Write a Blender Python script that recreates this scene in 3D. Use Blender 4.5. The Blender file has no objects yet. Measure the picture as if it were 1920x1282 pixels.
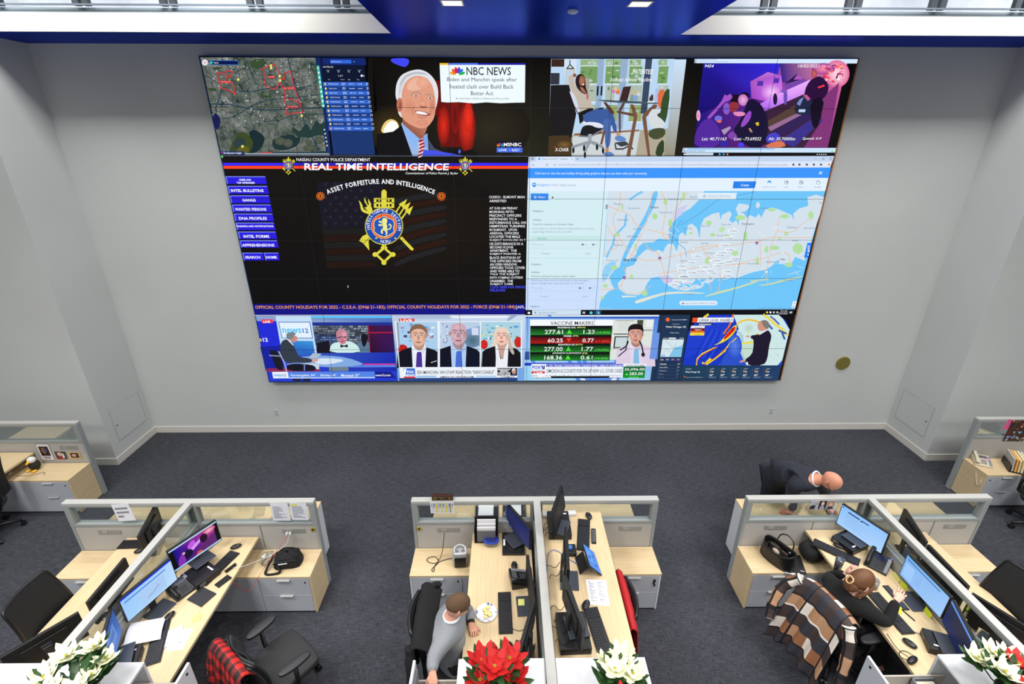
import bpy, bmesh, math, random
from mathutils import Vector, Matrix
from mathutils.geometry import tessellate_polygon
random.seed(7)
PI = math.pi
SC = bpy.context.scene
COL = SC.collection

# ------------------------------------------------------------------ camera
F, PITCH, YAW, ROLL, CAMH, CX, CY = 914.52, .4021, .0123, .0023, 4.8864, 959.86, 641.0
_cp, _sp = math.cos(PITCH), math.sin(PITCH)
FW = Vector((math.sin(YAW) * _cp, math.cos(YAW) * _cp, -_sp))
RT = Vector((math.cos(YAW), -math.sin(YAW), 0)); UP = RT.cross(FW)
RT, UP = math.cos(ROLL) * RT + math.sin(ROLL) * UP, -math.sin(ROLL) * RT + math.cos(ROLL) * UP
CAM = Vector((0, 0, CAMH))
cam = bpy.data.cameras.new('camera'); cam.sensor_width = 36; cam.lens = F / 1920 * 36; cam.clip_end = 100; cam.clip_start = .05
camo = bpy.data.objects.new('camera', cam); COL.objects.link(camo)
m = Matrix((RT, UP, -FW)).transposed().to_4x4(); m.translation = CAM; camo.matrix_world = m
SC.camera = camo

# ------------------------------------------------------------------ view, world, lights
SC.view_settings.view_transform = 'Standard'; SC.view_settings.look = 'None'
SC.view_settings.exposure = 0; SC.view_settings.gamma = 1; SC.view_settings.use_curve_mapping = False
w = bpy.data.worlds.new('world'); SC.world = w; w.use_nodes = True
w.node_tree.nodes['Background'].inputs[0].default_value = (.75, .85, 1, 1)
w.node_tree.nodes['Background'].inputs[1].default_value = .35

def area(name, loc, sx, sy, power, col=(1, .97, .92), rot=(0, 0, 0), spread=0):
    l = bpy.data.lights.new(name, 'AREA'); l.shape = 'RECTANGLE'; l.size = sx; l.size_y = sy
    l.energy = power; l.color = col
    if spread: l.spread = math.radians(spread)
    o = bpy.data.objects.new(name, l); COL.objects.link(o); o.location = loc; o.rotation_euler = rot
    return o
# rows of ceiling luminaires over the hall
for i, x in enumerate((-6.2, -3.4, 3.9, 6.7)):
    for j, y in enumerate((5.95, 1.6, -2.0)):
        area('ceiling_luminaire', (x, y, 7.15), 1.5, (.6, 1.5, 1.5)[j], (92, 142, 126)[j], (1, .985, .96), spread=(0, 128, 128)[j])
for x in (-.45, 1.2):
    for y in (5.15, 3.3, 1.4, -.6):
        area('canopy_downlight', (x, y, 5.945), .2, .2, 21, (1, .95, .86))

def ray(px, py): return FW + (px - CX) / F * RT - (py - CY) / F * UP
def Pz(px, py, z): d = ray(px, py); return CAM + d * ((z - CAMH) / d.z)
def Py(px, py, y): d = ray(px, py); return CAM + d * (y / d.y)

# ------------------------------------------------------------------ materials
MATS = {}
def L(c):      # sRGB 0-255 -> linear
    return tuple(((v / 255) / 12.92 if v <= 10 else ((v / 255 + .055) / 1.055) ** 2.4) for v in c[:3])
def mat(name, col, rough=.6, metal=0, spec=.5, bump=None, noise=None, emit=None, coat=0):
    if name in MATS: return MATS[name]
    mt = bpy.data.materials.new(name); mt.use_nodes = True; nt = mt.node_tree; b = nt.nodes['Principled BSDF']
    c = L(col); b.inputs['Base Color'].default_value = (*c, 1); b.inputs['Roughness'].default_value = rough
    b.inputs['Metallic'].default_value = metal; b.inputs['Specular IOR Level'].default_value = spec
    if coat: b.inputs['Coat Weight'].default_value = coat
    tc = nt.nodes.new('ShaderNodeTexCoord')
    if noise:   # (scale, amount, (sx,sy,sz))
        mp = nt.nodes.new('ShaderNodeMapping'); mp.inputs['Scale'].default_value = noise[2] if len(noise) > 2 else (1, 1, 1)
        nt.links.new(tc.outputs['Object'], mp.inputs[0])
        n = nt.nodes.new('ShaderNodeTexNoise'); n.inputs['Scale'].default_value = noise[0]; n.inputs['Detail'].default_value = 3
        nt.links.new(mp.outputs[0], n.inputs['Vector'])
        r = nt.nodes.new('ShaderNodeValToRGB'); a = noise[1]
        r.color_ramp.elements[0].position = .3; r.color_ramp.elements[1].position = .7
        r.color_ramp.elements[0].color = (*[v * (1 - a) for v in c], 1); r.color_ramp.elements[1].color = (*[min(1, v * (1 + a)) for v in c], 1)
        nt.links.new(n.outputs[0], r.inputs[0]); nt.links.new(r.outputs[0], b.inputs['Base Color'])
    if bump:
        n2 = nt.nodes.new('ShaderNodeTexNoise'); n2.inputs['Scale'].default_value = bump[0]
        bp = nt.nodes.new('ShaderNodeBump'); bp.inputs['Strength'].default_value = bump[1]; bp.inputs['Distance'].default_value = .01
        nt.links.new(tc.outputs['Object'], n2.inputs['Vector']); nt.links.new(n2.outputs[0], bp.inputs['Height']); nt.links.new(bp.outputs[0], b.inputs['Normal'])
    if emit: b.inputs['Emission Color'].default_value = (*c, 1); b.inputs['Emission Strength'].default_value = emit
    MATS[name] = mt; return mt
def glassmat(name, tint=(.93, .965, .955), refl=.12, rough=.02):
    if name in MATS: return MATS[name]
    mt = bpy.data.materials.new(name); mt.use_nodes = True; nt = mt.node_tree; nt.nodes.clear()
    o = nt.nodes.new('ShaderNodeOutputMaterial'); t = nt.nodes.new('ShaderNodeBsdfTransparent'); t.inputs[0].default_value = (*tint, 1)
    g = nt.nodes.new('ShaderNodeBsdfGlossy'); g.inputs['Roughness'].default_value = rough
    fr = nt.nodes.new('ShaderNodeLayerWeight'); fr.inputs[0].default_value = .22
    ad = nt.nodes.new('ShaderNodeMath'); ad.operation = 'ADD'; ad.inputs[1].default_value = refl * .3
    mx = nt.nodes.new('ShaderNodeMixShader')
    nt.links.new(fr.outputs['Facing'], ad.inputs[0]); nt.links.new(ad.outputs[0], mx.inputs[0]); nt.links.new(t.outputs[0], mx.inputs[1]); nt.links.new(g.outputs[0], mx.inputs[2]); nt.links.new(mx.outputs[0], o.inputs[0])
    MATS[name] = mt; return mt
def attrmat(name='screen_pixels', emission=True, rough=.6):   # colour comes from the face colours (a display, a printed sheet)
    if name in MATS: return MATS[name]
    mt = bpy.data.materials.new(name); mt.use_nodes = True; nt = mt.node_tree; b = nt.nodes['Principled BSDF']
    a = nt.nodes.new('ShaderNodeAttribute'); a.attribute_name = 'Col'
    if emission:
        b.inputs['Base Color'].default_value = (.004, .004, .005, 1); b.inputs['Roughness'].default_value = .45; b.inputs['Specular IOR Level'].default_value = .06
        nt.links.new(a.outputs['Color'], b.inputs['Emission Color']); b.inputs['Emission Strength'].default_value = 1
    else:
        nt.links.new(a.outputs['Color'], b.inputs['Base Color']); b.inputs['Roughness'].default_value = rough
    MATS[name] = mt; return mt
def wood(name, axis):
    if name in MATS: return MATS[name]
    mt = mat(name, (216, 190, 142), .45)
    nt = mt.node_tree; b = nt.nodes['Principled BSDF']
    tc = nt.nodes.new('ShaderNodeTexCoord'); mp = nt.nodes.new('ShaderNodeMapping')
    mp.inputs['Scale'].default_value = (3, 60, 60) if axis == 'x' else (60, 3, 60)
    n = nt.nodes.new('ShaderNodeTexNoise'); n.inputs['Scale'].default_value = 1.2; n.inputs['Detail'].default_value = 4
    r = nt.nodes.new('ShaderNodeValToRGB'); r.color_ramp.elements[0].position = .3; r.color_ramp.elements[1].position = .75
    r.color_ramp.elements[0].color = (*L((204, 180, 140)), 1); r.color_ramp.elements[1].color = (*L((220, 198, 158)), 1)
    nt.links.new(tc.outputs['Object'], mp.inputs[0]); nt.links.new(mp.outputs[0], n.inputs['Vector']); nt.links.new(n.outputs[0], r.inputs[0]); nt.links.new(r.outputs[0], b.inputs['Base Color'])
    return mt

# ------------------------------------------------------------------ mesh collector
class MB:
    def __init__(s): s.v = []; s.f = []; s.mi = []; s.fc = []; s.M = Matrix.Identity(4); s.m = 0; s.c = None
    def add(s, vs, fs, cols=None):
        b = len(s.v); s.v += [tuple(s.M @ Vector(p)) for p in vs]
        for i, f in enumerate(fs):
            s.f.append([b + k for k in f]); s.mi.append(s.m); s.fc.append(cols[i] if cols else s.c)
        return s
    def box(s, x0, y0, z0, x1, y1, z1):
        x0, x1 = sorted((x0, x1)); y0, y1 = sorted((y0, y1)); z0, z1 = sorted((z0, z1))
        return s.add([(x0, y0, z0), (x1, y0, z0), (x1, y1, z0), (x0, y1, z0), (x0, y0, z1), (x1, y0, z1), (x1, y1, z1), (x0, y1, z1)],
                     [(0, 3, 2, 1), (4, 5, 6, 7), (0, 1, 5, 4), (1, 2, 6, 5), (2, 3, 7, 6), (3, 0, 4, 7)])
    def cyl(s, p0, p1, r0, r1=None, n=16, caps=True):
        r1 = r0 if r1 is None else r1; p0 = Vector(p0); p1 = Vector(p1); d = (p1 - p0).normalized()
        a = d.orthogonal().normalized(); b = d.cross(a); vs = []
        for p, r in ((p0, r0), (p1, r1)):
            for k in range(n): t = 2 * PI * k / n; vs.append(p + r * (math.cos(t) * a + math.sin(t) * b))
        fs = [(k, (k + 1) % n, n + (k + 1) % n, n + k) for k in range(n)]
        if caps: fs += [tuple(range(n))[::-1], tuple(range(n, 2 * n))]
        return s.add(vs, fs)
    def lathe(s, prof, c=(0, 0, 0), n=24, cap=True):     # prof: (r, z)
        vs = []; fs = []
        for r, z in prof:
            for k in range(n): t = 2 * PI * k / n; vs.append((c[0] + r * math.cos(t), c[1] + r * math.sin(t), c[2] + z))
        for j in range(len(prof) - 1):
            for k in range(n): fs.append((j * n + k, j * n + (k + 1) % n, (j + 1) * n + (k + 1) % n, (j + 1) * n + k))
        if cap and prof[0][0] > 1e-4: fs.append(tuple(range(n))[::-1])
        if cap and prof[-1][0] > 1e-4: fs.append(tuple(range((len(prof) - 1) * n, len(prof) * n)))
        return s.add(vs, fs)
    def tube(s, pts, r, n=6, closed=False):
        pts = [Vector(p) for p in pts]; rr = r if isinstance(r, (list, tuple)) else [r] * len(pts)
        vs = []; N = len(pts); a = None
        for i, p in enumerate(pts):
            d = (pts[min(i + 1, N - 1)] - pts[max(i - 1, 0)])
            d = d.normalized() if d.length > 1e-9 else Vector((0, 0, 1))
            a = d.orthogonal().normalized() if a is None else (a - d * a.dot(d)).normalized()
            b = d.cross(a)
            for k in range(n): t = 2 * PI * k / n; vs.append(p + rr[i] * (math.cos(t) * a + math.sin(t) * b))
        fs = []
        for i in range(N - 1):
            for k in range(n): fs.append((i * n + k, i * n + (k + 1) % n, (i + 1) * n + (k + 1) % n, (i + 1) * n + k))
        fs += [tuple(range(n))[::-1], tuple(range((N - 1) * n, N * n))]
        return s.add(vs, fs)
    def prism(s, outline, z0, z1):     # outline (x,y)
        n = len(outline); vs = [(x, y, z0) for x, y in outline] + [(x, y, z1) for x, y in outline]
        return s.add(vs, [tuple(range(n))[::-1], tuple(range(n, 2 * n))] + [(k, (k + 1) % n, n + (k + 1) % n, n + k) for k in range(n)])
    def grid(s, fn, nu, nv, closeu=False):   # surface of points fn(u,v)
        vs = [fn(i / (nu if closeu else nu - 1), j / (nv - 1)) for j in range(nv) for i in range(nu)]
        fs = []
        for j in range(nv - 1):
            for i in range(nu if closeu else nu - 1):
                fs.append((j * nu + i, j * nu + (i + 1) % nu, (j + 1) * nu + (i + 1) % nu, (j + 1) * nu + i))
        return s.add(vs, fs)
    def ellip(s, c, r, n=16, m_=10):
        c = Vector(c)
        return s.grid(lambda u, v: (c.x + r[0] * math.sin(PI * v) * math.cos(2 * PI * u), c.y + r[1] * math.sin(PI * v) * math.sin(2 * PI * u), c.z - r[2] * math.cos(PI * v)), n, m_, True)
    def build(s, name, mats, parent=None, smooth=False, bevel=0, sub=0, solid=0, label=None):
        me = bpy.data.meshes.new(name); me.from_pydata(s.v, [], s.f)
        if not isinstance(mats, (list, tuple)): mats = [mats]
        for x in mats: me.materials.append(x)
        if len(mats) > 1: me.polygons.foreach_set('material_index', s.mi)
        if any(c is not None for c in s.fc):
            at = me.color_attributes.new('Col', 'FLOAT_COLOR', 'CORNER'); data = []
            for p, c in zip(me.polygons, s.fc):
                if c is None: c = (0, 0, 0)
                if len(c) and isinstance(c[0], (tuple, list)):
                    for q in c: data += [*L(q), 1]
                else: data += [*L(c), 1] * p.loop_total
            at.data.foreach_set('color', data)
        me.validate(); bmn = bmesh.new(); bmn.from_mesh(me)
        if not any(c is not None for c in s.fc): bmesh.ops.recalc_face_normals(bmn, faces=bmn.faces)
        bmn.to_mesh(me); bmn.free()
        if smooth: me.polygons.foreach_set('use_smooth', [True] * len(me.polygons))
        o = bpy.data.objects.new(name, me); COL.objects.link(o)
        if parent: o.parent = parent
        if solid: k = o.modifiers.new('solid', 'SOLIDIFY'); k.thickness = solid; k.offset = 0
        if bevel: k = o.modifiers.new('bevel', 'BEVEL'); k.width = bevel; k.segments = 2; k.limit_method = 'ANGLE'; k.angle_limit = .6
        if sub: k = o.modifiers.new('sub', 'SUBSURF'); k.levels = sub; k.render_levels = sub
        if label: o['label'] = label
        return o
def Box(*a): return MB().box(*a)
def tag(o, label, cat, group=None, kind=None):
    if label: o['label'] = label
    if cat: o['category'] = cat
    if group: o['group'] = group
    if kind: o['kind'] = kind
    return o
def thing(name, label, cat, loc=(0, 0, 0), rz=0, group=None, rx=0):
    o = bpy.data.objects.new(name, None); o.empty_display_size = .1; COL.objects.link(o); o.location = loc; o.rotation_euler = (rx, 0, rz)
    return tag(o, label, cat, group)
def struct(o): o['kind'] = 'structure'; return o
def chaikin(p, k=2, closed=True):
    for _ in range(k):
        q = []; n = len(p)
        for i in range(n if closed else n - 1):
            a, b = p[i], p[(i + 1) % n]
            q += [tuple(.75 * x + .25 * y for x, y in zip(a, b)), tuple(.25 * x + .75 * y for x, y in zip(a, b))]
        p = q if closed else [p[0]] + q + [p[-1]]
    return p
def dup_tree(o, parent=None):
    c = o.copy(); COL.objects.link(c)
    if parent: c.parent = parent; c.matrix_parent_inverse = o.matrix_parent_inverse.copy()
    for ch in list(o.children): dup_tree(ch, c)
    return c

WHITE = mat('white_laminate', (214, 216, 220), .35)
GREYP = mat('grey_drawer_front', (180, 184, 192), .4)
CAPM = mat('partition_cap', (178, 178, 175), .45, bump=(180, .05))
FABR = mat('partition_fabric', (176, 173, 168), .85, noise=(260, .05), bump=(300, .15))
RAIL = mat('partition_rail', (150, 156, 156), .4)
BLACK = mat('black_plastic', (18, 18, 20), .4)
DARK = mat('dark_plastic', (38, 38, 42), .45)
KEYM = mat('key_black', (30, 30, 33), .5)
SILV = mat('silver_metal', (170, 172, 176), .3, .8)
GREYM = mat('grey_plastic', (120, 124, 130), .45)
WOODX, WOODY = wood('maple_x', 'x'), wood('maple_y', 'y')
MESHF = mat('chair_mesh', (20, 21, 25), .8, bump=(400, .3))
PAPER = mat('paper_white', (232, 232, 236), .8)
PIX = attrmat('screen_pixels'); PRINT = attrmat('printed_colours', False, .7)
GLASS = glassmat('partition_glass')
# ------------------------------------------------------------------ the room
D = 7.427; DR = 6.504; XL, XR = -6.229, 6.832; ZC = 5.965
carpet = mat('carpet', (66, 67, 74), .95)
nt = carpet.node_tree; b = nt.nodes['Principled BSDF']
tc = nt.nodes.new('ShaderNodeTexCoord'); mp = nt.nodes.new('ShaderNodeMapping'); mp.inputs['Scale'].default_value = (9, 130, 1)
n1 = nt.nodes.new('ShaderNodeTexNoise'); n1.inputs['Scale'].default_value = 1; n1.inputs['Detail'].default_value = 5; n1.inputs['Roughness'].default_value = .75
mp2 = nt.nodes.new('ShaderNodeMapping'); mp2.inputs['Scale'].default_value = (130, 14, 1)
n2 = nt.nodes.new('ShaderNodeTexNoise'); n2.inputs['Scale'].default_value = 1; n2.inputs['Detail'].default_value = 2
n3 = nt.nodes.new('ShaderNodeTexNoise'); n3.inputs['Scale'].default_value = .6
mx = nt.nodes.new('ShaderNodeMath'); mx.operation = 'MULTIPLY_ADD'; mx.inputs[1].default_value = .45
mx2 = nt.nodes.new('ShaderNodeMath'); mx2.operation = 'MULTIPLY_ADD'; mx2.inputs[1].default_value = .25
rp = nt.nodes.new('ShaderNodeValToRGB'); rp.color_ramp.elements[0].position = .68; rp.color_ramp.elements[1].position = 1.0
rp.color_ramp.elements[0].color = (*L((24, 26, 32)), 1); rp.color_ramp.elements[1].color = (*L((70, 72, 80)), 1)
for a, c in ((tc.outputs['Object'], mp.inputs[0]), (tc.outputs['Object'], mp2.inputs[0]), (mp.outputs[0], n1.inputs['Vector']), (mp2.outputs[0], n2.inputs['Vector']),
             (tc.outputs['Object'], n3.inputs['Vector']), (n2.outputs[0], mx.inputs[0]), (n1.outputs[0], mx.inputs[2]), (n3.outputs[0], mx2.inputs[0]), (mx.outputs[0], mx2.inputs[2]),
             (mx2.outputs[0], rp.inputs[0]), (rp.outputs[0], b.inputs['Base Color'])): nt.links.new(a, c)
wallm = mat('wall_paint', (206, 209, 208), .7, noise=(1.2, .02))
basem = mat('baseboard_paint', (218, 215, 208), .5)
bluem = mat('blue_lacquer', (14, 54, 190), .34, metal=.72); bluem.node_tree.nodes['Principled BSDF'].inputs['Specular Tint'].default_value = (.12, .38, 1, 1)
trimw = mat('fascia_paint', (232, 230, 225), .6)
greym = mat('upper_ceiling', (120, 132, 140), .7)
fl = struct(Box(-11, -5, -.1, 11.5, 8, 0).build('floor', carpet))
struct(Box(XL, D, 0, XR, D + .15, 7.3).build('wall_back', wallm))
struct(Box(-11, DR, 0, XL, D + .15, 7.3).build('wall_left_pier', wallm))
struct(Box(XR, DR, 0, 11.5, D + .15, 7.3).build('wall_right_pier', wallm))
struct(Box(-11.15, -5, 0, -11, 8, 7.3).build('wall_left', wallm))
struct(Box(11.5, -5, 0, 11.65, 8, 7.3).build('wall_right', wallm))
struct(Box(-11, -5.15, 0, 11.5, -5, 7.3).build('wall_behind', wallm))
struct(Box(-11.15, -5.15, 7.3, 11.65, 8, 7.4).build('ceiling', mat('ceiling_paint', (170, 176, 182), .8)))
# baseboards
t = .014; bh = .125
struct(Box(XL + t, D - t, 0, XR - t, D, bh).build('baseboard_back', basem, bevel=.004))
struct(Box(XL, DR - t, 0, XL + t, D, bh).build('baseboard_left', basem, bevel=.004))
struct(Box(XR - t, DR - t, 0, XR, D, bh).build('baseboard_right', basem, bevel=.004))
struct(Box(-11, DR - t, 0, XL, DR, bh).build('baseboard_left_pier', basem, bevel=.004))
struct(Box(XR, DR - t, 0, 11.5, DR, bh).build('baseboard_right_pier', basem, bevel=.004))
# dropped blue soffit along the wall, white fascia above its edge, canopy towards the room
ys = 6.70
struct(Box(-11, ys, ZC, 11.5, D, ZC + .06).build('trim_1', bluem))
struct(Box(-11, ys, ZC + .008, 11.5, ys - .02, 6.165).build('trim_2', trimw, bevel=.003))
f = MB(); f.box(-11, ys - .02, 6.165, 11.5, ys + .16, 6.175)
f.box(-11, ys + .1, 6.17, 11.5, ys + .13, 6.235)
struct(f.build('trim_3', greym))
f = MB(); f.box(-11, ys + .03, 6.245, 11.5, ys + .055, 6.262)
struct(f.build('trim_4', mat('steel_edge', (190, 205, 220), .25, .8)))
struct(Box(-11, 7.3, 6.2, 11.5, 7.34, 7.29).build('trim_5', mat('block_wall', (205, 212, 218), .8, noise=(4, .12))))
k = MB()
for i in range(20):
    x = -9 + i * 1.0
    for dx in (0, .11):
        if not (-1.6 < x < 2.3): k.box(x + dx, ys + .06, 6.25, x + dx + .07, ys + .12, 6.6)
struct(k.build('trim_6', mat('dark_steel_brackets', (62, 68, 74), .5, .4)))
k = MB(); k.prism([(-1.33, ys + .02), (2.035, ys + .02), (2.0, 5.05), (1.95, -4), (-1.25, -4), (-1.29, 5.05)], ZC - .006, ZC + .3)
struct(k.build('trim_7', bluem))
# downlights, smoke detector
for (x, y, nm) in ((-.471, 5.146, 'left'), (1.193, 5.148, 'right')):
    t_ = thing('downlight', 'square recessed ceiling downlight, %s one of the two lit in the blue canopy' % nm, 'ceiling light', (x, y, ZC - .006))
    fr = MB(); fr.box(-.1, -.1, -.008, .1, -.085, 0).box(-.1, .085, -.008, .1, .1, 0).box(-.1, -.085, -.008, -.085, .085, 0).box(.085, -.085, -.008, .1, .085, 0)
    fr.build('frame', WHITE, t_)
    Box(-.085, -.085, -.004, .085, .085, 0).build('lens', mat('lamp_lens', (255, 244, 225), .5, emit=2.2), t_)
tt = thing('smoke_detector', 'small round white smoke detector under the blue canopy', 'smoke detector', (.63, 5.422, ZC - .006), rx=PI)
MB().lathe([(.048, 0), (.05, .012), (.04, .024), (.02, .03)]).build('housing', mat('detector_white', (196, 206, 238), .5), tt, smooth=True)
MB().lathe([(.052, -.002), (.052, .004)]).build('base', mat('detector_white', 0), tt)
# access panels in the piers' returns, wall plates, plaque
def access(x, sgn, nm):
    t_ = thing('access_panel', 'flush white square access panel low in the %s side return wall' % nm, 'access panel', (x, 6.95, .0))
    # corners were read on the return wall plane
    y0, y1, z0, z1 = (-.28, .355, .345, .885)
    dx = sgn * .004
    Box(0, y0, z0, dx, y1, z1).build('door', wallm, t_, bevel=.001)
    fr = MB(); e = .006; dd = sgn * .006
    fr.box(0, y0 - e, z0 - e, dd, y0, z1 + e).box(0, y1, z0 - e, dd, y1 + e, z1 + e).box(0, y0, z0 - e, dd, y1, z0).box(0, y0, z1, dd, y1, z1 + e)
    fr.build('rim', mat('panel_rim', (168, 170, 170), .6), t_)
    MB().cyl((dx, y0 + .05, z0 + .26), (dx + sgn * .01, y0 + .05, z0 + .26), .011).build('latch', mat('latch_grey', (110, 112, 112), .4, .6), t_)
access(XL, 1, 'left'); access(XR, -1, 'right')
for x, z, nm in ((-4.035, .40, 'left'), (4.691, .39, 'right')):
    t_ = thing('wall_outlet', 'small white double power outlet low on the back wall, %s one' % nm, 'power outlet', (x, D, z))
    Box(-.035, -.006, -.057, .035, 0, .057).build('cover_plate', mat('outlet_plate', (205, 207, 206), .4), t_, bevel=.003)
    for dz in (-.026, .026): Box(-.017, -.009, dz - .015, .017, -.006, dz + .015).build('socket', mat('outlet_socket', (172, 174, 174), .4), t_, bevel=.003)
pl = thing('wall_plaque', 'round brass plaque mounted on the back wall right of the video wall', 'plaque', (5.715, D, 1.328))
MB().cyl((0, -.022, 0), (0, 0, 0), .118, n=40).build('disc', mat('brass', (168, 150, 84), .4, .55), pl, bevel=.004)
b_ = MB().cyl((0, -.025, 0), (0, -.022, 0), .104, n=40); b_.build('face', mat('brass_dark', (150, 136, 70), .45, .5), pl)
# ------------------------------------------------------------------ cubicles
PH = 1.22; YF = 4.205; YB = 4.277
def partition(L_, label, loc, rz, outer=None, strip=None, seam=None, posts=True):
    t = thing('cubicle_partition', label, 'partition', loc, rz)
    h = .036
    f = MB(); f.box(.03, -h, .895, L_ - .03, h, .93).box(0, -h, 0, .03, h, 1.19).box(L_ - .03, -h, 0, L_, h, 1.19).box(.03, -h, 1.165, L_ - .03, h, 1.19)
    if outer is not None:
        a, b_ = (.03, .062) if outer == 0 else (L_ - .062, L_ - .03)
        f.box(a, -h, .93, b_, h, 1.165)
    f.build('frame', RAIL, t, bevel=.002)
    Box(0, -h - .001, 1.19, L_, h + .001, PH).build('top_cap', CAPM, t, bevel=.003)
    Box(.032, -h + .006, .04, L_ - .032, h - .006, .895).build('fabric_panel', FABR, t)
    if seam: Box(seam - .004, -h + .003, .3, seam + .004, -h + .006, .895).build('panel_seam', mat('seam', (110, 108, 104), .8), t)
    Box(.03, -.004, .93, L_ - .03, .004, 1.165).build('glass_pane', GLASS, t)
    if strip:
        s_ = MB(); s_.box(strip - .125, -h + .0, .79, strip + .125, -h + .006, .845)
        o = s_.build('outlet_strip', mat('outlet_strip', (142, 142, 138), .5), t)
        q = MB(); q.box(strip - .085, -h - .003, .80, strip - .02, -h, .835).build('socket', mat('outlet_strip2', (158, 158, 154), .5), o)
    return t
GL = {'L': (-4.805, -2.10, -3.444), 'C': (-1.043, 1.662, .325), 'R': (2.643, 5.348, 4.004)}
NM = {'L': 'left', 'C': 'middle', 'R': 'right'}
for k, (x0, x1, s) in GL.items():
    n = NM[k]; ym = (YF + YB) / 2
    a = s - .035 - x0; b_ = x1 - s - .035
    st = {'L': (-4.41, -2.375), 'C': (-.652, 1.386), 'R': (3.03, 5.074)}[k]
    partition(a, 'low fabric and glass partition across the front, left half of the %s desk cluster' % n, (x0, ym, 0), 0, 0, st[0] - x0, {'L': .95, 'C': .785, 'R': .80}[k])
    partition(b_, 'low fabric and glass partition across the front, right half of the %s desk cluster' % n, (s + .035, ym, 0), 0, 1, st[1] - s - .035, {'L': .67, 'C': .62, 'R': .78}[k])
    partition(2.6, 'long partition running toward the viewer between the two desks of the %s cluster' % n, (s, YB - 2.6, 0), PI / 2)
def boxpart(name, dims, m, par, bevel=.002): return Box(*dims).build(name, m, par, bevel=bevel)
def credenza(x0, x1, side, z, yf, yb, label, wood_side=False, lock='outer', keys=False, inner=.56, nodoor=False):
    """side -1: outer end on the left; +1: outer end on the right"""
    t = thing('credenza', label, 'cabinet', ((x0 + x1) / 2, yb, 0)); cx = (x0 + x1) / 2
    a, b_ = x0 - cx, x1 - cx; yf_ = yf - yb
    boxpart('top', (a, yf_ - .005, z - .022, b_, 0, z), WOODX, t, .0015)
    boxpart('body', (a + .02, yf_ + .022, .03, b_ - .02, -.005, z - .024), GREYP, t)
    oe = a if side < 0 else b_; ie = oe - side * .02
    boxpart('side_panel', (oe, yf_ + .002, .012, ie, -.002, z - .024), WOODY if wood_side else WHITE, t, .001)
    Box(min(a, b_) + .001, yf_ - .001, z - .04, max(a, b_) - .001, yf_ + .02, z - .0225).build('edge_rail', WHITE, t)
    i = oe - side * inner
    lo, hi = sorted((ie - side * .003, i))
    for zz0, zz1 in (((z - .045) * .56, z - .045), (.03, (z - .045) * .56 - .006)):
        d = boxpart('drawer', (lo, yf_ + .001, zz0, hi, yf_ + .02, zz1), GREYP, t)
        boxpart('handle', ((lo + hi) / 2 - .07, yf_ - .022, zz1 - .006, (lo + hi) / 2 + .07, yf_ + .002, zz1 - .001), CAPM, d, .001)
        if zz0 > .1:
            lx = (hi - .045 if side > 0 else lo + .045) if lock == 'outer' else (lo + .045 if side > 0 else hi - .045)
            lk = MB(); lk.cyl((lx, yf_ - .004, zz1 - .045), (lx, yf_ + .002, zz1 - .045), .009); lk.build('lock', BLACK, d)
            if keys:
                kk = MB(); kk.box(lx - .012, yf_ - .01, zz1 - .1, lx + .006, yf_ - .005, zz1 - .055).cyl((lx, yf_ - .02, zz1 - .045), (lx, yf_ - .004, zz1 - .045), .012); kk.box(lx - .002, yf_ - .012, zz1 - .13, lx + .014, yf_ - .008, zz1 - .1)
                kk.build('keys', BLACK, d)
    o2 = b_ if side < 0 else a
    lo, hi = sorted((i - side * .005, o2 + side * .0))
    if hi - lo > .1 and not nodoor: boxpart('door', (lo, yf_ + .001, .03, hi, yf_ + .02, z - .045), GREYP, t)
    return t
ZCR = .55; YCF = 3.83
credenza(-4.805, -3.5, -1, ZCR, YCF, YF - .002, 'low white credenza with maple top, behind the black chair at the far left desk')
credenza(-3.39, -2.10, 1, ZCR, YCF, YF - .002, 'low credenza with maple top and side carrying the black shoulder bag', True)
credenza(-1.043, .27, -1, ZCR, YCF, YF - .002, 'low credenza with maple top carrying the small silver heater', lock='inner')
credenza(.38, 1.662, 1, ZCR, YCF, YF - .002, 'low white credenza with keys in the lock beside the red jacket', keys=True)
credenza(2.643, 3.95, -1, ZCR, YCF, YF - .002, 'low credenza with maple top and side carrying the open black handbag', True, lock='inner', keys=True)
credenza(4.06, 5.348, 1, ZCR, YCF, YF - .002, 'low white credenza with bare maple top, behind the empty desk on the far right')
def desk(x0, x1, y0, y1, z, label, metal=False):
    t = thing('desk', label, 'desk', ((x0 + x1) / 2, (y0 + y1) / 2, 0)); hx, hy = (x1 - x0) / 2, (y1 - y0) / 2
    boxpart('desktop', (-hx, -hy, z - .029, hx, hy, z), WOODY, t, .002)
    for s_ in (-1, 1):
        l = MB(); yy = s_ * (hy - .3)
        l.box(-.035, yy - .03, .03, .035, yy + .03, z - .03); l.box(-hx + .1, yy - .035, 0.004, hx - .1, yy + .035, .03); l.box(-hx + .12, yy - .02, z - .05, hx - .12, yy + .02, z - .03)
        l.build('leg', GREYM, t, bevel=.004)
    return t
desk(-4.225, -3.505, 2.51, 4.195, .745, 'maple desk left of the spine in the left cluster, with dark monitors seen from behind')
desk(-3.395, -2.775, 2.51, 4.195, .745, 'cluttered maple desk of the left cluster with two lit monitors and loose papers')
desk(-.385, .265, 2.51, 4.195, .775, 'maple desk beside the man in grey, plate of snacks on it')
desk(.375, 1.025, 2.56, 4.195, 1.085, 'maple desk raised to standing height in the middle cluster')
desk(3.365, 3.945, 2.51, 4.195, .79, 'maple desk beside the woman in black, with mugs and sticky notes')
desk(4.06, 4.745, 2.0, 4.195, .75, 'nearly empty maple desk at the far right behind the spine')
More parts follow.
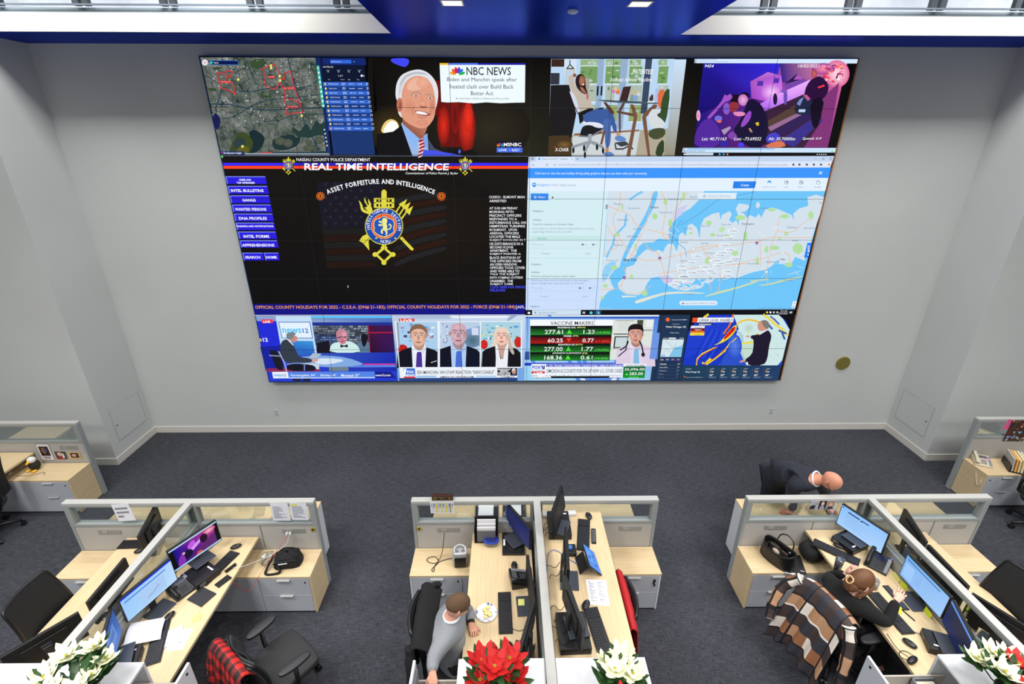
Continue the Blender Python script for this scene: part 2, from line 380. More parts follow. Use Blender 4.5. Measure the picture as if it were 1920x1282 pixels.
def far_counter(x0, x1, n):
    t = thing('standing_counter', 'maple topped counter with white end panels against the far side of the %s cluster' % n, 'counter', ((x0 + x1) / 2, YB, 0)); h = (x1 - x0) / 2
    boxpart('top', (-h, .002, .712, h, .495, .74), WOODX, t)
    for s_ in (-1, 1): boxpart('end_panel', (s_ * h, .004, .01, s_ * (h - .022), .49, .71), WHITE, t)
    boxpart('modesty_panel', (-h + .025, .03, .02, h - .025, .05, .708), GREYP, t)
for k, (a, b_) in {'L': (-4.65, -2.28), 'C': (-.868, 1.505), 'R': (2.835, 5.23)}.items(): far_counter(a, b_, NM[k])
# ---- tall storage towers at the near end of each desk
def tower(x0, x1, side, label, open_=False, slab=None, lip=False, zt=1.195):
    """side = direction the front faces"""
    t = thing('storage_tower', label, 'cabinet', ((x0 + x1) / 2, 2.49, 0)); h = (x1 - x0) / 2; d = -.76; e = .02
    boxpart('top', (-h, d, zt - e, h, 0, zt), WHITE, t)
    boxpart('side_panel', (-h, -e, 0.01, h, 0, zt - e - .001), WHITE, t)
    boxpart('side_panel', (-h, d, 0.01, h, d + e, zt - e - .001), WHITE, t)
    boxpart('back_panel', (-side * h, d + e, 0.01, -side * (h - e), -e, zt - e - .001), WHITE, t)
    if lip: boxpart('door', (side * (h + .001), d, .012, side * (h + .02), 0, zt), WHITE, t)
    if not open_: boxpart('inner_shelf', (-h + e, d + e, zt - .45, h - .003, -e, zt - .43), WHITE, t)
    else: boxpart('inner_shelf', (-h + e, d + e, zt - .62, h - .003, -e, zt - .6), WHITE, t)
    if slab is not None:
        sx = slab - (x0 + x1) / 2; zs = zt - .005
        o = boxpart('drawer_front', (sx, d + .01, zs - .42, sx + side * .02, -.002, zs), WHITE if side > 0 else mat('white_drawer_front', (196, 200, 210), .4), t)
        lx = sx + side * .02
        MB().cyl((lx, -.06, zs - .05), (lx + side * .005, -.06, zs - .05), .01).build('lock', BLACK, o)
        # tray runs back into the carcass
        q = MB(); xa, xb = sorted((sx, side * (h - .1))); zb = zs - .30
        q.box(xa, d + .03, zb, xb, -.03, zb + .01); q.box(xa, -.042, zb, xb, -.03, zs - .19); q.box(xa, d + .03, zb, xb, d + .042, zs - .19)
        q.build('drawer_tray', mat('tray_beige', (176, 170, 160), .5), t)
        boxpart('drawer_backing', (sx - side * .004, d + .03, zs - .3, sx - side * .016, -.03, zs - .06), mat('tray_grey', (120, 122, 128), .5), t)
    return t
tower(-4.6, -3.485, -1, 'white storage tower at the lower left picture edge, left of the spine')
tower(-3.40, -2.755, 1, 'white storage tower with pulled out drawer under the white poinsettia in the left cluster', True, -2.435)
tower(-.372, .283, -1, 'white storage tower under the red poinsettia, drawer pulled out toward the man', True, -.70)
tower(.367, 1.035, 1, 'white storage tower under the white poinsettia in the middle cluster', False, lip=True)
tower(3.325, 3.962, -1, 'white storage tower in the right cluster beside the woman, drawer pulled out', True, 2.80)
# small lower box step and tray beside the right tower
t = thing('file_tray', 'grey open tray holding a cream box beside the right storage tower', 'tray', (3.27, 2.38, .93))
k = MB(); k.box(-.12, -.4, 0, .06, .06, .01).box(-.12, -.4, 0, -.11, .06, .07).box(-.12, .05, 0, .06, .06, .07).box(-.12, -.13, 0, .06, -.12, .07)
k.build('tray', GREYM, t, bevel=.002)
o = Box(3.17, 2.27, .942, 3.31, 2.42, .985).build('box', mat('cream_box', (205, 200, 180), .7), bevel=.003)
tag(o, 'small cream cardboard box lying in the grey open tray', 'box')
# ---- back corner cubicles
def backcub(sgn):
    xo = -5.93 if sgn < 0 else 6.64; n = 'left' if sgn < 0 else 'right'
    Ln = 2.0; y = 5.84
    if sgn < 0: partition(Ln, 'fabric and glass partition of the far left corner cubicle against the wall', (xo - Ln, y, 0), 0, 1, Ln - .235, Ln - .68)
    else: partition(Ln, 'fabric and glass partition of the far right corner cubicle, pink note on its glass', (xo, y, 0), 0, 0)
backcub(-1); backcub(1)
credenza(-7.9, -5.945, 1, .565, 5.415, 5.80, 'credenza with maple top and side in the far left corner cubicle', True)
credenza(6.655, 8.3, -1, .565, 5.415, 5.80, 'credenza with maple top and side in the far right corner cubicle', True)
desk(-7.35, -6.67, 4.6, 5.795, .75, 'maple desk in the far left corner cubicle, cut by the picture edge')

# ------------------------------------------------------------------ task chairs
def chair(loc, rz, label, mesh=True, arms=True, seat_z=.47, back_tilt=.18, bw=.5, bh=.56):
    t = thing('task_chair', label, 'chair', loc, rz)
    fab = MESHF if mesh else mat('chair_cushion', (40, 40, 42), .7, bump=(250, .2))
    # seat (front towards +y)
    s_ = MB(); s_.grid(lambda u, v: (.0, 0, 0), 2, 2) if False else None
    out = chaikin([(-.25, -.22), (.25, -.22), (.26, .2), (.2, .26), (-.2, .26), (-.26, .2)], 2)
    s_.prism(out, seat_z - .07, seat_z); s_.build('seat', mat('chair_cushion', (40, 40, 42), .7, bump=(250, .2)), t, bevel=.02, smooth=True)
    def bp(u, v):
        x = (u - .5) * bw * (1 - .12 * v - .06 * abs(v - .4)); z = seat_z + .08 + v * bh
        y = -.25 - back_tilt * v * bh + .22 * (u - .5) ** 2 * .8 + .03 * math.sin(PI * v)
        return x, y, z
    b1 = MB(); b1.grid(bp, 9, 9); b1.build('backrest', fab, t, solid=.022 if mesh else .06, smooth=True, bevel=.008)
    fr = MB(); rim = [bp(0, v / 8) for v in range(9)] + [bp(u / 8, 1) for u in range(1, 9)] + [bp(1, 1 - v / 8) for v in range(1, 9)] + [bp(1 - u / 8, 0) for u in range(1, 9)]
    fr.tube(chaikin([tuple(p) for p in rim], 1), .016, 6); fr.build('back_frame', BLACK, t, smooth=True)
    sp = MB(); sp.tube([(0, -.3, seat_z + .3), (0, -.31, seat_z + .1), (0, -.24, seat_z - .06), (0, 0, seat_z - .08)], .025, 8); sp.build('back_support', BLACK, t, smooth=True)
    if arms:
        for s in (-1, 1):
            a = MB(); a.prism(chaikin([(s * .27 - .045, -.13), (s * .27 + .045, -.13), (s * .29 + .045, .15), (s * .29 - .045, .15)], 2), seat_z + .2, seat_z + .23)
            ao = a.build('armrest', DARK, t, bevel=.006, smooth=True)
            p = MB(); p.tube([(s * .22, 0, seat_z - .06), (s * .29, 0, seat_z - .02), (s * .3, 0, seat_z + .2)], .02, 8); p.build('arm_post', BLACK, ao, smooth=True)
    c_ = MB(); c_.cyl((0, 0, .08), (0, 0, seat_z - .07), .028).cyl((0, 0, seat_z - .12), (0, 0, seat_z - .07), .09); c_.build('column', BLACK, t, smooth=False)
    for i in range(5):
        an = 2 * PI * i / 5 + .3; dx, dy = math.cos(an), math.sin(an)
        l = MB(); l.tube([(0, 0, .12), (dx * .15, dy * .15, .115), (dx * .3, dy * .3, .085)], [.032, .026, .018], 8); lo = l.build('base_leg', BLACK, t, smooth=True)
        w_ = MB(); nx, ny = -dy, dx
        for s in (-1, 1): w_.cyl((dx * .3 + nx * .008 * s, dy * .3 + ny * .008 * s, .031), (dx * .3 + nx * .026 * s, dy * .3 + ny * .026 * s, .031), .03)
        w_.build('caster', BLACK, lo)
    return t
chair((-4.02, 3.22, 0), -1.5, 'black mesh back task chair at the far left desk', arms=False, bw=.54, bh=.56)
chair((-2.06, 2.97, 0), -.66, 'dark padded task chair with armrests in the left aisle, plaid jacket over its back', mesh=False, bh=.38, seat_z=.47)
chair((-.50, 3.0, 0), -PI / 2, 'task chair of the man in grey, hidden under his black coat', arms=False, bh=.52)
chair((.82, 3.15, 0), PI / 2, 'task chair under the red jacket at the raised desk', arms=False, bh=.5)
chair((3.24, 3.25, 0), -1.29, 'task chair of the woman in black, under the flannel jacket', mesh=False, bh=.38)
chair((4.52, 3.2, 0), 1.6, 'black mesh back task chair at the far right desk', arms=False, bw=.56, bh=.58)
chair((7.12, 5.0, 0), -1.0, 'black task chair by the far right corner cubicle', mesh=False)
chair((-6.79, 5.02, 0), 1.6, 'black task chair at the far left, only its casters in view', arms=False)
# ------------------------------------------------------------------ canvases: flat coloured shapes lying on a display or a printed sheet
GLY = {}
def glyphs(s, bold=0, shear=0):
    k = (s, bold, shear)
    if k in GLY: return GLY[k]
    cu = bpy.data.curves.new('lettering', 'FONT'); cu.body = s; cu.resolution_u = 2; cu.offset = bold * .55; cu.shear = shear; cu.space_line = .95
    ob = bpy.data.objects.new('lettering', cu); COL.objects.link(ob); bpy.context.view_layer.update()
    dg = bpy.context.evaluated_depsgraph_get(); me = ob.evaluated_get(dg).to_mesh()
    v = [(a.co.x, a.co.y) for a in me.vertices]; f = [tuple(p.vertices) for p in me.polygons]
    ob.evaluated_get(dg).to_mesh_clear(); bpy.data.objects.remove(ob); bpy.data.curves.remove(cu)
    GLY[k] = (v, f); return GLY[k]
class Canvas:
    """mp(x, y) -> 3D point on the sheet; n = outward normal; d = depth step between layers"""
    def __init__(s, mp, n, T=None, d=.00025, start=0): s.mp = mp; s.n = Vector(n); s.mb = MB(); s.l = start; s.d = d; s.T = T or (0, 0, 1)
    def p3(s, x, y):
        ox, oy, k = s.T; return Vector(s.mp(ox + x / k, oy + y / k)) + s.n * (s.d * s.l)
    def poly(s, pts, col, cols=None, smooth=0):
        s.l += 1
        if smooth: pts = chaikin(pts, smooth)
        v = [s.p3(*p) for p in pts]
        tris = tessellate_polygon([v]) if len(pts) > 4 else [tuple(range(len(pts)))]
        if cols: s.mb.add(v, tris, [[cols[i] for i in t_] for t_ in tris])
        else: s.mb.add(v, tris, [col] * len(tris))
        return s
    def corners(s, x0, y0, x1, y1):      # a rectangle on the sheet from two opposite corners (square to the sheet)
        a, b_ = s.p3(x0, y0), s.p3(x1, y1); return a, b_
    def rect(s, x0, y0, x1, y1, col, cols=None):
        s.l += 1; a, b_ = s.corners(x0, y0, x1, y1)
        u, v = s.axes(); du = (b_ - a).dot(u); dv = (b_ - a).dot(v)
        s.mb.add([a, a + u * du, a + u * du + v * dv, a + v * dv], [(0, 1, 2, 3)], [cols or col]); return s   # cols: tl,tr,br,bl
    def axes(s):
        if not hasattr(s, '_ax'):
            o = Vector(s.mp(0, 0)); n = s.n.normalized()
            v = Vector((0, 0, 1)) - n * n.z if abs(n.z) < .9 else Vector((0, 1, 0))
            if hasattr(s, 'upv'): v = Vector(s.upv)
            v = v.normalized(); s._ax = (v.cross(n).normalized(), v)
        return s._ax
    def line(s, pts, w, col):            # w in sheet metres
        s.l += 1; P = [s.p3(*p) for p in pts]; n = s.n.normalized()
        for a, b_ in zip(P, P[1:]):
            d = b_ - a
            if d.length < 1e-6: continue
            q = n.cross(d.normalized()) * w / 2; e = d.normalized() * w * .3
            s.mb.add([a - q - e, b_ - q + e, b_ + q + e, a + q - e], [(0, 1, 2, 3)], [col])
        return s
    def ell(s, x, y, rx, ry, col, edge=None, n=28, rot=0):
        s.l += 1; c, sn = math.cos(rot), math.sin(rot)
        ring = []
        for i in range(n):
            t_ = 2 * PI * i / n; ax, ay = rx * math.cos(t_), ry * math.sin(t_); ring.append(s.p3(x + ax * c - ay * sn, y + ax * sn + ay * c))
        if edge: s.mb.add([s.p3(x, y)] + ring, [(0, 1 + i, 1 + (i + 1) % n) for i in range(n)], [[col, edge, edge]] * n)
        else: s.mb.add(ring, [tuple(range(n))], [col])
        return s
    def text(s, t_, x0, y0, x1, y1, col, bold=0, shear=0, rot=None):
        """fit the glyphs' bounding box to the rectangle (x0,y0 top-left; x1,y1 bottom-right)"""
        s.l += 1; a, b_ = s.corners(x0, y0, x1, y1); u, v = s.axes(); W, H = (b_ - a).dot(u), (b_ - a).dot(v)
        gv, gf = glyphs(t_, bold, shear)
        if not gv: return s
        xs = [p[0] for p in gv]; ys = [p[1] for p in gv]; mx_, my = min(xs), max(ys); sx, sy = W / (max(xs) - mx_ + 1e-9), -H / (max(ys) - min(ys) + 1e-9)
        s.mb.add([a + u * ((p[0] - mx_) * sx) + v * ((p[1] - my) * sy) for p in gv], gf, [col] * len(gf)); return s
    def arctext(s, t_, cx, cy, r, a0, a1, h, col, bold=.02, inward=False):
        """letters along a circle; cx,cy,r,h in sheet units"""
        s.l += 1; c = s.p3(cx, cy); u, v = s.axes(); n = len(t_)
        for i, ch in enumerate(t_):
            if ch == ' ': continue
            an = a0 + (a1 - a0) * (i + .5) / n; gv, gf = glyphs(ch, bold)
            if not gv: continue
            xs = [p[0] for p in gv]; k = h / .7; m_ = (min(xs) + max(xs)) / 2
            up = u * math.cos(an) + v * math.sin(an)
            if inward: up = -up
            rt = u * up.dot(v) - v * up.dot(u); base = c + (u * math.cos(an) + v * math.sin(an)) * r - up * h / 2
            s.mb.add([base + rt * ((p[0] - m_) * k) + up * (p[1] * k) for p in gv], gf, [col] * len(gf))
        return s
    def build(s, name, parent=None, m_=None): return s.mb.build(name, m_ or PIX, parent)

# ------------------------------------------------------------------ monitors
def monitor(cx, cy, ztop, ang, zd, label, draw=None, w=.49, h=.275, tilt=0, stand=True, off=(8, 9, 14), neck=.1):
    """ang: direction of the top edge, left to right as its user sees it; local -y looks at the user"""
    t = thing('monitor', label, 'monitor', (cx, cy, zd), math.radians(ang)); zc = ztop - zd - h / 2
    R_ = Matrix.Translation((0, 0, zc)) @ Matrix.Rotation(tilt, 4, 'X')
    b_ = MB(); b_.M = R_; b_.box(-w / 2, .0, -h / 2, w / 2, .028, h / 2); b_.box(-w * .3, .028, -h * .3, w * .3, .040, h * .3)
    ho = b_.build('housing', BLACK, t, bevel=.003)
    def mp(x, y): return R_ @ Vector(((x - .5) * (w - .016), -.0012, (.5 - y) * (h - .018)))
    nn = (R_.to_3x3() @ Vector((0, -1, 0)))
    c = Canvas(mp, nn, d=.0001); c.upv = R_.to_3x3() @ Vector((0, 0, 1))
    c.rect(0, 0, 1, 1, off)
    if draw: draw(c)
    c.build('screen', t, PIX if draw else mat('screen_off', (10, 11, 16), .12)) if False else c.build('screen', t)
    if stand:
        s_ = MB(); s_.box(-.03, .042, .012, .03, .062, zc + .02); s_.box(-.035, .03, zc - .04, .035, .05, zc + .04)
        s_.build('neck', DARK, t, bevel=.004)
        s2 = MB(); s2.box(-.105, -.11, .002, .105, .06, .014); s2.build('base', mat('stand_base', (70, 74, 84), .35, .3), t, bevel=.004)
    return t
def bodycam(c, fx=0, fy=0, W=1, H=1):
    X = lambda x: fx + W * x; Y = lambda y: fy + H * y
    c.rect(0, 0, 1, 1, (12, 10, 16)); c.rect(0, 0, 1, .06, (190, 225, 250)); c.rect(0, .93, 1, 1, (170, 215, 250))
    c.rect(.08, .06, .92, .93, None, [(26, 14, 150), (190, 60, 150), (120, 40, 120), (30, 12, 110)])
    c.poly([(.34, .3), (.42, .17), (.5, .18), (.52, .45), (.36, .5)], (196, 90, 220)); c.poly([(.36, .5), (.7, .2), (.72, .34), (.4, .62)], (222, 150, 250))
    c.ell(.82, .2, .14, .14, (255, 190, 200), (190, 50, 120)); c.ell(.68, .38, .08, .2, (40, 14, 40)); c.ell(.3, .62, .12, .2, (24, 14, 52)); c.ell(.24, .48, .035, .06, (240, 170, 200))
    c.poly([(.08, .93), (.12, .6), (.2, .45), (.24, .5), (.26, .93)], (130, 50, 170), smooth=1); c.poly([(.45, .93), (.5, .8), (.62, .82), (.6, .93)], (210, 90, 80)); c.poly([(.5, .7), (.92, .4), (.92, .93), (.62, .93)], (96, 40, 110))
def webpage(c):
    c.rect(0, 0, 1, 1, None, [(150, 200, 250), (176, 214, 252), (190, 222, 252), (165, 208, 250)]); c.rect(0, 0, 1, .06, (20, 60, 235)); c.rect(.05, .2, .86, .235, (20, 70, 190))
    c.rect(.3, .32, .8, .9, (172, 206, 244)); c.line([(.42, .78), (.5, .72), (.56, .7), (.62, .62), (.7, .6)], .003, (70, 80, 130)); c.line([(.44, .7), (.52, .68), (.6, .64), (.66, .56)], .002, (90, 100, 150)); c.rect(.08, .12, .16, .14, (120, 150, 230))
def bluepage(c): c.rect(0, 0, 1, 1, None, [(60, 96, 170), (50, 84, 160), (84, 124, 200), (96, 140, 214)]); c.rect(.2, .2, .8, .75, (100, 140, 210)); c.rect(.26, .35, .74, .55, (74, 110, 186))
def desktop_blue(c):
    c.rect(0, 0, 1, 1, None, [(22, 32, 80), (26, 36, 96), (52, 58, 110), (18, 26, 66)])
    for i in range(5): c.rect(.02, .08 + .16 * i, .045, .13 + .16 * i, (150, 190, 235))
    c.rect(.02, .94, .3, .965, (120, 140, 190))
def docpage(c):
    c.rect(0, 0, 1, 1, None, [(140, 192, 250), (150, 198, 252), (178, 214, 254), (166, 208, 252)]); c.rect(.02, .05, .05, .1, (20, 40, 120)); c.rect(.16, .14, .42, .2, (40, 60, 110)); c.rect(.46, .14, .62, .19, (50, 60, 120)); c.ell(.46, .2, .02, .03, (40, 40, 60))
    for i in range(9): c.rect(.14, .32 + .06 * i, .14 + .3 + .12 * ((i * 7) % 3), .335 + .06 * i, (140, 178, 228))
def mailpage(c):
    c.rect(0, 0, 1, 1, None, [(120, 176, 240), (150, 196, 250), (166, 206, 250), (140, 190, 246)]); c.rect(.03, 0, 1, .03, (20, 110, 130)); c.rect(.04, .13, .82, .16, (16, 40, 110)); c.rect(.04, .3, .26, .9, (160, 202, 250)); c.rect(.3, .3, .5, .9, (150, 194, 246))
    for i in range(8): c.rect(.32, .34 + .06 * i, .46, .35 + .06 * i, (110, 150, 210))
def darkstrip(c): c.rect(0, 0, 1, 1, None, [(44, 48, 72), (40, 44, 66), (24, 30, 60), (22, 40, 96)]); c.rect(0, 0, 1, .09, (100, 150, 230))
def darkscreen(c): c.rect(0, 0, 1, 1, (22, 22, 26)); c.rect(.1, .15, .9, .8, (34, 34, 40)); c.ell(.5, .45, .1, .12, (50, 46, 34))  # near-black screen with a paler rectangle and a brownish oval
monitor(-3.18, 3.81, 1.15, 60.5, .83, 'lit monitor showing a purple night scene in the left cluster', bodycam)
monitor(-3.30, 3.29, 1.15, 71, .747, 'lit monitor showing a pale blue web page in the left cluster', webpage)
monitor(-3.27, 2.77, 1.15, 116.6, .83, 'lit monitor with a deep blue page behind the white poinsettia', bluepage)
monitor(-3.80, 4.03, 1.15, -74, .747, 'dark monitor farthest back on the left desk, beside its own keyboard')
monitor(-3.668, 3.29, 1.15, -87, .747, 'dark monitor in the middle of the left desk, seen from behind')
monitor(-3.80, 2.77, 1.15, -127, .747, 'dark monitor nearest the viewer on the left desk, behind a brown mug')
monitor(.108, 4.06, 1.15, -58.6, .82, 'monitor with a dark blue desktop above the black laptop keyboard', desktop_blue)
monitor(.2, 3.27, 1.17, -86, .777, 'monitor seen edge on beside the spine, yellow note at its foot')
monitor(.15, 2.80, 1.17, -107, .777, 'tilted dark monitor seen edge on beside the red poinsettia')
monitor(.529, 3.8815, 1.50, 71.4, 1.16, 'dark glossy monitor on a black computer at the far end of the raised desk', darkscreen, tilt=-.16)
monitor(.55, 3.285, 1.50, 86, 1.087, 'thin monitor seen edge on in the middle of the raised desk')
monitor(.545, 2.765, 1.48, 100.8, 1.16, 'black monitor on a computer at the near end of the raised desk')
monitor(3.79, 3.98, 1.155, -66.5, .865, 'lit monitor with a pale document nearest the front glass of the right cluster', docpage)
monitor(3.90, 3.27, 1.15, -88.6, .792, 'lit monitor with green notes stuck below it in the right cluster', mailpage)
monitor(3.81, 2.78, 1.15, -111.5, .865, 'dark monitor with a narrow blue strip beside the right poinsettia', darkstrip)
monitor(4.28, 3.89, 1.15, 73.6, .752, 'black monitor seen from behind, farthest back on the far right desk')
monitor(4.19, 3.38, 1.15, 86.8, .752, 'black monitor seen from behind, middle one on the far right desk')
monitor(4.26, 2.86, 1.15, 118, .752, 'black monitor seen from behind, nearest one on the far right desk')
# ------------------------------------------------------------------ the video wall
VX0, VX1, VZ0, VZ1, VY = -3.976, 4.644, 1.06, 5.81, 7.327
vw = thing('video_wall', 'huge video wall of tiled displays mounted on the back wall, showing news, maps and a police page', 'video wall', ((VX0 + VX1) / 2, D, VZ0))
vw_off = Vector(((VX0 + VX1) / 2, D, VZ0))
def wm(px, py):
    p = Py(px, py, VY) - vw_off; return p
k = MB(); k.box(VX0 + .0 - vw_off.x, VY + .004 - D, 0, VX1 - vw_off.x, 0, VZ1 - VZ0); k.build('casing', mat('wall_casing', (60, 62, 70), .4, .5), vw, bevel=.003)
k = MB(); e = .012
hx = (VX1 - VX0) / 2; hz = VZ1 - VZ0; yy = VY - D
k.box(-hx - e, yy - .004, -e, hx + e, yy + .05, 0).box(-hx - e, yy - .004, hz, hx + e, yy + .05, hz + e).box(-hx - e, yy - .004, 0, -hx, yy + .05, hz)
k.build('edge_fringe', mat('fringe_blue', (52, 84, 140), .35, .5), vw)  # bluish lens fringe put in as coloured strips along the edges
MB().box(hx, yy - .004, -e, hx + e + .006, yy + .05, hz + e).build('edge_fringe', mat('fringe_orange', (190, 120, 66), .35, .4), vw)  # orange fringe of light, painted as an added strip on the right edge
k = MB(); k.box(-hx, yy + .001, 0, hx, yy + .004, hz); k.build('display_panels', mat('panel_black', (10, 9, 8), .45, spec=.08), vw)
NV = (0, -1, 0)
def CV(T, start=2): return Canvas(wm, NV, T, d=.00003, start=start)
TA, TB, TC, TD = (370, 100, 5.647), (690, 100, 5.647), (990, 100, 6.194), (1270, 100, 5.486)
TE, TF, TG, TH = (400, 285, 4.069), (690, 285, 4.071), (980, 285, 4.071), (1270, 285, 4.071)
TI, TJ, TK, TL = (470, 580, 6.857), (725, 580, 6.857), (970, 580, 6.857), (1220, 580, 6.857)
Wt = (250, 252, 255)
def pair(T): return CV(T), CV(T, 720)
def blocks(c, x0, y0, x1, y1, h, gap, col, seed=1, mn=.3):        # unreadable small print: short dashes in rows
    r = random.Random(seed); y = y0
    while y + h <= y1:
        x = x0; end = x0 + (x1 - x0) * r.uniform(mn, 1)
        while x < end:
            w_ = r.uniform(.6, 2.6) * h * 1.2; c.rect(x, y, min(x + w_, end), y + h, col); x += w_ + h * .7; 
            c.l -= 1
        y += h + gap
    c.l += 1
# --- satellite map
sm = bpy.data.materials.new('satellite_imagery'); sm.use_nodes = True; nt = sm.node_tree; b = nt.nodes['Principled BSDF']
b.inputs['Base Color'].default_value = (.01, .01, .01, 1); b.inputs['Emission Strength'].default_value = 1
tc = nt.nodes.new('ShaderNodeTexCoord')
n1 = nt.nodes.new('ShaderNodeTexNoise'); n1.inputs['Scale'].default_value = 5; n1.inputs['Detail'].default_value = 10; n1.inputs['Roughness'].default_value = .72
r1 = nt.nodes.new('ShaderNodeValToRGB'); els = r1.color_ramp.elements
els[0].position = .36; els[0].color = (*L((34, 48, 38)), 1); els[1].position = .68; els[1].color = (*L((196, 202, 204)), 1)
e_ = els.new(.45); e_.color = (*L((84, 96, 84)), 1); e_ = els.new(.55); e_.color = (*L((112, 116, 110)), 1); e_ = els.new(.63); e_.color = (*L((140, 146, 144)), 1)
v1 = nt.nodes.new('ShaderNodeTexVoronoi'); v1.feature = 'DISTANCE_TO_EDGE'; v1.inputs['Scale'].default_value = 8
v2 = nt.nodes.new('ShaderNodeTexVoronoi'); v2.feature = 'DISTANCE_TO_EDGE'; v2.inputs['Scale'].default_value = 24
def th(v, t_):
    q = nt.nodes.new('ShaderNodeMath'); q.operation = 'LESS_THAN'; q.inputs[1].default_value = t_; nt.links.new(v.outputs['Distance'], q.inputs[0]); return q
nd_ = nt.nodes.new('ShaderNodeTexNoise'); nd_.inputs['Scale'].default_value = 3; nd_.inputs['Detail'].default_value = 3; vm_ = nt.nodes.new('ShaderNodeVectorMath'); vm_.operation = 'MULTIPLY_ADD'; vm_.inputs[1].default_value = (.5, .5, .5); nt.links.new(tc.outputs['Object'], nd_.inputs['Vector']); nt.links.new(nd_.outputs['Color'], vm_.inputs[0]); nt.links.new(tc.outputs['Object'], vm_.inputs[2])
a1, a2 = th(v1, .022), th(v2, .04); mxm = nt.nodes.new('ShaderNodeMath'); mxm.operation = 'MULTIPLY_ADD'; mxm.inputs[1].default_value = .3; mxm.use_clamp = True
nt.links.new(a2.outputs[0], mxm.inputs[0]); nt.links.new(a1.outputs[0], mxm.inputs[2])
mc = nt.nodes.new('ShaderNodeMix'); mc.data_type = 'RGBA'; mc.inputs['B'].default_value = (*L((30, 44, 52)), 1)
for s_, d_ in ((tc.outputs['Object'], n1.inputs['Vector']), (vm_.outputs[0], v1.inputs['Vector']), (vm_.outputs[0], v2.inputs['Vector']), (n1.outputs[0], r1.inputs[0]), (r1.outputs[0], mc.inputs['A']), (mxm.outputs[0], mc.inputs['Factor']), (mc.outputs['Result'], b.inputs['Emission Color'])): nt.links.new(s_, d_)
c = CV(TA); c.rect(30, 42, 1415, 1078, (90, 100, 90)); mo = c.mb.build('satellite_map', [sm], vw)
c, t = CV(TA, 6), CV(TA, 60)
dk = (24, 44, 48); gr = (60, 74, 34)
c.poly([(160, 640), (210, 640), (250, 700), (230, 800), (195, 815)], (26, 26, 84), smooth=1)
c.poly([(540, 830), (600, 800), (680, 850), (720, 900), (690, 980), (640, 1040), (560, 1070), (500, 1060), (600, 960), (560, 900)], dk, smooth=1)
c.poly([(330, 1070), (360, 960), (420, 860), (480, 820), (560, 880), (600, 960), (540, 1070)], gr, smooth=1)
c.poly([(370, 960), (430, 880), (500, 900), (520, 1000), (440, 1040)], (44, 62, 66), smooth=1); c.poly([(420, 1010), (480, 960), (560, 1010), (520, 1070), (400, 1070)], (96, 92, 30), smooth=1)
c.poly([(790, 930), (870, 880), (1000, 850), (1050, 900), (1100, 860), (1080, 960), (1000, 1010), (900, 1030), (800, 1010)], (30, 52, 52), smooth=1)
c.poly([(990, 770), (1040, 800), (1090, 830), (1140, 740), (1180, 760), (1200, 830), (1260, 690), (1300, 760), (1350, 700), (1375, 860), (1250, 870), (1180, 900), (1110, 880), (1060, 900)], (36, 60, 56), smooth=1)
c.poly([(640, 1060), (900, 1040), (1200, 1045), (1400, 1030), (1410, 1065), (640, 1075)], (28, 60, 66), smooth=0)
for x, y, rx, ry in ((880, 930, 60, 40), (960, 950, 50, 45), (1190, 1000, 70, 30), (1290, 920, 50, 40), (1180, 940, 40, 25)): c.ell(x, y, rx, ry, (92, 96, 78), (70, 80, 70))
for x, y, w_, h_ in ((505, 115, 18, 34), (610, 110, 24, 40), (690, 440, 26, 44), (770, 450, 16, 30), (160, 385, 45, 18), (210, 160, 50, 16), (640, 110, 80, 50)): c.ell(x, y, w_, h_, (54, 82, 44), (60, 76, 56))
for pts, w_ in (([(960, 60), (1030, 330), (1060, 420), (1110, 560), (1120, 700), (1200, 860), (1290, 1020)], .014), ([(125, 535), (330, 540), (560, 590), (760, 600), (1340, 575)], .012), ([(260, 370), (230, 480), (190, 590)], .012),
                ([(410, 400), (560, 410), (700, 380), (850, 350), (1040, 370), (1180, 350), (1270, 290)], .01), ([(520, 70), (640, 380), (680, 560), (660, 640)], .009), ([(1170, 60), (1240, 220), (1290, 300)], .009),
                ([(260, 690), (360, 680), (480, 620), (560, 560), (760, 490), (1100, 460), (1340, 430)], .009), ([(60, 220), (200, 300), (330, 480), (520, 620), (700, 700)], .007), ([(700, 720), (860, 710), (1000, 660), (1350, 640)], .008)):
    c.line(pts, w_, (22, 58, 76))
red = (214, 44, 52)
for pts in ([(208, 205), (245, 365), (330, 390), (395, 432), (385, 345), (355, 300), (240, 300)], [(208, 205), (300, 220), (305, 183), (372, 195), (350, 250), (300, 245), (300, 275)],
            [(690, 165), (760, 130), (820, 115), (870, 215), (875, 310), (838, 370), (790, 372), (730, 345), (708, 315), (722, 260), (690, 165)], [(880, 270), (930, 272), (922, 210), (990, 190), (1022, 360), (1050, 430), (1095, 545), (1112, 630), (1040, 628), (945, 645), (925, 480), (920, 385), (875, 310)],
            [(925, 485), (990, 482), (1040, 500), (1095, 545)], [(650, 1060), (700, 1050), (790, 1050)]): c.line(pts, .012, red)
for x, y, w_ in ((245, 290, 110), (750, 238, 72), (905, 357, 132), (950, 556, 118)):
    c.rect(x, y, x + w_, y + 24, (222, 30, 34)); blocks(t, x + 6, y + 8, x + w_ - 4, y + 18, 6, 20, (255, 200, 200), 3, 1)
for x, y in ((778, 130), (782, 155), (872, 240), (876, 288), (432, 278), (478, 985), (1105, 660)): c.ell(x, y, 13, 15, (236, 236, 110), (220, 226, 120))
r = random.Random(4)
for _ in range(90): c.ell(r.uniform(150, 1330), r.uniform(70, 760), r.uniform(3, 7), r.uniform(3, 7), (226, 232, 238)); c.l -= 1
c.l += 2
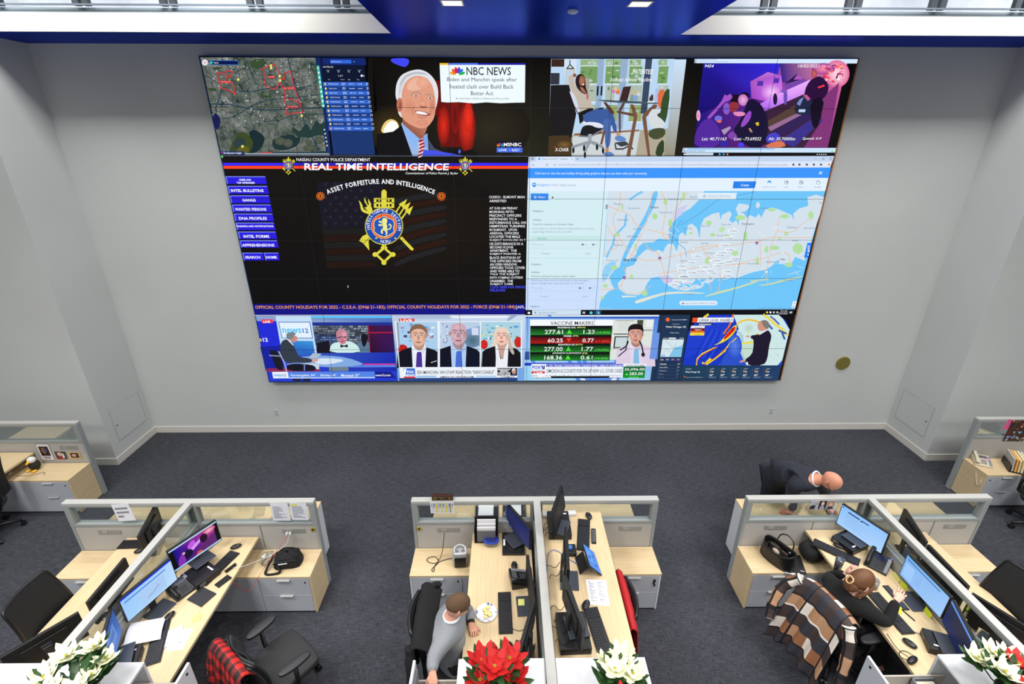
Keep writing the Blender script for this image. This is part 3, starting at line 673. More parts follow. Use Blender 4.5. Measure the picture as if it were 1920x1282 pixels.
c.rect(125, 75, 438, 122, (40, 100, 180)); c.rect(132, 80, 432, 117, (8, 24, 80)); c.ell(147, 98, 15, 15, (60, 200, 190)); t.text('Search', 172, 90, 225, 108, Wt)
c.ell(80, 97, 32, 34, (236, 236, 242), (220, 220, 228)); c.ell(80, 97, 9, 9, (230, 120, 140))
c.rect(238, 1036, 500, 1075, (18, 50, 120)); c.rect(500, 1056, 1415, 1078, (150, 160, 176)); c.rect(252, 1045, 268, 1062, (220, 40, 60)); t.text("ShotSpotter Insight", 275, 1044, 472, 1070, Wt, .01)
# incident list
c.rect(1250, 45, 1788, 300, (14, 22, 48)); c.rect(1320, 50, 1786, 125, (20, 40, 110)); c.poly([(1250, 45), (1300, 45), (1420, 1078), (1400, 1078)], (18, 40, 96))
c.rect(1340, 300, 1870, 1078, (28, 58, 122)); c.rect(1405, 68, 1632, 108, (52, 104, 214)); t.text('Qualified data entries', 1412, 80, 1524, 98, (200, 220, 255)); t.text('+', 1650, 80, 1668, 96, (90, 220, 200)); c.rect(1425, 820, 1880, 1078, (26, 54, 112))
c.poly([(1262, 130), (1290, 130), (1350, 575), (1318, 575)], (60, 190, 170)); c.poly([(1325, 790), (1355, 790), (1392, 1035), (1362, 1035)], (16, 44, 108))
for i in range(9): t.ell(1278 + i * 7, 155 + 50 * i, 9, 12, Wt)
for i in range(5): t.ell(1345 + i * 7, 808 + 42 * i, 8, 9, (220, 230, 160))
t.text('Active Filters (2)', 1328, 134, 1438, 156, Wt, .01)
for i, x in enumerate((1385, 1495, 1605, 1715)): t.text(('11', '15', '16', '6')[i], x - 8, 186, x + 8, 202, Wt); blocks(t, x - 18, 176, x + 20, 182, 5, 20, (150, 170, 210), i, 1)
t.text('1 of 1', 1492, 228, 1538, 246, Wt); c.ell(1740, 237, 12, 12, Wt); t.text('A', 1752, 228, 1770, 247, Wt)
for i, (s_, x) in enumerate((('Type', 1382), ('Reports', 1518), ('Date', 1595), ('Time', 1688))): t.text(s_, x, 272, x + 26 + (i == 1) * 16, 284, (210, 220, 240))
for i in range(11):
    y = 304 + 47 * i; x = 1335 + 6.2 * i
    c.rect(x - 10, y, 1815 + 5 * i, y + 44, (52, 104, 206) if i % 2 == 0 else (26, 62, 140)); c.ell(x + 18, y + 22, 10, 13, (240, 220, 110) if i < 10 else (240, 150, 170))
    t.text('Multiple Gunshots' if i not in (1, 2, 6) else 'Single Gunshot', x + 52, y + 14, x + 158 - (20 if i in (1, 2, 6) else 0), y + 30, Wt)
    blocks(t, x + 195, y + 10, x + 235, y + 36, 7, 8, (220, 230, 250), i, .8); blocks(t, x + 270, y + 18, x + 330, y + 26, 7, 8, (220, 230, 250), i, 1); blocks(t, x + 362, y + 18, x + 410, y + 26, 7, 8, (220, 230, 250), i + 9, 1); blocks(t, x + 452, y + 10, x + 478, y + 36, 7, 8, (220, 230, 250), i, 1)
c.build('incident_map_overlay', vw); t.build('lettering', mo)

# --- news picture with portrait
c, t = pair(TB)
c.rect(45, 48, 1940, 1085, None, [(14, 12, 10), (10, 9, 8), (40, 38, 26), (20, 17, 12)])
c.poly([(0, 48), (50, 48), (75, 1085), (0, 1085)], (20, 18, 14))
c.ell(1300, 800, 420, 330, (44, 40, 26), (26, 22, 16)); c.ell(250, 800, 250, 260, (70, 56, 22), (20, 17, 12))
c.poly([(232, 60), (300, 50), (425, 52), (440, 95), (400, 150), (330, 130), (250, 95)], (66, 72, 245), smooth=2)
c.poly([(125, 850), (160, 740), (230, 690), (300, 710), (335, 780), (300, 850)], (236, 206, 120), smooth=2); c.poly([(150, 850), (180, 770), (240, 710), (300, 725), (328, 780), (290, 850)], (255, 255, 250), smooth=2)
c.rect(700, 290, 775, 660, (110, 12, 8)); c.rect(745, 520, 1120, 990, (104, 14, 10)); c.ell(800, 760, 70, 210, (226, 44, 24), (120, 16, 10)); c.ell(1045, 780, 95, 270, (240, 48, 30), (110, 16, 10)); c.ell(1060, 680, 50, 160, (240, 52, 30), (200, 36, 20)); c.ell(920, 660, 40, 190, (90, 12, 8), (140, 20, 12))
c.poly([(790, 1085), (860, 985), (960, 1010), (1000, 1050), (1080, 1010), (1160, 1060), (1200, 1085)], (20, 14, 14), smooth=2)
suit = (16, 15, 18)
c.poly([(95, 1085), (95, 855), (265, 828), (350, 765), (600, 900), (700, 960), (810, 1052), (900, 1085)], suit)
c.poly([(350, 745), (370, 720), (545, 905), (628, 845), (640, 1020), (690, 1085), (470, 1085), (440, 1000)], (156, 186, 232))
c.poly([(350, 750), (545, 910), (478, 1012)], (140, 184, 244)); c.poly([(628, 850), (560, 930), (635, 1020)], (120, 168, 235)); c.poly([(632, 900), (700, 1000), (800, 1048), (660, 1060)], (70, 76, 100)); 
c.poly([(535, 915), (590, 912), (600, 985), (565, 1085), (525, 1085), (548, 985)], (176, 34, 46))
for i in range(5): c.poly([(532, 950 + 36 * i), (592, 925 + 36 * i), (594, 936 + 36 * i), (532, 964 + 36 * i)], (236, 226, 230))
c.poly([(365, 640), (365, 745), (545, 905), (585, 898), (625, 790), (640, 700)], None, cols=[(150, 92, 70), (150, 92, 72), (150, 88, 70), (160, 96, 78), (190, 124, 100), (200, 130, 104)])
hair = (226, 230, 236)
c.poly([(370, 690), (330, 660), (312, 600), (318, 520), (292, 470), (290, 400), (302, 310), (345, 235), (405, 200), (470, 178), (540, 168), (612, 190), (668, 232), (712, 290), (735, 350), (745, 420), (738, 500), (722, 570), (700, 640)], hair, smooth=2)
c.poly([(360, 690), (340, 600), (352, 560), (352, 480), (358, 400), (385, 320), (435, 262), (505, 235), (580, 242), (645, 285), (684, 345), (702, 420), (716, 500), (714, 600), (702, 680), (662, 745), (620, 785), (560, 797), (500, 782), (430, 745)], (226, 158, 130), smooth=2)
c.poly([(400, 380), (430, 300), (500, 255), (570, 260), (610, 330), (560, 380), (470, 400)], (236, 184, 160), smooth=2); c.ell(580, 310, 70, 60, (238, 176, 150), (230, 164, 136)); c.ell(440, 560, 70, 90, (214, 140, 112), (226, 158, 130)); c.ell(680, 560, 34, 100, (198, 124, 100), (224, 156, 128))
c.ell(334, 545, 32, 75, (206, 132, 108), (186, 110, 88)); c.ell(340, 550, 14, 44, (160, 88, 72))
c.poly([(330, 300), (400, 215), (500, 190), (600, 200), (660, 250), (600, 225), (500, 222), (420, 250), (370, 320), (340, 440), (318, 470)], (206, 210, 216), smooth=2); c.line([(340, 330), (400, 240), (500, 205), (600, 215)], .01, (170, 174, 182))
for a in ([(455, 440), (480, 415), (530, 412), (555, 432)], [(612, 440), (650, 430), (690, 455), (695, 470)]): c.line(a, .02, (190, 150, 130))
for x, y in ((505, 450), (655, 475)): c.ell(x, y, 36, 15, (200, 128, 106), (222, 152, 126)); c.ell(x, y, 22, 8, (236, 226, 222)); c.ell(x + 2, y, 9, 8, (40, 40, 56))
c.poly([(560, 420), (585, 470), (635, 550), (600, 570), (545, 545), (560, 490)], (222, 150, 124), smooth=2); c.poly([(540, 545), (575, 565), (635, 560), (600, 582), (560, 576)], (160, 86, 70), smooth=1); c.ell(580, 530, 34, 24, (238, 178, 156), (222, 150, 124))
c.line([(490, 560), (470, 620), (480, 660)], .01, (184, 112, 88)); c.line([(655, 600), (665, 640), (655, 660)], .01, (184, 112, 88))
c.poly([(488, 608), (540, 605), (600, 618), (662, 640), (640, 662), (580, 662), (520, 645)], (150, 60, 58), smooth=1); c.poly([(500, 614), (560, 612), (640, 640), (620, 652), (560, 648), (515, 636)], (250, 248, 246), smooth=1); c.poly([(500, 655), (570, 676), (640, 668), (600, 690), (545, 690)], (206, 130, 118), smooth=1); c.ell(575, 735, 60, 34, (226, 152, 128), (218, 146, 120))
c.poly([(570, 1085), (590, 1020), (720, 1032), (900, 1062), (1010, 1085)], (70, 84, 236)); c.ell(968, 1040, 12, 20, (90, 110, 255))
c.poly([(757, 103), (1665, 103), (1660, 520), (1560, 522), (1400, 528), (1250, 518), (1120, 530), (960, 516), (840, 520), (775, 514)], (240, 252, 255))
c.poly([(757, 103), (850, 103), (851, 123), (758, 123)], (244, 190, 40)); c.poly([(850, 103), (1162, 103), (1162, 123), (851, 123)], (84, 120, 236)); c.poly([(1162, 103), (1665, 103), (1665, 123), (1162, 123)], (30, 30, 160))
pk = ((240, 160, 40), (240, 90, 40), (220, 30, 70), (90, 60, 200), (40, 110, 236), (40, 180, 80))
def peacock(c, cx, cy, R_):
    for i, col in enumerate(pk):
        an = PI - .28 - (PI - .56) * i / 5; x, y = cx + R_ * .62 * math.cos(an), cy - R_ * .62 * math.sin(an); c.ell(x, y, R_ * .42, R_ * .2, col, None, 18, -an)
peacock(c, 946, 226, 80)
nv = (20, 24, 44)
t.text('NBC NEWS', 1042, 146, 1512, 234, nv, .012); t.text('Biden and Manchin speak after', 838, 256, 1575, 312, (50, 60, 84)); t.text('heated clash over Build Back', 870, 330, 1540, 376, (50, 60, 84)); t.text('Better Act', 1090, 402, 1325, 446, (50, 60, 84)); t.text('By Sahil Kapur, Rebecca Shabad and Monica Alba', 932, 468, 1494, 496, (110, 116, 136))
c.rect(1365, 932, 1632, 996, (16, 14, 40)); c.rect(1362, 996, 1634, 1048, (70, 110, 236)); peacock(c, 1400, 984, 38); t.text('MSNBC', 1436, 946, 1622, 984, Wt, .04); t.text('LIVE', 1384, 1012, 1466, 1034, Wt, .03); t.text('>', 1490, 1014, 1504, 1032, (200, 210, 255)); t.text('9:21', 1520, 1012, 1576, 1036, Wt, .04); t.text('ET', 1582, 1010, 1606, 1036, (200, 210, 255))
o = c.build('news_picture', vw); t.build('lettering', o)

# --- chair advertisement
c, t = pair(TC)
c.rect(0, 62, 270, 1190, None, [(14, 12, 10), (12, 10, 9), (34, 34, 24), (40, 42, 28)]); c.poly([(1700, 62), (1960, 62), (1800, 1190), (1580, 1190)], None, cols=[(14, 12, 10), (10, 9, 8), (34, 28, 20), (30, 26, 20)])
c.rect(268, 64, 1700, 1190, None, [(186, 212, 238), (206, 228, 250), (150, 144, 120), (170, 160, 140)])
c.poly([(268, 64), (1702, 64), (1625, 870), (520, 960), (255, 640)], (188, 216, 242))
c.poly([(250, 950), (530, 950), (1300, 890), (1610, 900), (1580, 1190), (232, 1190)], (176, 168, 146)); c.poly([(520, 965), (1300, 900), (1250, 1190), (500, 1190)], (206, 214, 216)); c.poly([(535, 930), (1290, 885), (1290, 905), (535, 955)], (150, 104, 70))
c.poly([(420, 64), (560, 64), (545, 560), (440, 400)], (210, 228, 244)); 
for x0, x1 in ((610, 810), (905, 1075), (1180, 1310), (1520, 1610)):
    for y0, y1, g in ((70, 140, (150, 180, 130)), (150, 350, (120, 160, 100)), (370, 560, (176, 190, 176)), (600, 790, (150, 170, 110))):
        if x0 == 1520 and y0 > 370: continue
        c.rect(x0, y0, x1, y1, g); rr = random.Random(x0 + y0)
        for _ in range(5): c.ell(rr.uniform(x0 + 25, x1 - 25), rr.uniform(y0 + 20, y1 - 20), rr.uniform(18, 40), rr.uniform(12, 34), rr.choice(((84, 130, 50), (60, 100, 40), (200, 220, 230), (190, 210, 150), (226, 232, 236))), g)
        c.rect(x0, y1, x1, y1 + 14, (226, 238, 250))
c.rect(815, 64, 832, 880, (150, 176, 206)); c.rect(1080, 64, 1096, 880, (150, 176, 206)); c.rect(1365, 64, 1378, 700, (60, 74, 96)); c.rect(800, 380, 815, 490, (30, 36, 50)); c.rect(846, 380, 860, 490, (30, 36, 50))
c.rect(272, 66, 418, 156, (60, 40, 30)); c.rect(264, 228, 362, 362, (50, 54, 66)); c.rect(440, 180, 536, 360, (200, 190, 170)); c.rect(450, 190, 524, 350, (190, 210, 232)); c.line([(486, 80), (486, 130), (450, 176), (530, 176), (486, 130)], .012, (50, 40, 40))
c.poly([(262, 368), (475, 365), (560, 700), (500, 1005), (240, 960)], (26, 24, 26)); c.poly([(240, 960), (470, 950), (505, 1005), (505, 1190), (232, 1190)], (70, 54, 30)); c.ell(420, 1060, 100, 50, (130, 96, 50), (70, 54, 30))
blue = (60, 92, 158)
c.poly([(478, 440), (520, 460), (590, 640), (582, 700), (560, 690)], (216, 220, 236)); c.line([(475, 445), (530, 600), (580, 700)], .012, (30, 30, 40))
c.poly([(460, 260), (520, 250), (560, 420), (650, 430), (720, 520), (755, 640), (680, 660), (600, 680), (560, 520), (490, 420)], (196, 184, 170), smooth=1); c.poly([(655, 280), (718, 290), (700, 480), (670, 440)], (170, 160, 150), smooth=1)
c.ell(540, 255, 22, 22, (150, 90, 70)); c.poly([(545, 300), (580, 240), (640, 240), (665, 300), (668, 400), (700, 480), (640, 470), (590, 430), (555, 380)], (40, 26, 26), smooth=2); c.ell(625, 320, 34, 62, (176, 116, 90), (150, 92, 70)); c.ell(640, 360, 14, 8, (245, 235, 230)); c.poly([(600, 390), (640, 400), (690, 480), (620, 440)], (170, 110, 86)); c.ell(690, 500, 14, 40, (190, 110, 110))
c.poly([(580, 690), (700, 640), (760, 640), (750, 680), (640, 720), (640, 790), (600, 820)], (24, 22, 28)); c.poly([(750, 660), (870, 625), (880, 640), (790, 670)], (24, 24, 34))
c.poly([(640, 800), (640, 710), (760, 655), (930, 640), (985, 690), (1040, 905), (1000, 930), (960, 800), (960, 1000), (940, 1095), (895, 1095), (890, 860), (760, 800)], blue, smooth=1); c.poly([(860, 780), (960, 740), (958, 900), (940, 1090), (900, 1090), (890, 850)], (74, 106, 172), smooth=1)
c.poly([(625, 830), (680, 795), (800, 800), (870, 830), (880, 862), (790, 860), (700, 830)], (226, 230, 244), smooth=1); c.poly([(610, 900), (640, 840), (730, 830), (800, 870), (880, 865), (850, 920), (740, 965), (600, 970)], (26, 26, 32), smooth=1); c.line([(590, 960), (720, 970), (860, 890)], .02, (130, 130, 140))
c.line([(718, 950), (716, 1030)], .05, (160, 164, 172))
for a in ((525, 1085), (660, 1140), (870, 1090), (650, 1060), (800, 1050)): c.line([(716, 1025), a], .035, (150, 154, 164)); c.ell(a[0], a[1] + 40, 14, 36, (24, 24, 30))
c.poly([(1015, 930), (1060, 920), (1075, 960), (1050, 985)], (200, 150, 120)); c.poly([(1010, 965), (1070, 950), (1140, 990), (1130, 1020), (1050, 1025), (1005, 1000)], (96, 136, 200), smooth=1); c.poly([(880, 1150), (940, 1135), (1000, 1170), (1000, 1190), (875, 1190)], (90, 130, 196), smooth=1); c.poly([(895, 1095), (940, 1095), (935, 1150), (895, 1150)], (200, 150, 120))
c.poly([(1000, 1035), (1130, 1020), (1180, 1060), (1080, 1085)], (60, 66, 74)); c.line([(1010, 1050), (1020, 1110), (1100, 1110), (1180, 1070), (1215, 1110)], .02, (60, 60, 70))
wd = (122, 84, 64)
c.poly([(870, 565), (910, 570), (1000, 680), (990, 715), (950, 690)], (90, 60, 48)); c.poly([(1050, 660), (1100, 570), (1130, 575), (1075, 680), (1075, 935), (1055, 900)], (96, 66, 54)); c.poly([(1030, 665), (1230, 700), (1235, 735), (1030, 690)], (100, 70, 56))
c.poly([(1185, 590), (1225, 595), (1270, 720), (1260, 780), (1185, 1190), (1140, 1190), (1225, 760), (1220, 720)], wd); c.poly([(1460, 590), (1505, 600), (1490, 630), (1370, 740), (1418, 1190), (1388, 1190), (1322, 740), (1330, 710)], wd); c.line([(885, 900), (850, 1050)], .03, (110, 74, 60))
c.poly([(795, 540), (1060, 545), (1545, 575), (1540, 590), (1150, 580), (900, 565)], (70, 90, 96)); c.poly([(1390, 560), (1500, 560), (1530, 572), (1380, 570)], (236, 242, 246))
c.poly([(1060, 550), (1105, 390), (1196, 380), (1150, 560)], (62, 40, 38)); c.rect(1005, 470, 1055, 548, (200, 214, 240)); c.rect(1218, 488, 1270, 552, (130, 166, 216))
for x, y, q in ((990, 440, (210, 120, 190)), (1025, 425, (200, 170, 220)), (1050, 435, (246, 160, 60)), (1010, 410, (220, 200, 120)), (1040, 455, (230, 120, 70)), (1240, 455, (210, 180, 120))): c.ell(x, y, 20, 22, q)
c.poly([(1400, 550), (1410, 510), (1450, 460), (1455, 555)], (80, 50, 44), smooth=1); c.poly([(1480, 410), (1510, 405), (1510, 570), (1465, 570)], (176, 190, 236)); c.poly([(1505, 430), (1600, 415), (1560, 640), (1505, 630)], (222, 110, 70), smooth=1); c.poly([(1400, 650), (1560, 640), (1600, 900), (1400, 860)], (214, 220, 224), smooth=1)
c.poly([(1600, 410), (1655, 420), (1600, 825), (1550, 760), (1500, 730), (1500, 700), (1540, 690), (1545, 560)], (56, 78, 44), smooth=1); c.poly([(1400, 900), (1480, 865), (1595, 870), (1590, 960), (1480, 1010), (1395, 960)], (70, 78, 50), smooth=1); c.poly([(1470, 1190), (1500, 1060), (1580, 980), (1575, 1190)], (50, 66, 40), smooth=1)
t.text('PATENTED', 1214, 188, 1442, 242, Wt, .02, .2); t.text('Scifloat Infinite Recline', 950, 284, 1434, 328, Wt, .01, .2); t.text('X-CHAIR', 312, 1096, 468, 1138, Wt, .02, .1); t.poly([(300, 1082), (318, 1080), (322, 1110)], (226, 40, 40))
o = c.build('advert_picture', vw); t.build('lettering', o)

# --- night video window
c, t = pair(TD)
c.poly([(60, 56), (1860, 58), (1610, 1050), (-40, 1050)], None, cols=[(12, 10, 9), (8, 8, 10), (12, 11, 10), (34, 30, 22)])
c.poly([(178, 57), (1860, 59), (1850, 104), (174, 101)], (214, 234, 255)); blocks(t, 190, 64, 400, 74, 5, 10, (120, 150, 200), 2, 1); blocks(t, 190, 86, 520, 94, 5, 10, (150, 176, 220), 2, 1)
q = [(268, 103), (1745, 104), (1545, 968), (172, 968)]
c.poly(q, None, cols=[(36, 26, 150), (220, 110, 170), (140, 50, 130), (30, 16, 110)])
c.poly([(268, 103), (1060, 103), (990, 420), (760, 450), (560, 470), (205, 640)], None, cols=[(32, 24, 150), (50, 40, 220), (60, 40, 200), (50, 24, 160), (34, 16, 120), (24, 12, 110)])
c.poly([(1050, 103), (1745, 104), (1700, 320), (1560, 330), (1080, 300)], None, cols=[(44, 36, 130), (255, 150, 180), (240, 120, 170), (90, 50, 150), (50, 36, 140)])
c.ell(1640, 210, 130, 140, (255, 225, 240), (230, 100, 150)); c.ell(1500, 160, 120, 60, (255, 140, 170), (150, 60, 150)); rr = random.Random(9)
for _ in range(26): c.ell(rr.uniform(1500, 1700), rr.uniform(110, 300), rr.uniform(8, 26), rr.uniform(6, 18), rr.choice(((255, 90, 110), (255, 230, 240), (200, 60, 110), (130, 40, 110), (255, 170, 120))))
c.poly([(750, 290), (930, 192), (1070, 230), (1080, 400), (950, 500), (760, 460)], None, cols=[(170, 86, 190), (200, 120, 210), (180, 90, 220), (220, 130, 255), (210, 100, 230), (160, 66, 190)])
c.ell(970, 400, 110, 90, (250, 200, 255), (196, 104, 222))
for x in (825, 855, 998, 1018): c.rect(x, 285 - (x > 900) * 30, x + 22, 335 - (x > 900) * 30, (84, 50, 170))
c.poly([(1085, 330), (1230, 210), (1290, 270), (1200, 300)], (44, 24, 70)); c.poly([(1195, 270), (1235, 215), (1290, 270)], (170, 90, 190)); c.poly([(1090, 320), (1300, 260), (1350, 290), (1130, 380)], (120, 70, 170))
c.poly([(850, 520), (1010, 430), (1365, 270), (1340, 400), (1120, 510), (890, 595)], None, cols=[(190, 120, 250), (226, 160, 255), (240, 180, 255), (220, 150, 240), (200, 130, 250), (160, 96, 220)])
c.poly([(890, 600), (1300, 420), (1500, 420), (1540, 968), (900, 968)], (60, 34, 60)); c.poly([(920, 700), (1230, 520), (1330, 500), (1180, 640), (940, 760)], (86, 64, 56)); c.poly([(930, 760), (1240, 610), (1300, 620), (960, 800)], (150, 110, 150)); c.poly([(960, 820), (1340, 600), (1400, 640), (1080, 850)], (50, 34, 90)); c.poly([(1480, 460), (1665, 300), (1545, 968), (1300, 968), (1480, 700)], (130, 54, 120)); c.poly([(1050, 900), (1400, 660), (1500, 680), (1200, 968)], (60, 50, 140))
c.poly([(1220, 480), (1300, 430), (1430, 470), (1400, 600), (1330, 640), (1200, 620)], (34, 40, 70), smooth=1); c.rect(1250, 575, 1312, 605, (190, 210, 240)); c.poly([(1225, 520), (1260, 470), (1300, 450), (1260, 540)], (120, 140, 200))
c.poly([(1300, 430), (1330, 320), (1400, 250), (1480, 230), (1560, 320), (1540, 430), (1450, 500), (1340, 480)], (44, 16, 60), smooth=1); c.poly([(1360, 480), (1520, 440), (1460, 720), (1420, 780), (1380, 740)], (24, 14, 36), smooth=1); c.ell(1405, 210, 30, 46, (210, 110, 110), (160, 60, 90)); c.poly([(1440, 345), (1510, 320), (1515, 340), (1450, 360)], (236, 60, 80)); c.poly([(1290, 430), (1330, 425), (1370, 470), (1340, 490)], (190, 90, 150))
c.ell(1005, 470, 22, 60, (40, 20, 60)); c.ell(1110, 450, 20, 80, (110, 80, 180)); c.ell(1095, 390, 34, 16, (120, 90, 190))
c.ell(600, 470, 60, 50, (26, 14, 30)); c.ell(690, 440, 50, 40, (20, 10, 26)); c.ell(675, 480, 52, 60, (240, 180, 220), (190, 110, 190))
c.poly([(690, 580), (720, 480), (780, 465), (860, 520), (930, 660), (930, 800), (900, 968), (700, 968), (560, 800), (640, 700)], (26, 18, 54), smooth=1)
c.poly([(640, 750), (720, 600), (765, 590), (750, 680), (680, 760)], (150, 76, 200), smooth=1); c.poly([(500, 860), (560, 790), (620, 850), (600, 900)], (130, 70, 170), smooth=1)
c.ell(505, 570, 35, 60, (110, 90, 220), (150, 90, 180)); c.poly([(540, 500), (620, 500), (640, 560), (560, 620), (530, 560)], (150, 50, 60), smooth=1); c.poly([(560, 600), (690, 600), (700, 640), (600, 650)], (230, 140, 190), smooth=1)
c.poly([(462, 480), (485, 415), (500, 440), (550, 412), (560, 440), (568, 455), (530, 490), (480, 505), (400, 600), (330, 680), (300, 660), (400, 560)], (160, 84, 200), smooth=1)
c.poly([(172, 968), (180, 820), (250, 700), (330, 660), (400, 720), (450, 830), (420, 968)], (84, 40, 160), smooth=1); c.ell(215, 640, 20, 55, (230, 90, 130), (250, 200, 240)); c.ell(420, 670, 40, 30, (120, 110, 220)); c.ell(430, 700, 24, 14, (236, 110, 80)); c.poly([(450, 790), (540, 750), (550, 770), (480, 840)], (170, 150, 190)); c.poly([(800, 715), (835, 705), (840, 740), (815, 745)], (220, 190, 40)); c.poly([(730, 770), (750, 770), (775, 810), (750, 810)], (190, 150, 110))
c.poly([(870, 968), (990, 905), (1090, 900), (1120, 968)], (220, 120, 84), smooth=1); c.poly([(900, 880), (950, 820), (1020, 810), (1080, 880), (940, 930)], (70, 66, 200), smooth=1); c.ell(655, 940, 30, 24, (70, 60, 250)); c.ell(480, 930, 40, 30, (50, 40, 170))
t.text('9454', 277, 116, 364, 148, Wt, .01, .15); t.text('10/02/2021', 1234, 114, 1446, 148, Wt, .01, .15); t.text('06:15', 1474, 118, 1570, 146, (240, 190, 225), 0, .15)
for s_, x0, x1 in (('Lat: 40.71163', 248, 496), ('Lon: -73.69552', 580, 850), ('Alt: 30.70000m', 930, 1200), ('Speed: 0.9', 1282, 1466)): t.text(s_, x0, 862, x1, 895, Wt, .01, .15)
c.poly([(58, 972), (1632, 972), (1620, 1020), (48, 1020)], (206, 230, 252)); c.poly([(100, 978), (1000, 978), (998, 986), (98, 986)], (90, 160, 236)); c.poly([(1560, 1016), (1608, 1002), (1604, 1016)], (100, 220, 90)); blocks(t, 60, 1000, 280, 1010, 8, 10, (120, 150, 190), 5, 1)
c.poly([(48, 1022), (1620, 1022), (1612, 1050), (40, 1050)], (16, 16, 20)); c.poly([(84, 1024), (370, 1024), (366, 1050), (84, 1050)], (206, 226, 244)); t.ell(428, 1038, 10, 10, (90, 190, 240)); t.ell(470, 1036, 11, 11, (50, 150, 230)); t.ell(508, 1038, 9, 11, (226, 120, 50)); t.rect(60, 1030, 76, 1044, Wt)
for i in range(5): t.ell(1430 + 22 * i, 1038, 6, 6, (220, 230, 240))
o = c.build('night_video', vw); t.build('lettering', o)
# --- police bulletin page
c, t = pair(TE)
OFF = (690 - 400) * 4.069      # second crop's x offset in this frame
X2 = lambda x: x * 4.069 / 4.071 + OFF
RB = X2(1203)
c.poly([(60, 32), (X2(1223), 32), (X2(1197), 1243), (318, 1243)], None, cols=[(20, 17, 12), (22, 20, 14), (14, 12, 12), (10, 9, 9)])
c.ell(1500, 560, 760, 420, (30, 24, 12), (17, 14, 11)); c.rect(52, 26, 75, 44, (90, 230, 60)); c.rect(60, 29, X2(1223), 32, (170, 190, 220))
# faint flag
c.poly([(790, 230), (1300, 220), (1300, 570), (830, 590)], (22, 21, 34))
for i in range(6):
    y = 590 + 50 * i; c.poly([(830 + 6 * i, y), (1240, y - 8), (1240, y + 34), (838 + 6 * i, y + 44)], (28, 27, 27) if i % 2 == 0 else (36, 18, 10))
for i in range(9):
    y = 290 + 52 * i; c.poly([(X2(200), y + 70 + i * 8), (X2(360), y + 36 + i * 4), (X2(600), y + 6), (X2(600), y + 44), (X2(360), y + 76 + i * 4), (X2(200), y + 110 + i * 8)], (44, 20, 12) if i % 2 else (33, 33, 36), smooth=1)
for r_ in range(7):
    for q in range(5):
        x, y = 855 + 78 * q + (38 if r_ % 2 else 0), 245 + 50 * r_
        if x > 1170 and y > 300: continue
        c.poly([(x + (17 if k_ % 2 == 0 else 7) * math.cos(-PI / 2 + k_ * PI / 5), y + (17 if k_ % 2 == 0 else 7) * math.sin(-PI / 2 + k_ * PI / 5)) for k_ in range(10)], (42, 42, 50)); c.l -= 1
c.l += 1
for x0, x1 in ((66, 545), (X2(790) - 30, X2(1222))):
    c.rect(x0, 82, x1, 104, (58, 40, 250)); c.rect(x0 + (x0 < 100) * 8, 105, x1, 128, (252, 70, 34))
c.rect(610, 82, X2(720), 104, (46, 34, 200)); c.rect(610, 105, X2(720), 128, (250, 66, 34))
yl = (226, 216, 70)
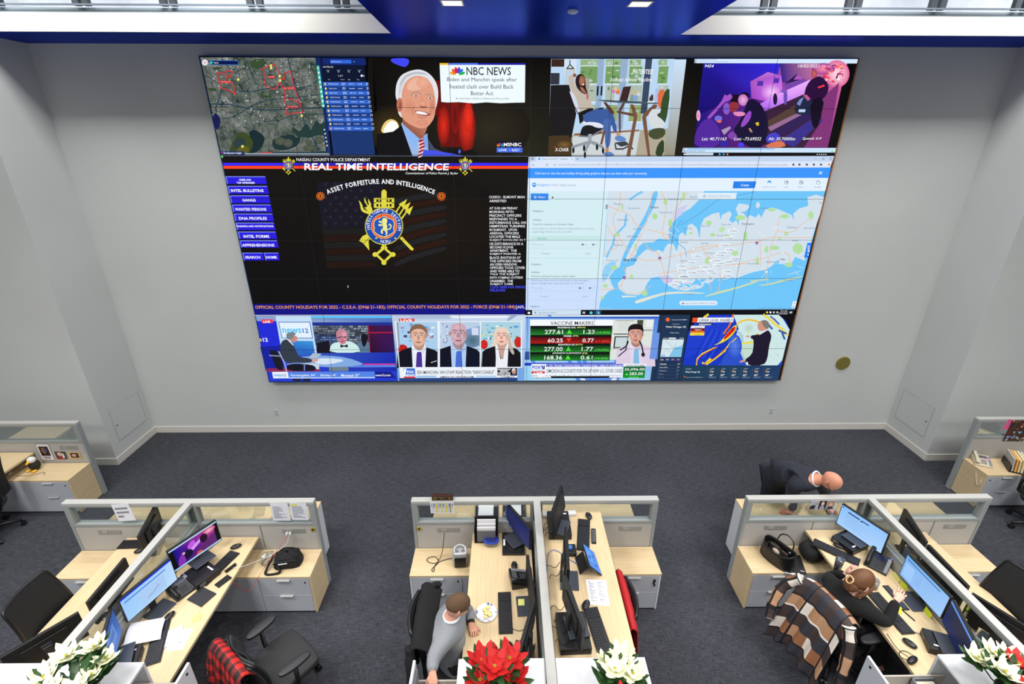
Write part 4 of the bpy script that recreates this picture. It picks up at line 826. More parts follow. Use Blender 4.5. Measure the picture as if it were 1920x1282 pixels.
def emblem(c, cx, cy, k, small=False):
    f = lambda pts: [(cx + x * k, cy + y * k) for x, y in pts]
    def rr_(x0, y0, x1, y1, col=yl): c.poly(f([(x0, y0), (x1, y0), (x1, y1), (x0, y1)]), col)
    # torch, arrows, key
    c.poly(f([(-84, -48), (-112, -84), (-130, -72), (-118, -66), (-100, -50), (-92, -44)]), yl) if 0 else None
    c.poly(f([(-112, -104), (-150, -142), (-122, -150), (-108, -190), (-80, -80), (-60, -70), (-84, -66)]), yl)
    c.poly(f([(-196, -205), (-182, -160), (-176, -120), (-150, -100), (-118, -96), (-130, -116), (-158, -130), (-168, -170)]), yl, smooth=1); c.poly(f([(-150, -226), (-152, -190), (-132, -160), (-112, -118), (-98, -130), (-118, -150), (-138, -190)]), yl, smooth=1); c.poly(f([(-120, -214), (-122, -180), (-104, -150), (-96, -170), (-108, -186)]), yl, smooth=1)
    c.poly(f([(-152, -104), (-92, -140), (-84, -92), (-60, -70), (-80, -60), (-112, -88)]), yl)
    rr_(-20, -265, 20, -100); rr_(-78, -215, -22, -204); rr_(22, -215, 78, -204); rr_(-78, -150, -22, -139); rr_(22, -150, 78, -139); rr_(-78, -215, -58, -180); rr_(58, -215, 78, -180); rr_(-78, -175, -58, -139); rr_(58, -175, 78, -139); rr_(-58, -184, 58, -168); rr_(-42, -215, -30, -190); rr_(30, -215, 42, -190); rr_(-42, -168, -30, -139); rr_(30, -168, 42, -139)
    c.ell(cx, cy - 262 * k, 17 * k, 17 * k, yl); c.ell(cx, cy - 128 * k, 26 * k, 24 * k, yl)
    for dx, dy in ((0, 0), (26, 22), (46, 52)):
        c.poly(f([(72 + dx, -88 + dy * .8), (126 + dx, -170 + dy), (134 + dx, -164 + dy), (82 + dx, -80 + dy * .8)]), yl); c.poly(f([(112 + dx, -168 + dy), (176 + dx, -206 + dy), (148 + dx, -136 + dy), (134 + dx, -152 + dy)]), yl)
    c.poly(f([(118, 92), (136, 78), (226, 172), (220, 186), (204, 182)]), yl)
    c.poly(f([(-130, 60), (-96, 82), (-118, 112), (-112, 186), (-160, 128), (-190, 112), (-164, 76)]), yl); c.line(f([(-92, 70), (-150, 128)]), .008 * max(k, .3), (40, 40, 10))
    rr_(-16, 140, 16, 176); c.ell(cx, cy + 164 * k, 26 * k, 12 * k, yl)
    for a, b_ in (((0, 166), (-60, 216)), ((0, 166), (60, 216)), ((-60, 216), (0, 272)), ((60, 216), (0, 272))): c.line(f([a, b_]), .036 * k, yl)
    for x, y in ((-68, 216), (68, 216), (0, 278)): c.ell(cx + x * k, cy + y * k, 20 * k, 18 * k, yl)
    c.ell(cx, cy, 146 * k, 143 * k, yl); c.ell(cx, cy, 140 * k, 137 * k, (30, 74, 170)); c.ell(cx, cy, 100 * k, 98 * k, (240, 214, 140)); c.ell(cx, cy, 97 * k, 95 * k, (240, 96, 60))
    c.poly(f([(-66, -56), (-34, -60), (0, -84), (34, -60), (66, -56), (84, -20), (74, 20), (84, 40), (40, 74), (0, 88), (-40, 74), (-84, 40), (-74, 20), (-84, -20)]), (236, 220, 150), smooth=1); c.poly(f([(-62, -52), (-32, -56), (0, -78), (32, -56), (62, -52), (78, -20), (68, 20), (78, 38), (38, 68), (0, 80), (-38, 68), (-78, 38), (-68, 20), (-78, -20)]), (34, 84, 190), smooth=1)
    # rampant lion
    c.poly(f([(-16, -52), (0, -66), (22, -58), (26, -38), (18, -18), (26, 4), (20, 30), (28, 44), (22, 70), (10, 70), (16, 50), (0, 30), (-12, 40), (-4, 58), (-22, 58), (-26, 34), (-12, 16), (-6, -6), (-34, 2), (-46, -10), (-38, -18), (-22, -12), (-14, -22), (-38, -28), (-42, -44), (-30, -40), (-20, -36)]), (240, 236, 150), smooth=1)
    c.line(f([(24, 26), (44, 22), (56, -2), (44, -16), (38, -8)]), .016 * k, (240, 236, 150))
emblem(c, X2(122), 565, 1.0); c.arctext('INTELLIGENCE SECTION', X2(122), 567, .232, math.radians(196), math.radians(-16), .044, Wt, .02); c.arctext('NCPD', X2(122), 563, .232, math.radians(252), math.radians(288), .044, Wt, .02, inward=True)
c.ell(X2(62), 657, 7, 7, yl); c.ell(X2(208), 657, 7, 7, yl); emblem(c, 573, 103, .235); emblem(c, X2(741), 105, .245)
for x, y in ((817, 336), (X2(560), 338)): c.ell(x, y, 31, 31, (226, 120, 30)); c.ell(x, y, 26, 26, (150, 40, 20)); c.ell(x, y, 17, 17, (230, 140, 40)); c.ell(x, y, 8, 11, (70, 40, 20))
t.text('NASSAU COUNTY POLICE DEPARTMENT', 636, 45, 1201, 70, Wt, .012); t.text('REAL TIME INTELLIGENCE', 690, 84, X2(622), 139, Wt, .045, .12); t.text('Commissioner of Police Patrick J. Ryder', X2(288), 152, X2(690), 174, Wt, .012, .2)
nch = 'ASSET FORFEITURE AND INTELLIGENCE'
pc = t.p3((868 + X2(510)) / 2, 0); 
# lettering on a shallow arch
t.l += 1; u_, v_ = t.axes(); n_ = len(nch); wid = []
for ch in nch: gv, gf = glyphs(ch if ch != ' ' else 'i', .045); wid.append((max(p[0] for p in gv) - min(p[0] for p in gv)) + .1 if ch != ' ' else .32)
tot = sum(wid); acc = 0; xa, xb = 872, X2(508)
for ch, w_ in zip(nch, wid):
    s_ = (acc + w_ / 2) / tot; acc += w_
    if ch == ' ': continue
    x = xa + (xb - xa) * s_; y = 322 - 82 * (1 - (2 * s_ - 1) ** 2); slope = -82 * 4 * (2 * s_ - 1) / (xb - xa) * .5
    an = -math.atan(4 * 82 * (2 * s_ - 1) / (xb - xa)); gv, gf = glyphs(ch, .045); k_ = (xb - xa) / 4.069 / 914.5 * 7.0 / tot; m_ = (min(p[0] for p in gv) + max(p[0] for p in gv)) / 2
    ru = u_ * math.cos(an) + v_ * math.sin(an); rv = v_ * math.cos(an) - u_ * math.sin(an); base = t.p3(x, y)
    t.mb.add([base + ru * ((p[0] - m_) * k_) + rv * (p[1] * .088) for p in gv], gf, [Wt] * len(gf))
bl = (42, 28, 222)
for i, (s_, x0, x1, y0, y1) in enumerate((('', 92, 397, 185, 245), ('INTEL BULLETINS', 108, 412, 258, 320), ('GANGS', 124, 424, 330, 391), ('WANTED PERSONS', 140, 438, 400, 460), ('DNA PROFILES', 156, 451, 469, 529), ('', 170, 463, 538, 596), ('INTEL FORMS', 186, 475, 606, 664), ('APPREHENSIONS', 200, 486, 673, 730))):
    sl = (y1 - y0) * .2; c.poly([(x0, y0), (x1, y0), (x1 + 14, y1), (x0 + 14, y1)], bl); c.poly([(x0, y0), (x1, y0), (x1, y0 + 6), (x0, y0 + 6)], (130, 150, 250)); c.poly([(x0, y0), (x0 + 9, y0), (x0 + 23, y1), (x0 + 14, y1)], (104, 120, 244)); c.poly([(x0 + 14, y1 - 4), (x1 + 13, y1 - 4), (x1 + 14, y1), (x0 + 14, y1)], (24, 14, 140))
    tx = {1: (137, 390), 2: (224, 330), 3: (168, 411), 4: (197, 415), 6: (233, 433), 7: (222, 472)}.get(i)
    if tx: t.text(s_, tx[0], y0 + 24, tx[1], y0 + 46, Wt, .045)
t.text('CRIME AND', 199, 204, 294, 218, Wt, .05); t.text('TOP OFFENDERS', 182, 226, 322, 241, Wt, .05); t.text('TRAINING AND NOTIFICIATIONS', 178, 557, 464, 571, Wt, .05)
for s_, x0, x1, a, b_ in (('SEARCH', 222, 380, 246, 364), ('HOME', 387, 498, 403, 490)):
    c.poly([(x0, 767), (x1, 767), (x1 + 9, 825), (x0 + 12, 825)], bl); c.poly([(x0, 767), (x0 + 8, 767), (x0 + 20, 825), (x0 + 12, 825)], (104, 120, 244)); c.rect(x0, 767, x1, 772, (130, 150, 250)); t.text(s_, a, 790, b_, 810, Wt, .045)
c.poly([(304, 1158), (X2(1198), 1158), (X2(1196), 1241), (316, 1241)], (20, 18, 130)); c.rect(318, 1241, X2(1196), 1245, (200, 210, 230))
t.text('OFFICIAL COUNTY HOLIDAYS FOR 2022 - C.S.E.A. (DN# 21-183); OFFICIAL COUNTY HOLIDAYS FOR 2022 - FORCE (DN# 21-184)', 322, 1168, X2(1120), 1196, (244, 160, 50), .02); t.text('[AFL', X2(1128), 1168, X2(1196), 1196, (225, 225, 250), .02); t.text('I', 1026, 1014, 1034, 1032, (200, 200, 200))
news = ['12/20/21:  ELMONT MAN', 'ARRESTED', None, 'AT 5:30 AM FRIDAY', 'MORNING FIFTH', 'PRECINCT OFFICERS', 'RESPONDED TO A', 'DISTURBANCE CALL ON', 'HEMPSTEAD TURNPIKE', 'IN ELMONT.  UPON', 'ARRIVAL OFFICERS', 'LOCATED THE MALE', 'SUBJECT INVOLVED IN T', 'HE DISTURBANCE IN A', 'SECOND FLOOR', 'APARTMENT.  THE', 'SUBJECT POINTED A', 'BLACK SHOTGUN AT', 'THE OFFICERS FROM', 'AN OPEN WINDOW.', 'OFFICERS TOOK COVER', 'AND WERE ABLE TO', 'TALK THE SUBJECT', 'INTO COMING OUTSIDE', 'UNARMED.  THE', 'SUBJECT CAME', 'CLICK HERE FOR PREVIO', 'RELEASES']
ends = [1195, 1056, 0, 1142, 1110, 1170, 1136, 1204, 1198, 1137, 1150, 1160, 1203, 1184, 1110, 1134, 1165, 1164, 1168, 1139, 1198, 1156, 1154, 1181, 1106, 1106, 1201, 1048]
ys_ = [342, 372, 0, 427, 455, 483, 510, 537, 564, 591, 618, 644, 671, 698, 724, 750, 777, 803, 829, 855, 880, 906, 931, 956, 981, 1006, 1027, 1051]
for s_, e_, y in zip(news, ends, ys_):
    if s_: t.text(s_, X2(925 + (y - 340) * .01), y - 10, X2(e_), y + 9, (232, 234, 240) if y < 1020 else (70, 80, 240), .03)
o = c.build('police_bulletin_page', vw); t.build('lettering', o)

# --- web map window
c, t = pair(TG)
q = 1181
c.poly([(45, 35), (q + 1197, 30), (q + 1166, 120), (42, 122)], (196, 214, 240)); c.poly([(43, 72), (q + 1180, 72), (q + 1166, 120), (42, 122)], (222, 232, 250)); c.rect(103, 36, 395, 72, (222, 234, 252))
c.poly([(42, 122), (q + 1172, 118), (q + 1155, 198), (40, 200)], (60, 150, 252)); c.poly([(40, 200), (q + 1153, 197), (q + 1128, 298), (36, 300)], (228, 242, 255)); c.poly([(36, 300), (q + 1128, 298), (q + 895, 1202), (22, 1205)], (208, 228, 252)); c.poly([(36, 300), (655, 300), (600, 1000), (22, 1205)], (212, 238, 244)); c.poly([(30, 970), (600, 970), (583, 1202), (22, 1205)], (204, 224, 254))
c.poly([(22, 1205), (q + 893, 1200), (q + 884, 1240), (20, 1243)], (14, 14, 20)); c.rect(72, 1206, 442, 1243, (206, 226, 244))
c.rect(61, 316, 195, 368, (50, 136, 240)); wa = (112, 198, 250); la = (212, 226, 238); gn = (178, 224, 160); og = (240, 186, 140)
c.poly([(655, 298), (q + 1128, 298), (q + 895, 1200), (583, 1200)], wa)
c.poly([(655, 298), (1385, 298), (1340, 370), (1280, 430), (1225, 460), (1190, 490), (1150, 530), (1115, 580), (1110, 640), (1125, 670), (1040, 660), (990, 690), (920, 690), (880, 760), (850, 800), (780, 830), (760, 870), (730, 880), (700, 900), (660, 950), (676, 1000), (700, 1046), (660, 1060), (600, 1120), (586, 1160), (600, 960), (625, 740)], la)
c.poly([(1000, 298), (1037, 298), (1010, 400), (960, 500), (890, 620), (830, 720), (790, 800), (770, 880), (735, 890), (760, 800), (810, 690), (870, 590), (940, 470), (975, 380)], wa, smooth=1)
c.poly([(610, 880), (680, 830), (720, 840), (700, 880), (660, 940), (620, 990), (606, 990)], (150, 210, 245), smooth=1); c.line([(640, 800), (690, 700), (700, 640), (780, 560), (790, 480)], .03, wa); c.line([(820, 360), (880, 320), (910, 305)], .03, wa)
c.poly([(850, 860), (880, 800), (920, 760), (950, 740), (1000, 762), (1040, 742), (1070, 765), (1100, 700), (1150, 700), (1175, 760), (1190, 700), (1190, 640), (1215, 610), (1245, 640), (1260, 560), (1290, 545), (1330, 580), (1345, 640), (1350, 672), (1358, 560), (1385, 505), (1450, 470), (1500, 460), (1510, 520), (1520, 480), (1580, 450), (1595, 475), (1575, 520), (1600, 540), (1630, 520), (1648, 560), (1650, 500), (1625, 430), (1650, 392), (1720, 402), (1730, 420), (1700, 452), (1660, 458), (1690, 470), (1710, 505), (1732, 480), (1780, 500), (1800, 470), (1820, 500), (1850, 440), (1900, 422), (1960, 440), (2050, 480), (2070, 520), (2065, 470), (2110, 430), (2180, 410), (2172, 345), (2240, 325), (2300, 345), (2270, 470), (2150, 830), (2080, 800), (2050, 850), (1960, 850), (1950, 820), (1900, 870), (1850, 900), (1780, 910), (1700, 935), (1640, 960), (1560, 970), (1450, 985), (1350, 1040), (1240, 1060), (1150, 1040), (1100, 1000), (1050, 950), (980, 960), (940, 1020), (925, 1070), (880, 1092), (790, 1085), (735, 1045), (725, 1000), (780, 950), (790, 880)], la)
c.poly([(930, 1050), (960, 980), (1020, 950), (1080, 980), (1110, 1040), (1040, 1070), (960, 1080)], wa, smooth=1); c.poly([(880, 720), (930, 690), (980, 690), (1060, 680), (1115, 670), (1110, 700), (1060, 760), (1030, 740), (1000, 760), (960, 720), (900, 740), (860, 800)], wa, smooth=1)
rr = random.Random(3)
for _ in range(60): x = rr.uniform(1180, 1640); y = 1010 + rr.uniform(-30, 40) - (x - 1180) * .06; c.poly([(x + rr.uniform(8, 22) * math.cos(a), y + rr.uniform(4, 12) * math.sin(a)) for a in (0, 1.1, 2.2, 3.3, 4.4, 5.4)], wa if y < 1030 else (190, 212, 232)); c.l -= 1
c.l += 1
c.poly([(755, 1095), (860, 1098), (872, 1104), (760, 1110)], (226, 232, 230)); c.poly([(850, 1140), (900, 1120), (1000, 1092), (1120, 1062), (1380, 1072), (1390, 1082), (1120, 1078), (1010, 1108), (870, 1160)], (226, 228, 214), smooth=1); c.poly([(1385, 1100), (1500, 1060), (1600, 1040), (1785, 982), (1795, 992), (1600, 1054), (1400, 1104)], (206, 222, 180), smooth=1); c.poly([(1780, 1015), (1860, 1020), (2000, 985), (2135, 955), (2140, 945), (1980, 975), (1880, 1005)], (206, 220, 170), smooth=1)
c.poly([(1735, 980), (1870, 965), (1880, 975), (1740, 992)], (196, 216, 190)); c.poly([(1775, 420), (1790, 372), (1815, 400), (1800, 430)], la, smooth=1)
for x, y, rx, ry in ((1125, 540, 16, 34), (1008, 490, 22, 26), (930, 1075, 24, 24), (1520, 590, 24, 20), (1620, 770, 26, 22), (1700, 640, 16, 40), (1860, 740, 16, 30), (1920, 730, 40, 18) , (2100, 735, 40, 44), (2030, 860, 30, 20), (1790, 830, 12, 34), (1900, 440, 30, 14), (2000, 490, 34, 18), (2010, 620, 14, 20), (2200, 480, 22, 30), (860, 720, 8, 34), (760, 420, 10, 20), (720, 630, 24, 14), (1420, 540, 24, 18), (1450, 630, 20, 16), (1560, 640, 20, 14), (1280, 620, 16, 12), (1410, 830, 20, 30), (1090, 380, 16, 26), (1230, 330, 12, 30), (830, 950, 14, 16), (700, 880, 24, 20), (630, 1020, 20, 14), (610, 1110, 14, 12), (1660, 500, 40, 20), (1210, 360, 10, 14), (1960, 660, 12, 14)): c.poly([(x + rx * a, y + ry * b_) for a, b_ in ((-1, -.3), (-.2, -1), (.8, -.6), (1, .5), (.1, 1), (-.9, .6))], gn)
c.poly([(1040, 950), (1110, 940), (1160, 980), (1150, 1030), (1080, 1000)], (200, 200, 240)); c.poly([(1180, 430), (1260, 400), (1210, 480), (1150, 520)], (206, 206, 240))
for pts in ([(640, 410), (730, 440), (830, 480), (860, 560), (960, 590), (1130, 640)], [(745, 300), (740, 420), (680, 500), (720, 640), (820, 770)], [(640, 560), (690, 640), (740, 720), (640, 760), (620, 790)], [(990, 300), (960, 500), (900, 640), (840, 780), (780, 850)], [(1060, 300), (1100, 400), (1080, 520), (1060, 640), (1125, 680)], [(1260, 310), (1160, 440), (1130, 560), (1110, 660)], [(820, 780), (900, 820), (1000, 830), (1120, 800), (1250, 770), (1400, 740), (1560, 700)],
            [(930, 690), (960, 740), (1030, 760), (1060, 850), (1090, 950), (1100, 1000)], [(770, 880), (800, 950), (740, 1020), (790, 1085), (900, 1080), (980, 1020)], [(1250, 770), (1300, 740), (1420, 710), (1600, 715), (1700, 690), (1780, 690), (1900, 645), (2040, 655), (2210, 650)], [(1960, 490), (1940, 600), (1900, 700), (1880, 820), (1860, 900), (1870, 1000)], [(1640, 860), (1720, 830), (1870, 805), (1960, 765), (2030, 770), (2044, 850)], [(1040, 930), (1200, 900), (1400, 870), (1560, 860), (1720, 850)], [(1500, 860), (1510, 960), (1490, 1070)], [(1420, 800), (1425, 1000), (1440, 1060)], [(600, 1046), (700, 1050), (760, 1010)], [(1370, 720), (1400, 800), (1520, 830)], [(2210, 510), (2160, 520), (2060, 620), (1940, 600)], [(1810, 650), (1815, 870)], [(1200, 760), (1220, 850), (1180, 950)]):
    c.line(chaikin(pts, 1, False), .009, og)
for pts in ([(1200, 560), (1350, 470), (1480, 370), (1600, 340), (1780, 300)], [(1250, 800), (1240, 740), (1190, 700), (1150, 640), (1165, 580), (1215, 520)]): c.line(pts, .008, (80, 160, 220))
for _ in range(60):
    x, y = rr.uniform(700, 2150), rr.uniform(560, 930); a = rr.uniform(0, 3.1); l_ = rr.uniform(30, 90); c.line([(x, y), (x + l_ * math.cos(a), y + l_ * .6 * math.sin(a))], .006, (228, 238, 246)); c.l -= 1
c.l += 1
gy, dg = (120, 132, 150), (60, 66, 84)
for s_, x0, y, x1, b_ in (('Paramus', 696, 394, 762, 0), ('Bergenfield', 804, 428, 888, 0), ('Yonkers', 968, 420, 1034, 1), ('Mount Vernon', 1042, 458, 1140, 0), ('Eastchester', 1110, 357, 1192, 0), ('Hackensack', 724, 514, 808, 0), ('Fort Lee', 844, 584, 896, 0), ('Cliffside Park', 792, 642, 884, 0), ('Secaucus', 694, 706, 760, 0), ('Jersey City', 642, 825, 728, 0), ('Bayonne', 604, 936, 648, 0),
                         ('Harrison', q + 90, 340, q + 150, 0), ('Huntington', q + 486, 548, q + 578, 1), ('Oyster Bay', q + 330, 552, q + 404, 0), ('Glen Cove', q + 176, 560, q + 244, 0), ('Sands Point', q + 46, 581, q + 108, 0), ('Great Neck', q + 18, 684, q + 76, 0), ('East Hills', q + 178, 693, q + 228, 0), ('Smithtown', q + 834, 572, q + 906, 0), ('Lake Grove', q + 960, 577, q + 1038, 0), ('Westbury', q + 210, 770, q + 276, 0), ('Floral Park', q + 20, 829, q + 76, 0), ('West Babylon', q + 532, 850, q + 620, 0), ('Islip', q + 780, 817, q + 814, 1), ('Brentwood', q + 676, 835, q + 744, 0), ('Long Beach', q + 50, 1080, q + 128, 0), ('Ocean Beach', q + 806, 973, q + 874, 0), ('Asharoken', q + 630, 426, q + 684, 0), ('Port', q + 1078, 385, q + 1104, 0), ('Hauppauge', q + 872, 674, q + 916, 0), ('Syosset', q + 296, 636, q + 360, 0)):
    t.text(s_, x0, y - 8, x1, y + 8, dg if b_ else gy, .02 if b_ else 0)
t.text('New York', 770, 808, 868, 830, (30, 34, 50), .02)
for x, y in ((1046, 811), (775, 959), (q + 606, 695)): c.poly([(x - 13, y - 9), (x, y - 12), (x + 13, y - 9), (x + 10, y + 6), (x, y + 13), (x - 10, y + 6)], (60, 80, 190)); c.rect(x - 12, y - 10, x + 12, y - 5, (220, 60, 80)); t.text('495' if x > 1100 else '278', x - 9, y - 3, x + 9, y + 6, Wt)
for x, y in ((1092, 330), (q + 752, 572), (q + 678, 914), (q + 122, 736), (q + 800, 768), (q + 434, 580), (q + 244, 830), (q + 450, 866), (624, 810)): c.ell(x, y, 13, 9, (150, 160, 180)); c.ell(x, y, 11, 7, Wt)
safe = [(1215, 867), (q + 152, 793), (q + 106, 842), (q + 424, 601), (q + 295, 826), (q + 330, 849), (q + 310, 868), (q + 210, 875), (q + 250, 905), (q + 272, 923), (q + 382, 909), (q + 404, 744), (q + 344, 766), (q + 436, 828), (q + 48, 948), (q + 386, 836), (1155, 1010), (1235, 948)]
crime = [(1220, 898), (q + 392, 655), (q + 362, 708), (q + 328, 785), (q + 442, 810), (q + 114, 916), (q + 180, 906), (q + 380, 940), (q + 82, 993), (1185, 986)]
for i, (x, y) in enumerate(safe + crime):
    s_ = i < len(safe); c.ell(x - 32, y, 12, 13, (232, 242, 252)); c.ell(x + 24, y, 12, 13, (232, 242, 252)); c.rect(x - 32, y - 13, x + 24, y + 13, (232, 242, 252)); c.l -= 2
    c.l += 2; t.ell(x - 28, y, 4, 4, (90, 190, 90) if s_ else (200, 30, 60)); t.text('Safety' if s_ else 'Crime', x - 16, y - 8, x + 24, y + 8, (50, 56, 76)); t.l -= 2
t.l += 2
c.rect(q + 155, 310, q + 443, 362, (224, 238, 250)); c.rect(q + 196, 327, q + 214, 346, (180, 196, 214)); t.text('Refresh As Map Moves', q + 232, 329, q + 400, 345, (140, 156, 176))
c.ell(q + 32, 1151, 18, 17, (224, 238, 250)); c.ell(q + 286, 1151, 18, 17, (224, 238, 250)); c.rect(q + 32, 1134, q + 286, 1168, (224, 238, 250)); t.text('Exact location hidden for privacy', q + 52, 1143, q + 284, 1160, (130, 142, 160)); t.ell(q + 38, 1152, 6, 7, (70, 80, 100))
c.rect(q + 880, 1136, q + 898, 1188, (226, 236, 248)); t.text('+', q + 882, 1144, q + 892, 1154, dg); t.text('-', q + 876, 1174, q + 884, 1178, dg)
c.poly([(q + 990, 692), (q + 1026, 692), (q + 998, 805), (q + 964, 805)], (40, 130, 240)); t.ell(q + 990, 780, 5, 6, Wt); blocks(t, q + 988, 712, q + 1004, 766, 6, 5, Wt, 2, .8)
t.text('Nassau County PD - Neighbors', 148, 44, 346, 62, (90, 100, 124)); t.text('x', 369, 48, 378, 58, dg); t.text('+', 408, 44, 424, 58, dg); c.ell(126, 52, 9, 9, (60, 170, 240)); c.rect(66, 44, 84, 60, (40, 46, 60)); c.rect(69, 49, 81, 58, (196, 214, 240))
t.text('<-', 70, 90, 90, 104, (60, 66, 84)); c.ell(185, 97, 9, 9, (90, 96, 110)); c.ell(185, 97, 7, 7, (222, 232, 250)); c.rect(238, 92, 252, 104, (170, 180, 196))
t.text('https://publicsafety.ring.com/?bounds=%7B"west"%3A-73.780193%2C"south"%3A40.520925%2C"east"%3A-73.423253%2C"north"%3A40.969309%7D&categories%5B%5D=publicassistance&categories%5B%5D=crime&categories%5B...', 272, 88, q + 838, 108, (140, 150, 172))
for i, x in enumerate((878, 924, 980, 1034, 1088, 1150)): t.ell(q + x, 95, 9, 9, (90, 96, 116) if i != 5 else (236, 160, 60)); 
for x in (1050, 1106, 1162): t.text({1050: '-', 1106: 'o', 1162: 'x'}[x], q + x - 7, 50 - (x != 1050) * 6, q + x + 7, 52 + (x != 1050) * 5, (60, 66, 84))
t.text('Click here to view the new holiday driving safety graphics that you can share with your community.', 92, 152, 946, 176, (240, 246, 255), .008); t.text('x', q + 1074, 148, q + 1096, 168, Wt, .02)
c.ell(87, 250, 16, 17, (40, 150, 240)); c.ell(87, 252, 11, 10, (225, 240, 255)); c.ell(87, 256, 9, 7, (40, 150, 240)); t.text('Neighbors', 110, 240, 212, 264, (40, 150, 240)); t.text('Public Safety Service', 224, 242, 404, 264, (150, 160, 176))
t.text('Filters', 118, 334, 170, 350, Wt); t.poly([(222, 334), (236, 348), (222, 352)], (20, 20, 30))
for i in range(3): t.rect(86, 334 + 7 * i, 104, 337 + 7 * i, Wt)
c.poly([(q + 428, 223), (q + 600, 223), (q + 588, 275), (q + 420, 277)], (40, 130, 240)); t.text('Create', q + 480, 241, q + 538, 260, Wt, .01)
for s_, x in (('Neighbors Feed', 700), ('Help', 830), ('Agency', 942), ('Profile', 1072)):
    c.ell(q + x, 232, 15, 15, (90, 100, 120) if x != 700 else (50, 160, 240)); c.ell(q + x, 233 + (x == 700) * 6, 12, 12 - (x == 700) * 3, (228, 242, 255)); w_ = {700: 50, 830: 15, 942: 22, 1072: 22}[x]; t.text(s_, q + x - w_ - 8, 260, q + x + w_ - 6, 273, (140, 150, 166))
t.text('?', q + 824, 224, q + 834, 242, (90, 100, 120)); t.text('m', q + 933, 226, q + 951, 240, (60, 66, 80))
for s_, x0, y, x1, b_ in (('Neighbor', 76, 450, 158, 1), ('Safety', 88, 517, 140, 1), ('Truck hit overpass on Southern State', 74, 550, 386, 1), ('Some lanes are closed while fire department is on scene', 72, 583, 540, 0), ('responding. Hazmat is also on scene.', 72, 607, 376, 0), ('Resolved', 114, 656, 180, 2), ('19 hours ago', 70, 704, 160, 3), ('Comment', 140, 770, 210, 3), ('Share', 478, 770, 518, 3), ('Neighbor', 66, 855, 142, 1), ('Safety', 76, 915, 128, 1), ('Women stealing Christmas outdoor lights', 64, 945, 400, 1), ('Middle age Asian woman walking gray dog unplugged', 62, 976, 500, 0), ('lights in daylight then came back with car and stole ...', 62, 999, 482, 0), ('19 hours ago', 62, 1035, 150, 3), ('Comment', 130, 1097, 196, 3), ('Share', 456, 1097, 494, 3), ('Neighbor', 58, 1175, 130, 1)):
    t.text(s_, x0, y - 8, x1, y + 9, {1: (70, 82, 104), 0: (132, 148, 166), 2: (90, 190, 150), 3: (160, 176, 196)}[b_])
c.poly([(60, 640), (585, 638), (583, 664), (58, 666)], (196, 232, 230)); 
for x, y in ((80, 517), (68, 915)): t.ell(x, y, 4, 4, (60, 190, 90))
for x, y in ((456, 704), (536, 704), (434, 1035), (511, 1035)): t.rect(x - 8, y - 6, x + 8, y + 5, (96, 108, 128)); t.text('22' if x == 456 else '17', x + 16, y - 6, x + 34, y + 6, (160, 176, 196))
for y in (730, 808, 1060, 1130): c.rect(45, y, 575, y + 2, (190, 210, 232))
c.rect(632, 400, 648, 434, (150, 164, 190)); t.rect(38, 1216, 56, 1230, Wt); t.text('Type here to search', 116, 1214, 252, 1232, (120, 132, 150)); t.ell(96, 1220, 7, 7, (130, 140, 160)); t.rect(456, 1214, 474, 1228, (200, 210, 224)); c.rect(545, 1205, 598, 1242, (50, 60, 76)); t.ell(520, 1222, 12, 11, (90, 200, 230)); t.ell(573, 1220, 14, 13, (30, 130, 220)); t.ell(577, 1224, 8, 7, (90, 210, 190))
for i, x in enumerate((678, 704, 730, 756)): t.ell(q + x, 1219, 8, 8, ((236, 220, 120), Wt, (200, 210, 220), (200, 210, 220))[i])
t.text('9:21 AM', q + 782, 1203, q + 830, 1216, (220, 226, 236)); t.text('12/21/2021', q + 770, 1220, q + 832, 1234, (220, 226, 236)); t.rect(q + 850, 1212, q + 868, 1226, (190, 196, 210)); t.text('(c) Mapbox (c) OpenStreetMap Improve this map', q + 616, 1184, q + 892, 1194, (90, 110, 140)); t.text('mapbox', 594, 1178, 680, 1192, (170, 200, 230))
o = c.build('web_map_window', vw); t.build('lettering', o)

